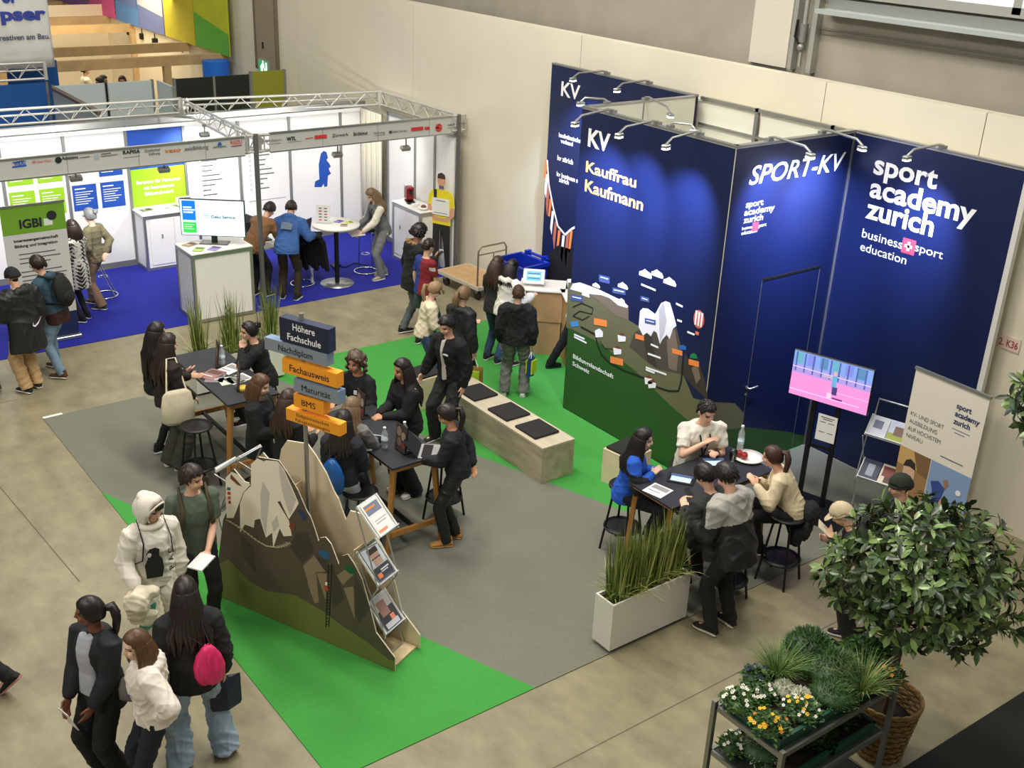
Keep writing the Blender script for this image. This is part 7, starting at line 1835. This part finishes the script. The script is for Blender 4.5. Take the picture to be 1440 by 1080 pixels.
person('person in blue hoodie bending over the booth table, seen from behind', 1.72, 2, foot=(408, 420), lean=34, hp=45, arms=('table', (.34, .34, 1.02)), hair=('short', (44, 34, 28)), vox=.012, feet=[(-.12, -.02, 0), (.13, -.06, 0)], wide=1.08,
       top=dict(c=(56, 96, 160), pad=.035, hem=-.12, hood=True, amp=.010, name='hoodie'), legs=dict(c=(48, 40, 24), style='straight', amp=.007), shoes=(20, 20, 20), extras=(
       lambda J: worn(J, MB().quad([J['sp'](.31)-J['fw']*(.112+.035+.035)+J['rt']*x+J['up']*z for x, z in ((-.09, -.07), (.09, -.08), (.10, .02), (.03, .05), (-.08, .05))], flat((92, 112, 138))), 'back_print'),))
person('woman in grey vest and white sleeves reading an open book on a booth stool', 1.66, 238, foot=(538, 390), lean=16, hp=38, female=True, arms=((-.16, .42, .98), (.12, .40, .98)), feet=[(-.10, .04, 0), (.12, -.12, 0)], hair=('long', (116, 92, 66), .36), sk='fair', vox=.012,
       top=dict(c=(104, 108, 110), pad=.022, hem=-.10, name='vest', paint=[(lambda q: (abs(q[:, 0]) > .175), (226, 220, 206))]), legs=dict(c=(122, 124, 124), style='straight', amp=.006), shoes=(168, 158, 140), extras=(lanyard((30, 30, 34)), wristband(1, (160, 110, 60)),
       lambda J: carried(J, MB().box((-.12, .52, .935), (.18, .26, .012), flat((236, 234, 226)), ry=R(-10)).box((.06, .52, .935), (.18, .26, .012), flat((230, 226, 216)), ry=R(10)), 'open_book', 'open book lying on the chrome stool under the reading woman', 'book')))
# -- around the trolley and kiosks
person('curly-haired person in black parka with fur-trimmed hood and grey jeans', 1.74, 62, foot=(580, 469), lean=4, hp=30, arms=('down', 'phone'), hair=('curly', (22, 18, 17), .04), sk='tan', vox=.0115, feet=[(-.10, -.14, 0), (.10, .10, 0)],
       top=dict(c=(22, 24, 26), pad=.05, hem=-.20, amp=.008, name='parka', hood=True), legs=dict(c=(92, 98, 100), style='straight', amp=.008), shoes=(24, 24, 26), extras=(fur((150, 118, 80)), phone('phone held by the person in the fur-trimmed parka', 1)))
person('short-haired boy in blue and dark red football shirt', 1.66, 48, head=(606, 336), lean=4, hp=20, arms=('down', 'low'), hair=('crop', (40, 30, 24)), sk='light', vox=.0115,
       top=dict(c=(34, 52, 128), pad=.018, sleeve='short', hem=-.08, name='football_shirt', paint=[(lambda q: q[:, 0] > .02, (128, 28, 38)), (lambda q: (q[:, 0] > .16) & (abs(q[:, 2]-.36) < .03) & (q[:, 1] < .02), (214, 190, 190))]), legs=dict(c=(38, 60, 66), style='straight'), extras=(
       tote('dark green jacket bundle in the left hand of the boy in the football shirt', (50, 72, 66), 0, w=.2, hgt=.26, drop=-.05, name='folded_jacket'),))
person('blond girl with ponytail in cream sweater looking down', 1.58, 78, head=(618, 398), lean=10, hp=34, female=True, arms=('low', 'front'), hair=('pony', (146, 120, 86), .30), sk='fair', vox=.0115, feet=[(-.08, -.06, 0), (.09, .04, 0)],
       top=dict(c=(226, 214, 184), pad=.028, hem=-.06, amp=.007, name='sweater'), legs=dict(c=(58, 82, 112), style='straight'), shoes=(24, 24, 28), extras=(phone('phone in the hands of the blond girl in the cream sweater', 1), specs((60, 50, 40))))
person('girl with light brown ponytail in long black coat, seen from behind', 1.66, 40, head=(656, 402), lean=3, hp=22, female=True, arms=('front', 'down'), hair=('pony', (118, 94, 66), .16), sk='light', vox=.0115,
       top=dict(c=(24, 27, 30), pad=.040, hem=-.52, flare=.05, amp=.008, name='coat', hood=True, rough=.6), legs=dict(c=(30, 34, 44), style='straight'), extras=(
       tote('green and brown shopping bag in the hand of the girl in the long black coat', (150, 120, 60), 1, rz=.6, w=.26, hgt=.36, drop=.14, c2=(176, 206, 50)),))
person('long-haired person in dark clothes behind the girl in the white hoodie', 1.60, 40, head=(703, 361), female=True, hp=25, arms=('front', 'front'), hair=('long', (58, 40, 30), .38), vox=.0125, top=dict(c=(36, 34, 36), pad=.025), legs=dict(c=(40, 60, 84), style='straight'), shoes=(30, 30, 32), extras=(
       phone('phone held by the long-haired person near the trolley', 0),))
person('black-haired girl in white hoodie at the tablet kiosk', 1.60, 44, head=(724, 366), lean=8, hp=26, female=True, arms=('front', (.20, .38, 1.14)), hair=('long', (20, 17, 17), .26), vox=.0115,
       top=dict(c=(228, 222, 212), pad=.035, hem=-.08, hood=True, amp=.008, name='hoodie'), legs=dict(c=(54, 78, 118), style='straight'), shoes=(40, 40, 44))
person('short-haired boy in black hoodie and grey trousers, seen from behind', 1.60, 8, foot=(722, 556), hp=8, hy=10, arms=('down', 'down'), hair=('crop', (76, 54, 38)), sk='fair', feet=[(-.15, 0, 0), (.14, .04, 0)], wide=1.05,
       top=dict(c=(20, 21, 23), pad=.040, hem=-.08, hood=True, amp=.009, name='hoodie'), legs=dict(c=(112, 114, 110), style='baggy', amp=.009), shoes=(206, 206, 200), extras=(
       tote('lime green and blue paper bag held by the boy in the black hoodie', (36, 70, 128), 1, rz=1.2, w=.22, hgt=.30, drop=.12, c2=(196, 214, 40)),))
person('person in pale grey sweater and black trousers mostly hidden behind the landscape wall', 1.64, 72, pos=(-11.22, 9.82, 0), lean=12, hp=28, arms=((-.30, .34, 1.12), (.06, .42, 1.16)), hair=('short', (40, 30, 26)), sk='tan', feet=[(-.30, -.30, 0), (.10, .06, 0)],
       top=dict(c=(196, 196, 190), pad=.025, hem=-.06), legs=dict(c=(24, 22, 24), style='straight'), shoes=(20, 20, 22), sole=(30, 30, 30))
# -- left high table
person('girl with waist-long black hair in black top and leggings at the left table', 1.70, 58, foot=(231, 640), lean=3, hp=8, female=True, arms=('low', 'front'), hair=('long', (22, 18, 18), .56), top=dict(c=(22, 22, 24), pad=.018, hem=-.14, paint=[(lambda q: q[:, 2] < -.07, (226, 218, 200))]), legs=dict(c=(16, 18, 22), style='slim'), shoes=(18, 18, 20), sole=(235, 235, 230))
person('girl with long dark brown hair and cream tote bag in flared grey trousers', 1.68, 52, foot=(247, 657), lean=2, hp=6, female=True, arms=('front', 'low'), hair=('long', (40, 28, 24), .48), feet=[(-.09, -.03, 0), (.09, .03, 0)], top=dict(c=(38, 30, 28), pad=.035, hem=-.08, amp=.008, name='jacket'), legs=dict(c=(62, 62, 54), style='wide', amp=.006), shoes=(232, 228, 216), extras=(
       shoulder_bag('cream canvas tote bag on the shoulder of the girl at the left table', (214, 204, 178), 1, low=.0, w=.20, hgt=.24),))
person('dark-haired woman in black resting her chin on her hand at the left table', 1.66, 248, head=(347, 453), seat=.86, lean=14, hp=8, hy=6, female=True, arms=('chin', (-.05, .34, 1.08)), elbow=((-.5, .4, -.8), (.6, .1, -.7)), curl=(1.2, .6), hair=('bun', (24, 20, 20)), sk='light', top=dict(c=(20, 21, 23), pad=.026, amp=.008), legs=dict(c=(24, 24, 28), style='straight'))
person('girl with brown bob and grey scarf in black, right of the left table', 1.64, 100, head=(371, 529), hp=22, female=True, arms=('front', 'front'), hair=('long', (84, 58, 38), .14), sk='fair', top=dict(c=(18, 19, 21), pad=.035, hem=-.20, name='coat'), legs=dict(c=(26, 34, 46), style='straight'), extras=(scarf((74, 66, 58)),))
person('girl with long brown hair in black jacket and grey trousers, seen from behind', 1.62, 35, head=(408, 548), hp=14, female=True, arms=('front', 'front'), hair=('long', (54, 36, 28), .40), top=dict(c=(20, 21, 23), pad=.03, hem=-.02), legs=dict(c=(142, 136, 124), style='straight'))
# -- laptop table
person('woman with curly grey-brown hair and white glasses on her head, in black', 1.66, 205, head=(498, 497), seat=.88, lean=6, hp=10, female=True, arms=((-.16, .36, 1.10), (.12, .38, 1.10)), hair=('curly', (84, 68, 56), .16), sk='tan', top=dict(c=(20, 20, 22), pad=.024), legs=dict(c=(24, 24, 28), style='straight'), extras=(specs((240, 240, 238), True), badge(), ))
person('woman with very long black hair in black, hands folded on the laptop table', 1.68, 232, head=(563, 506), lean=6, hp=10, arms=((-.06, .36, 1.10), (.04, .36, 1.10)), female=True, hair=('long', (26, 21, 20), .46), sk='tan', curl=(1.0, 1.0), top=dict(c=(20, 20, 22), pad=.026, hem=-.12), legs=dict(c=(18, 18, 20), style='wide'), shoes=(226, 226, 222))
person('boy with short black hair in black zip jacket leaning on the seat cube', 1.72, 218, head=(624, 447), lean=8, hp=24, arms=('down', (.36, .12, .86)), hair=('short', (20, 18, 18)), sk='light', feet=[(-.12, .0, 0), (.16, .10, 0)], top=dict(c=(18, 19, 21), pad=.038, hem=-.10, name='jacket', amp=.008), legs=dict(c=(30, 36, 34), style='baggy', amp=.008), shoes=(30, 30, 30), inner=dict(c=(200, 196, 190), w=.035), extras=(
       lambda J: worn(J, MB().box(J['sp'](.34)+J['fw']*(.125+.038)-J['rt']*.07, (.08, .008, .02), flat((226, 226, 226))), 'lettering'),))
person('woman with dark ponytail in navy sweatshirt standing at the laptop', 1.64, 268, foot=(634, 762), lean=8, hp=34, female=True, arms=((-.06, .37, 1.08), (.10, -.19, .95)), elbow=(None, (.9, -.35, .1)), curl=(.5, 1.1), hair=('pony', (34, 26, 24), .30), sk='tan', feet=[(-.08, .08, 0), (.10, -.02, 0)], top=dict(c=(24, 27, 36), pad=.028, hem=-.06, name='sweatshirt', paint=[(lambda q: (q[:, 1] > .08) & (abs(q[:, 0]-.06) < .025) & (abs(q[:, 2]-.3) < .04), (190, 190, 194))]), legs=dict(c=(24, 26, 28), style='straight', amp=.006), shoes=(184, 134, 66), sole=(170, 130, 76))
person('girl with long dark hair and blue drawstring bag, back to the camera', 1.62, 15, head=(484, 577), lean=2, hp=12, female=True, arms=('front', 'front'), hair=('long', (34, 26, 24), .34), top=dict(c=(24, 28, 38), pad=.034, hem=-.04, amp=.008, name='jacket'), legs=dict(c=(176, 190, 200), style='baggy', amp=.008), extras=(
       gym_bag('shiny blue drawstring bag on the back of the girl behind the mountain display', (20, 82, 150), dx=-.02, sc=.92, shiny=.3, low=.04),))
person('light-haired person in grey sleeves at the laptop table behind the sign boards', 1.60, 28, head=(497, 559), hp=16, female=True, arms=((-.20, .36, 1.06), (.16, .40, 1.08)), hair=('long', (122, 98, 72), .30), sk='fair', top=dict(c=(118, 116, 114), pad=.028, amp=.007), legs=dict(c=(60, 66, 78), style='straight'))
# -- foreground left
person('young man in sage green T-shirt with backpack straps and papers in hand', 1.72, 150, head=(273, 656), lean=3, hp=14, hy=42, arms=((-.04, .28, .98), (.27, .10, .86)), hair=('short', (40, 30, 24)), sk='light', vox=.009, top=dict(c=(84, 96, 82), pad=.026, sleeve='short', hem=-.14, amp=.007, name='t_shirt'), legs=dict(c=(24, 26, 26), style='straight', amp=.006), extras=(
       straps((74, 68, 46), .024), wristband(1, (20, 20, 22)), paper('folded white papers in the hand of the young man in the green T-shirt', 0, .15, .21, rx=-8, rz=-50, off=(.06, .07, .02), th=.014)))
person('person in white hoodie with hood up and black drawstring straps', 1.66, 140, head=(214, 700), lean=3, hp=16, hy=26, arms=('down', (.25, .22, .98)), hair=('hood', (232, 226, 214)), sk='light', vox=.009, feet=[(-.12, .04, 0), (.12, -.02, 0)], wide=1.0,
       top=dict(c=(232, 226, 214), pad=.036, hem=-.12, amp=.010, name='hoodie', k=22), legs=dict(c=(226, 220, 206), style='baggy', amp=.010), shoes=(230, 226, 218), extras=(
       straps((26, 26, 28), .007),
       lambda J: worn(J, (lambda m: (m.quad([J['sp'](z+.07)+J['rt']*(.03-x)+J['fw']*(.186-.55*abs(x)**1.6) for x, z in ((-.10, -.02), (.04, -.04), (.06, .05), (.05, .15), (.02, .20), (.03, .26), (-.01, .29), (-.06, .285), (-.09, .24), (-.08, .19), (-.11, .12))], flat((24, 24, 26))), m.quad([J['sp'](z+.07)+J['rt']*(.03-x)+J['fw']*(.190-.55*abs(x)**1.6) for x, z in ((-.085, .21), (-.06, .20), (-.045, .23), (-.06, .25), (-.08, .245))], flat((220, 216, 208))),
                   [m.text(c, J['sp'](z+.07)+J['rt']*(-.125)+J['fw']*.158, (J['up']*1.0), J['rt']+J['fw']*.45, .06, flat((24, 24, 26)), bold=.03, off=.004) for c, z in (('P', -.0), ('A', .085), ('C', .175))], m)[-1])(MB()), 'chest_print'),
       lambda J: bundle(J, 'jacket', 'cream jacket bundled over the arm of the person in the white hoodie', 'jacket', J['hand'][1]+V((.03, .03, -.06)), (222, 212, 188), .11, 18, .85, 1.5),
       paper('mint green folder under the cream jacket', 1, .16, .30, (60, 150, 124), rx=75, rz=20, off=(-.03, .02, -.26), name='folder', cat='folder', th=.012)))
person('woman with black ponytail in dark blazer over grey T-shirt holding white cards', 1.66, 208, head=(120, 841), lean=0, hp=6, hy=-46, female=True, arms=((-.12, .20, .90), (.12, .22, .90)), hair=('pony', (26, 21, 20), .22), sk='dark', vox=.009, feet=[(-.09, 0, 0), (.09, .03, 0)],
       top=dict(c=(26, 28, 34), pad=.034, hem=-.20, amp=.002, name='blazer', rough=.7), inner=dict(c=(176, 178, 188), w=.085), legs=dict(c=(14, 15, 17), style='baggy'), extras=(
       paper('white cards held low by the woman in the blazer', 1, .14, .20, rx=70, rz=-10, off=(-.04, .03, -.08), th=.006), lambda J: worn(J, MB().tube([J['sp'](.46)-J['rt']*.05+J['fw']*.09, J['sp'](.30)+J['fw']*(.166), J['sp'](.46)+J['rt']*.05+J['fw']*.09], .003, flat((216, 190, 110)), n=5), 'necklace')))
person('girl with shoulder-long brown hair in white hoodie with hand on hip', 1.58, 240, head=(186, 890), lean=4, hp=8, hy=12, female=True, arms=('hip', 'down'), elbow=((-.9, -.4, -.2), (.4, -.3, -.6)), hair=('long', (88, 60, 36), .20), sk='fair', vox=.009, feet=[(-.10, 0, 0), (.10, .05, 0)],
       top=dict(c=(236, 228, 216), pad=.038, hem=-.06, amp=.010, name='hoodie', hood=True), legs=dict(c=(24, 32, 40), style='straight', amp=.006), shoes=(220, 218, 214), extras=(
       wristband(1, (30, 26, 26)), tote('lime and blue paper bag held by the girl in the white hoodie', (36, 84, 140), 1, rz=.3, w=.26, hgt=.34, drop=.10, c2=(190, 212, 50)),
       lambda J: worn(J, MB().tube([J['sp'](.45)+J['fw']*.10-J['rt']*.05, J['sp'](.22)+J['fw']*.16-J['rt']*.02], .007, fabric((90, 60, 150)), n=5), 'lanyard'),
       shoulder_bag('grey cloth bag behind the girl in the white hoodie', (122, 120, 114), 1, low=.10, w=.21, hgt=.15)))
person('girl with very long dark hair in black jacket and wide light jeans, walking away', 1.68, 338, head=(259, 812), lean=4, hp=12, hy=-8, female=True, arms=('down', 'down'), hair=('long', (38, 28, 25), .46), sk='light', vox=.009, feet=[(-.16, -.02, 0), (.20, .06, 0)],
       top=dict(c=(22, 23, 25), pad=.042, hem=-.14, amp=.009, name='jacket'), legs=dict(c=(158, 178, 200), style='wide', amp=.010), shoes=(226, 208, 196), extras=(
       gym_bag('bright pink drawstring bag on the back of the girl in wide jeans', (216, 40, 104), dx=.11, sc=.76, shiny=.45, low=.0), tote('dark navy bag in the right hand of the girl in wide jeans', (26, 34, 60), 1, rz=.2, w=.26, hgt=.30, drop=.0, name='shopping_bag')))
person('striding person at the left edge, only a dark trouser leg and shoe in view', 1.72, 268, foot=(-52, 985), arms=('down', 'down'), lean=6, feet=[(-.10, .30, 0), (.10, -.42, .10, 0, 45)], hair=('short', DKH), top=dict(c=BLK1, pad=.03), legs=dict(c=(22, 23, 26), style='straight'), shoes=(30, 28, 28), sole=(190, 130, 120))
# -- right table
person('girl with long black hair in blue T-shirt over black sleeves at the right table', 1.62, 102, head=(909, 604), seat=.86, lean=10, hp=10, female=True, arms=((-.14, .32, 1.08), (.10, .28, 1.16)), elbow=(None, (.4, .2, -.8)), curl=(.6, .9), hair=('long', (22, 18, 19), .36), sk='fair', top=dict(c=(28, 84, 190), pad=.024, paint=[(lambda q: (abs(q[:, 0]) > .20) & (q[:, 2] < .36), (20, 20, 22))]), legs=dict(c=(24, 28, 36), style='straight'), shoes=(24, 24, 26))
person('man with short dark hair in white T-shirt with a lanyard at the right table', 1.78, 172, head=(1000, 568), seat=.86, lean=12, hp=26, hy=18, arms=((-.10, .34, 1.12), (.02, .27, 1.20)), elbow=(None, (.7, .1, -.5)), curl=(.7, .9), hair=('crop', (34, 27, 24)), sk='light', wide=1.12, top=dict(c=(226, 222, 210), pad=.026, sleeve='short', hem=-.10, amp=.008, bulk=1.10, name='t_shirt'), legs=dict(c=(28, 32, 44), style='straight'), extras=(lanyard((24, 24, 28)), wristband(0, (24, 24, 26))))
person('girl with brown ponytail in cream sweater leaning on the right table', 1.62, 283, head=(1084, 627), seat=.86, lean=26, hp=14, hy=-10, female=True, arms=((-.16, .42, 1.14), (.02, .40, 1.12)), hair=('ponyhigh', (62, 38, 28), .30), sk='light', top=dict(c=(216, 200, 166), pad=.026, hem=-.06, amp=.007, name='sweater'), legs=dict(c=(20, 21, 24), style='straight'), shoes=(24, 24, 26), extras=(
       lambda J: bundle(J, 'jacket', 'black jacket hanging over the stool of the girl in the cream sweater', 'jacket', J['P']+V((0, -.12, -.14)), (20, 22, 24), .15, 22, 1.5, 1.1),))
person('boy in black puffer jacket with grey hood panel standing over the right table', 1.76, 318, foot=(1012, 884), lean=16, hp=38, arms=((-.15, .33, 1.04), (.05, .34, 1.04)), curl=(.9, .9), hair=('short', (26, 21, 20)), sk='light', feet=[(-.12, .02, 0), (.13, .0, 0)], wide=1.06,
       top=dict(c=(26, 27, 29), pad=.05, hem=-.16, amp=.010, name='puffer_jacket', hood=True, k=20, rough=.5, paint=[(lambda q: (q[:, 2] > .26) & (q[:, 1] < .06), (164, 162, 156))]), legs=dict(c=(20, 21, 22), style='straight', amp=.006, paint=[(lambda q: (abs(q[:, 1]) < .014) & (q[:, 0] > .16), (150, 150, 146))]), shoes=(30, 29, 27), sole=(214, 204, 180), extras=(
       phone('phone in the hands of the boy in the puffer jacket', 0, (.05, .06, .03)),))
person('dark-haired boy in dark grey jacket seated bent over the right table', 1.70, 318, head=(985, 652), seat=.86, lean=24, hp=34, arms=((-.14, .36, 1.10), (.08, .36, 1.10)), hair=('short', (24, 20, 20)), sk='light', top=dict(c=(40, 42, 42), pad=.045, hem=-.14, amp=.010, name='jacket'), legs=dict(c=(20, 21, 23), style='straight'), extras=(phone('phone held by the dark-haired boy at the right table', 1),))
# -- behind the laurel tree
person('person in dark green cap between the laurel tree and the roll-up banner', 1.66, 272, head=(1264, 668), hp=16, arms=('front', 'front'), hair=('beanie', (34, 42, 30)), sk='light', top=dict(c=(30, 32, 32), pad=.03), legs=dict(c=(26, 28, 32), style='straight'))
person('person in beige cap and black trousers behind the laurel tree', 1.60, 285, foot=(1192, 904), hp=40, lean=34, arms=('phone', 'front'), hair=('beanie', (196, 180, 150)), sk='light', top=dict(c=(24, 26, 26), pad=.03), legs=dict(c=(20, 21, 22), style='baggy'), shoes=(24, 24, 26), extras=(
       lambda J: worn(J, MB().loft([(J['Hc']+J['hf']*y+J['hu']*(.045-.02*(y-.09)*8), J['hr']*w_, J['hu']*.006) for y, w_ in ((.07, .08), (.12, .075), (.16, .05), (.175, .02))], fabric((196, 180, 150)), n=14), 'cap_peak'),
       paper('cream leaflet in the hand of the person with the beige cap', 0, .15, .21, (226, 216, 190), rx=40, off=(.02, .05, .02), name='leaflet', cat='leaflet')))
# -- far away in the timber frame
for lab, hp_, c, hz, hx in (('person in white shirt standing in the timber frame far behind', (121, 92), (226, 214, 190), 1.72, 60), ('dark-haired person behind the grey partition, left of the pair', (138, 109), (40, 36, 36), 1.66, 250), ('dark-haired person behind the grey partition, right of the pair', (146, 106), (60, 50, 46), 1.70, 90), ('dark-haired person behind the middle grey partition', (171, 107), (44, 40, 40), 1.70, 180)):
    person(lab, hz, hx, head=hp_, hp=10, arms=('front', 'low'), hair=('short', (34, 27, 24)), vox=.016, top=dict(c=c, pad=.03), legs=dict(c=(50, 46, 46), style='straight'))
bpy.data.scenes.remove(TMP)
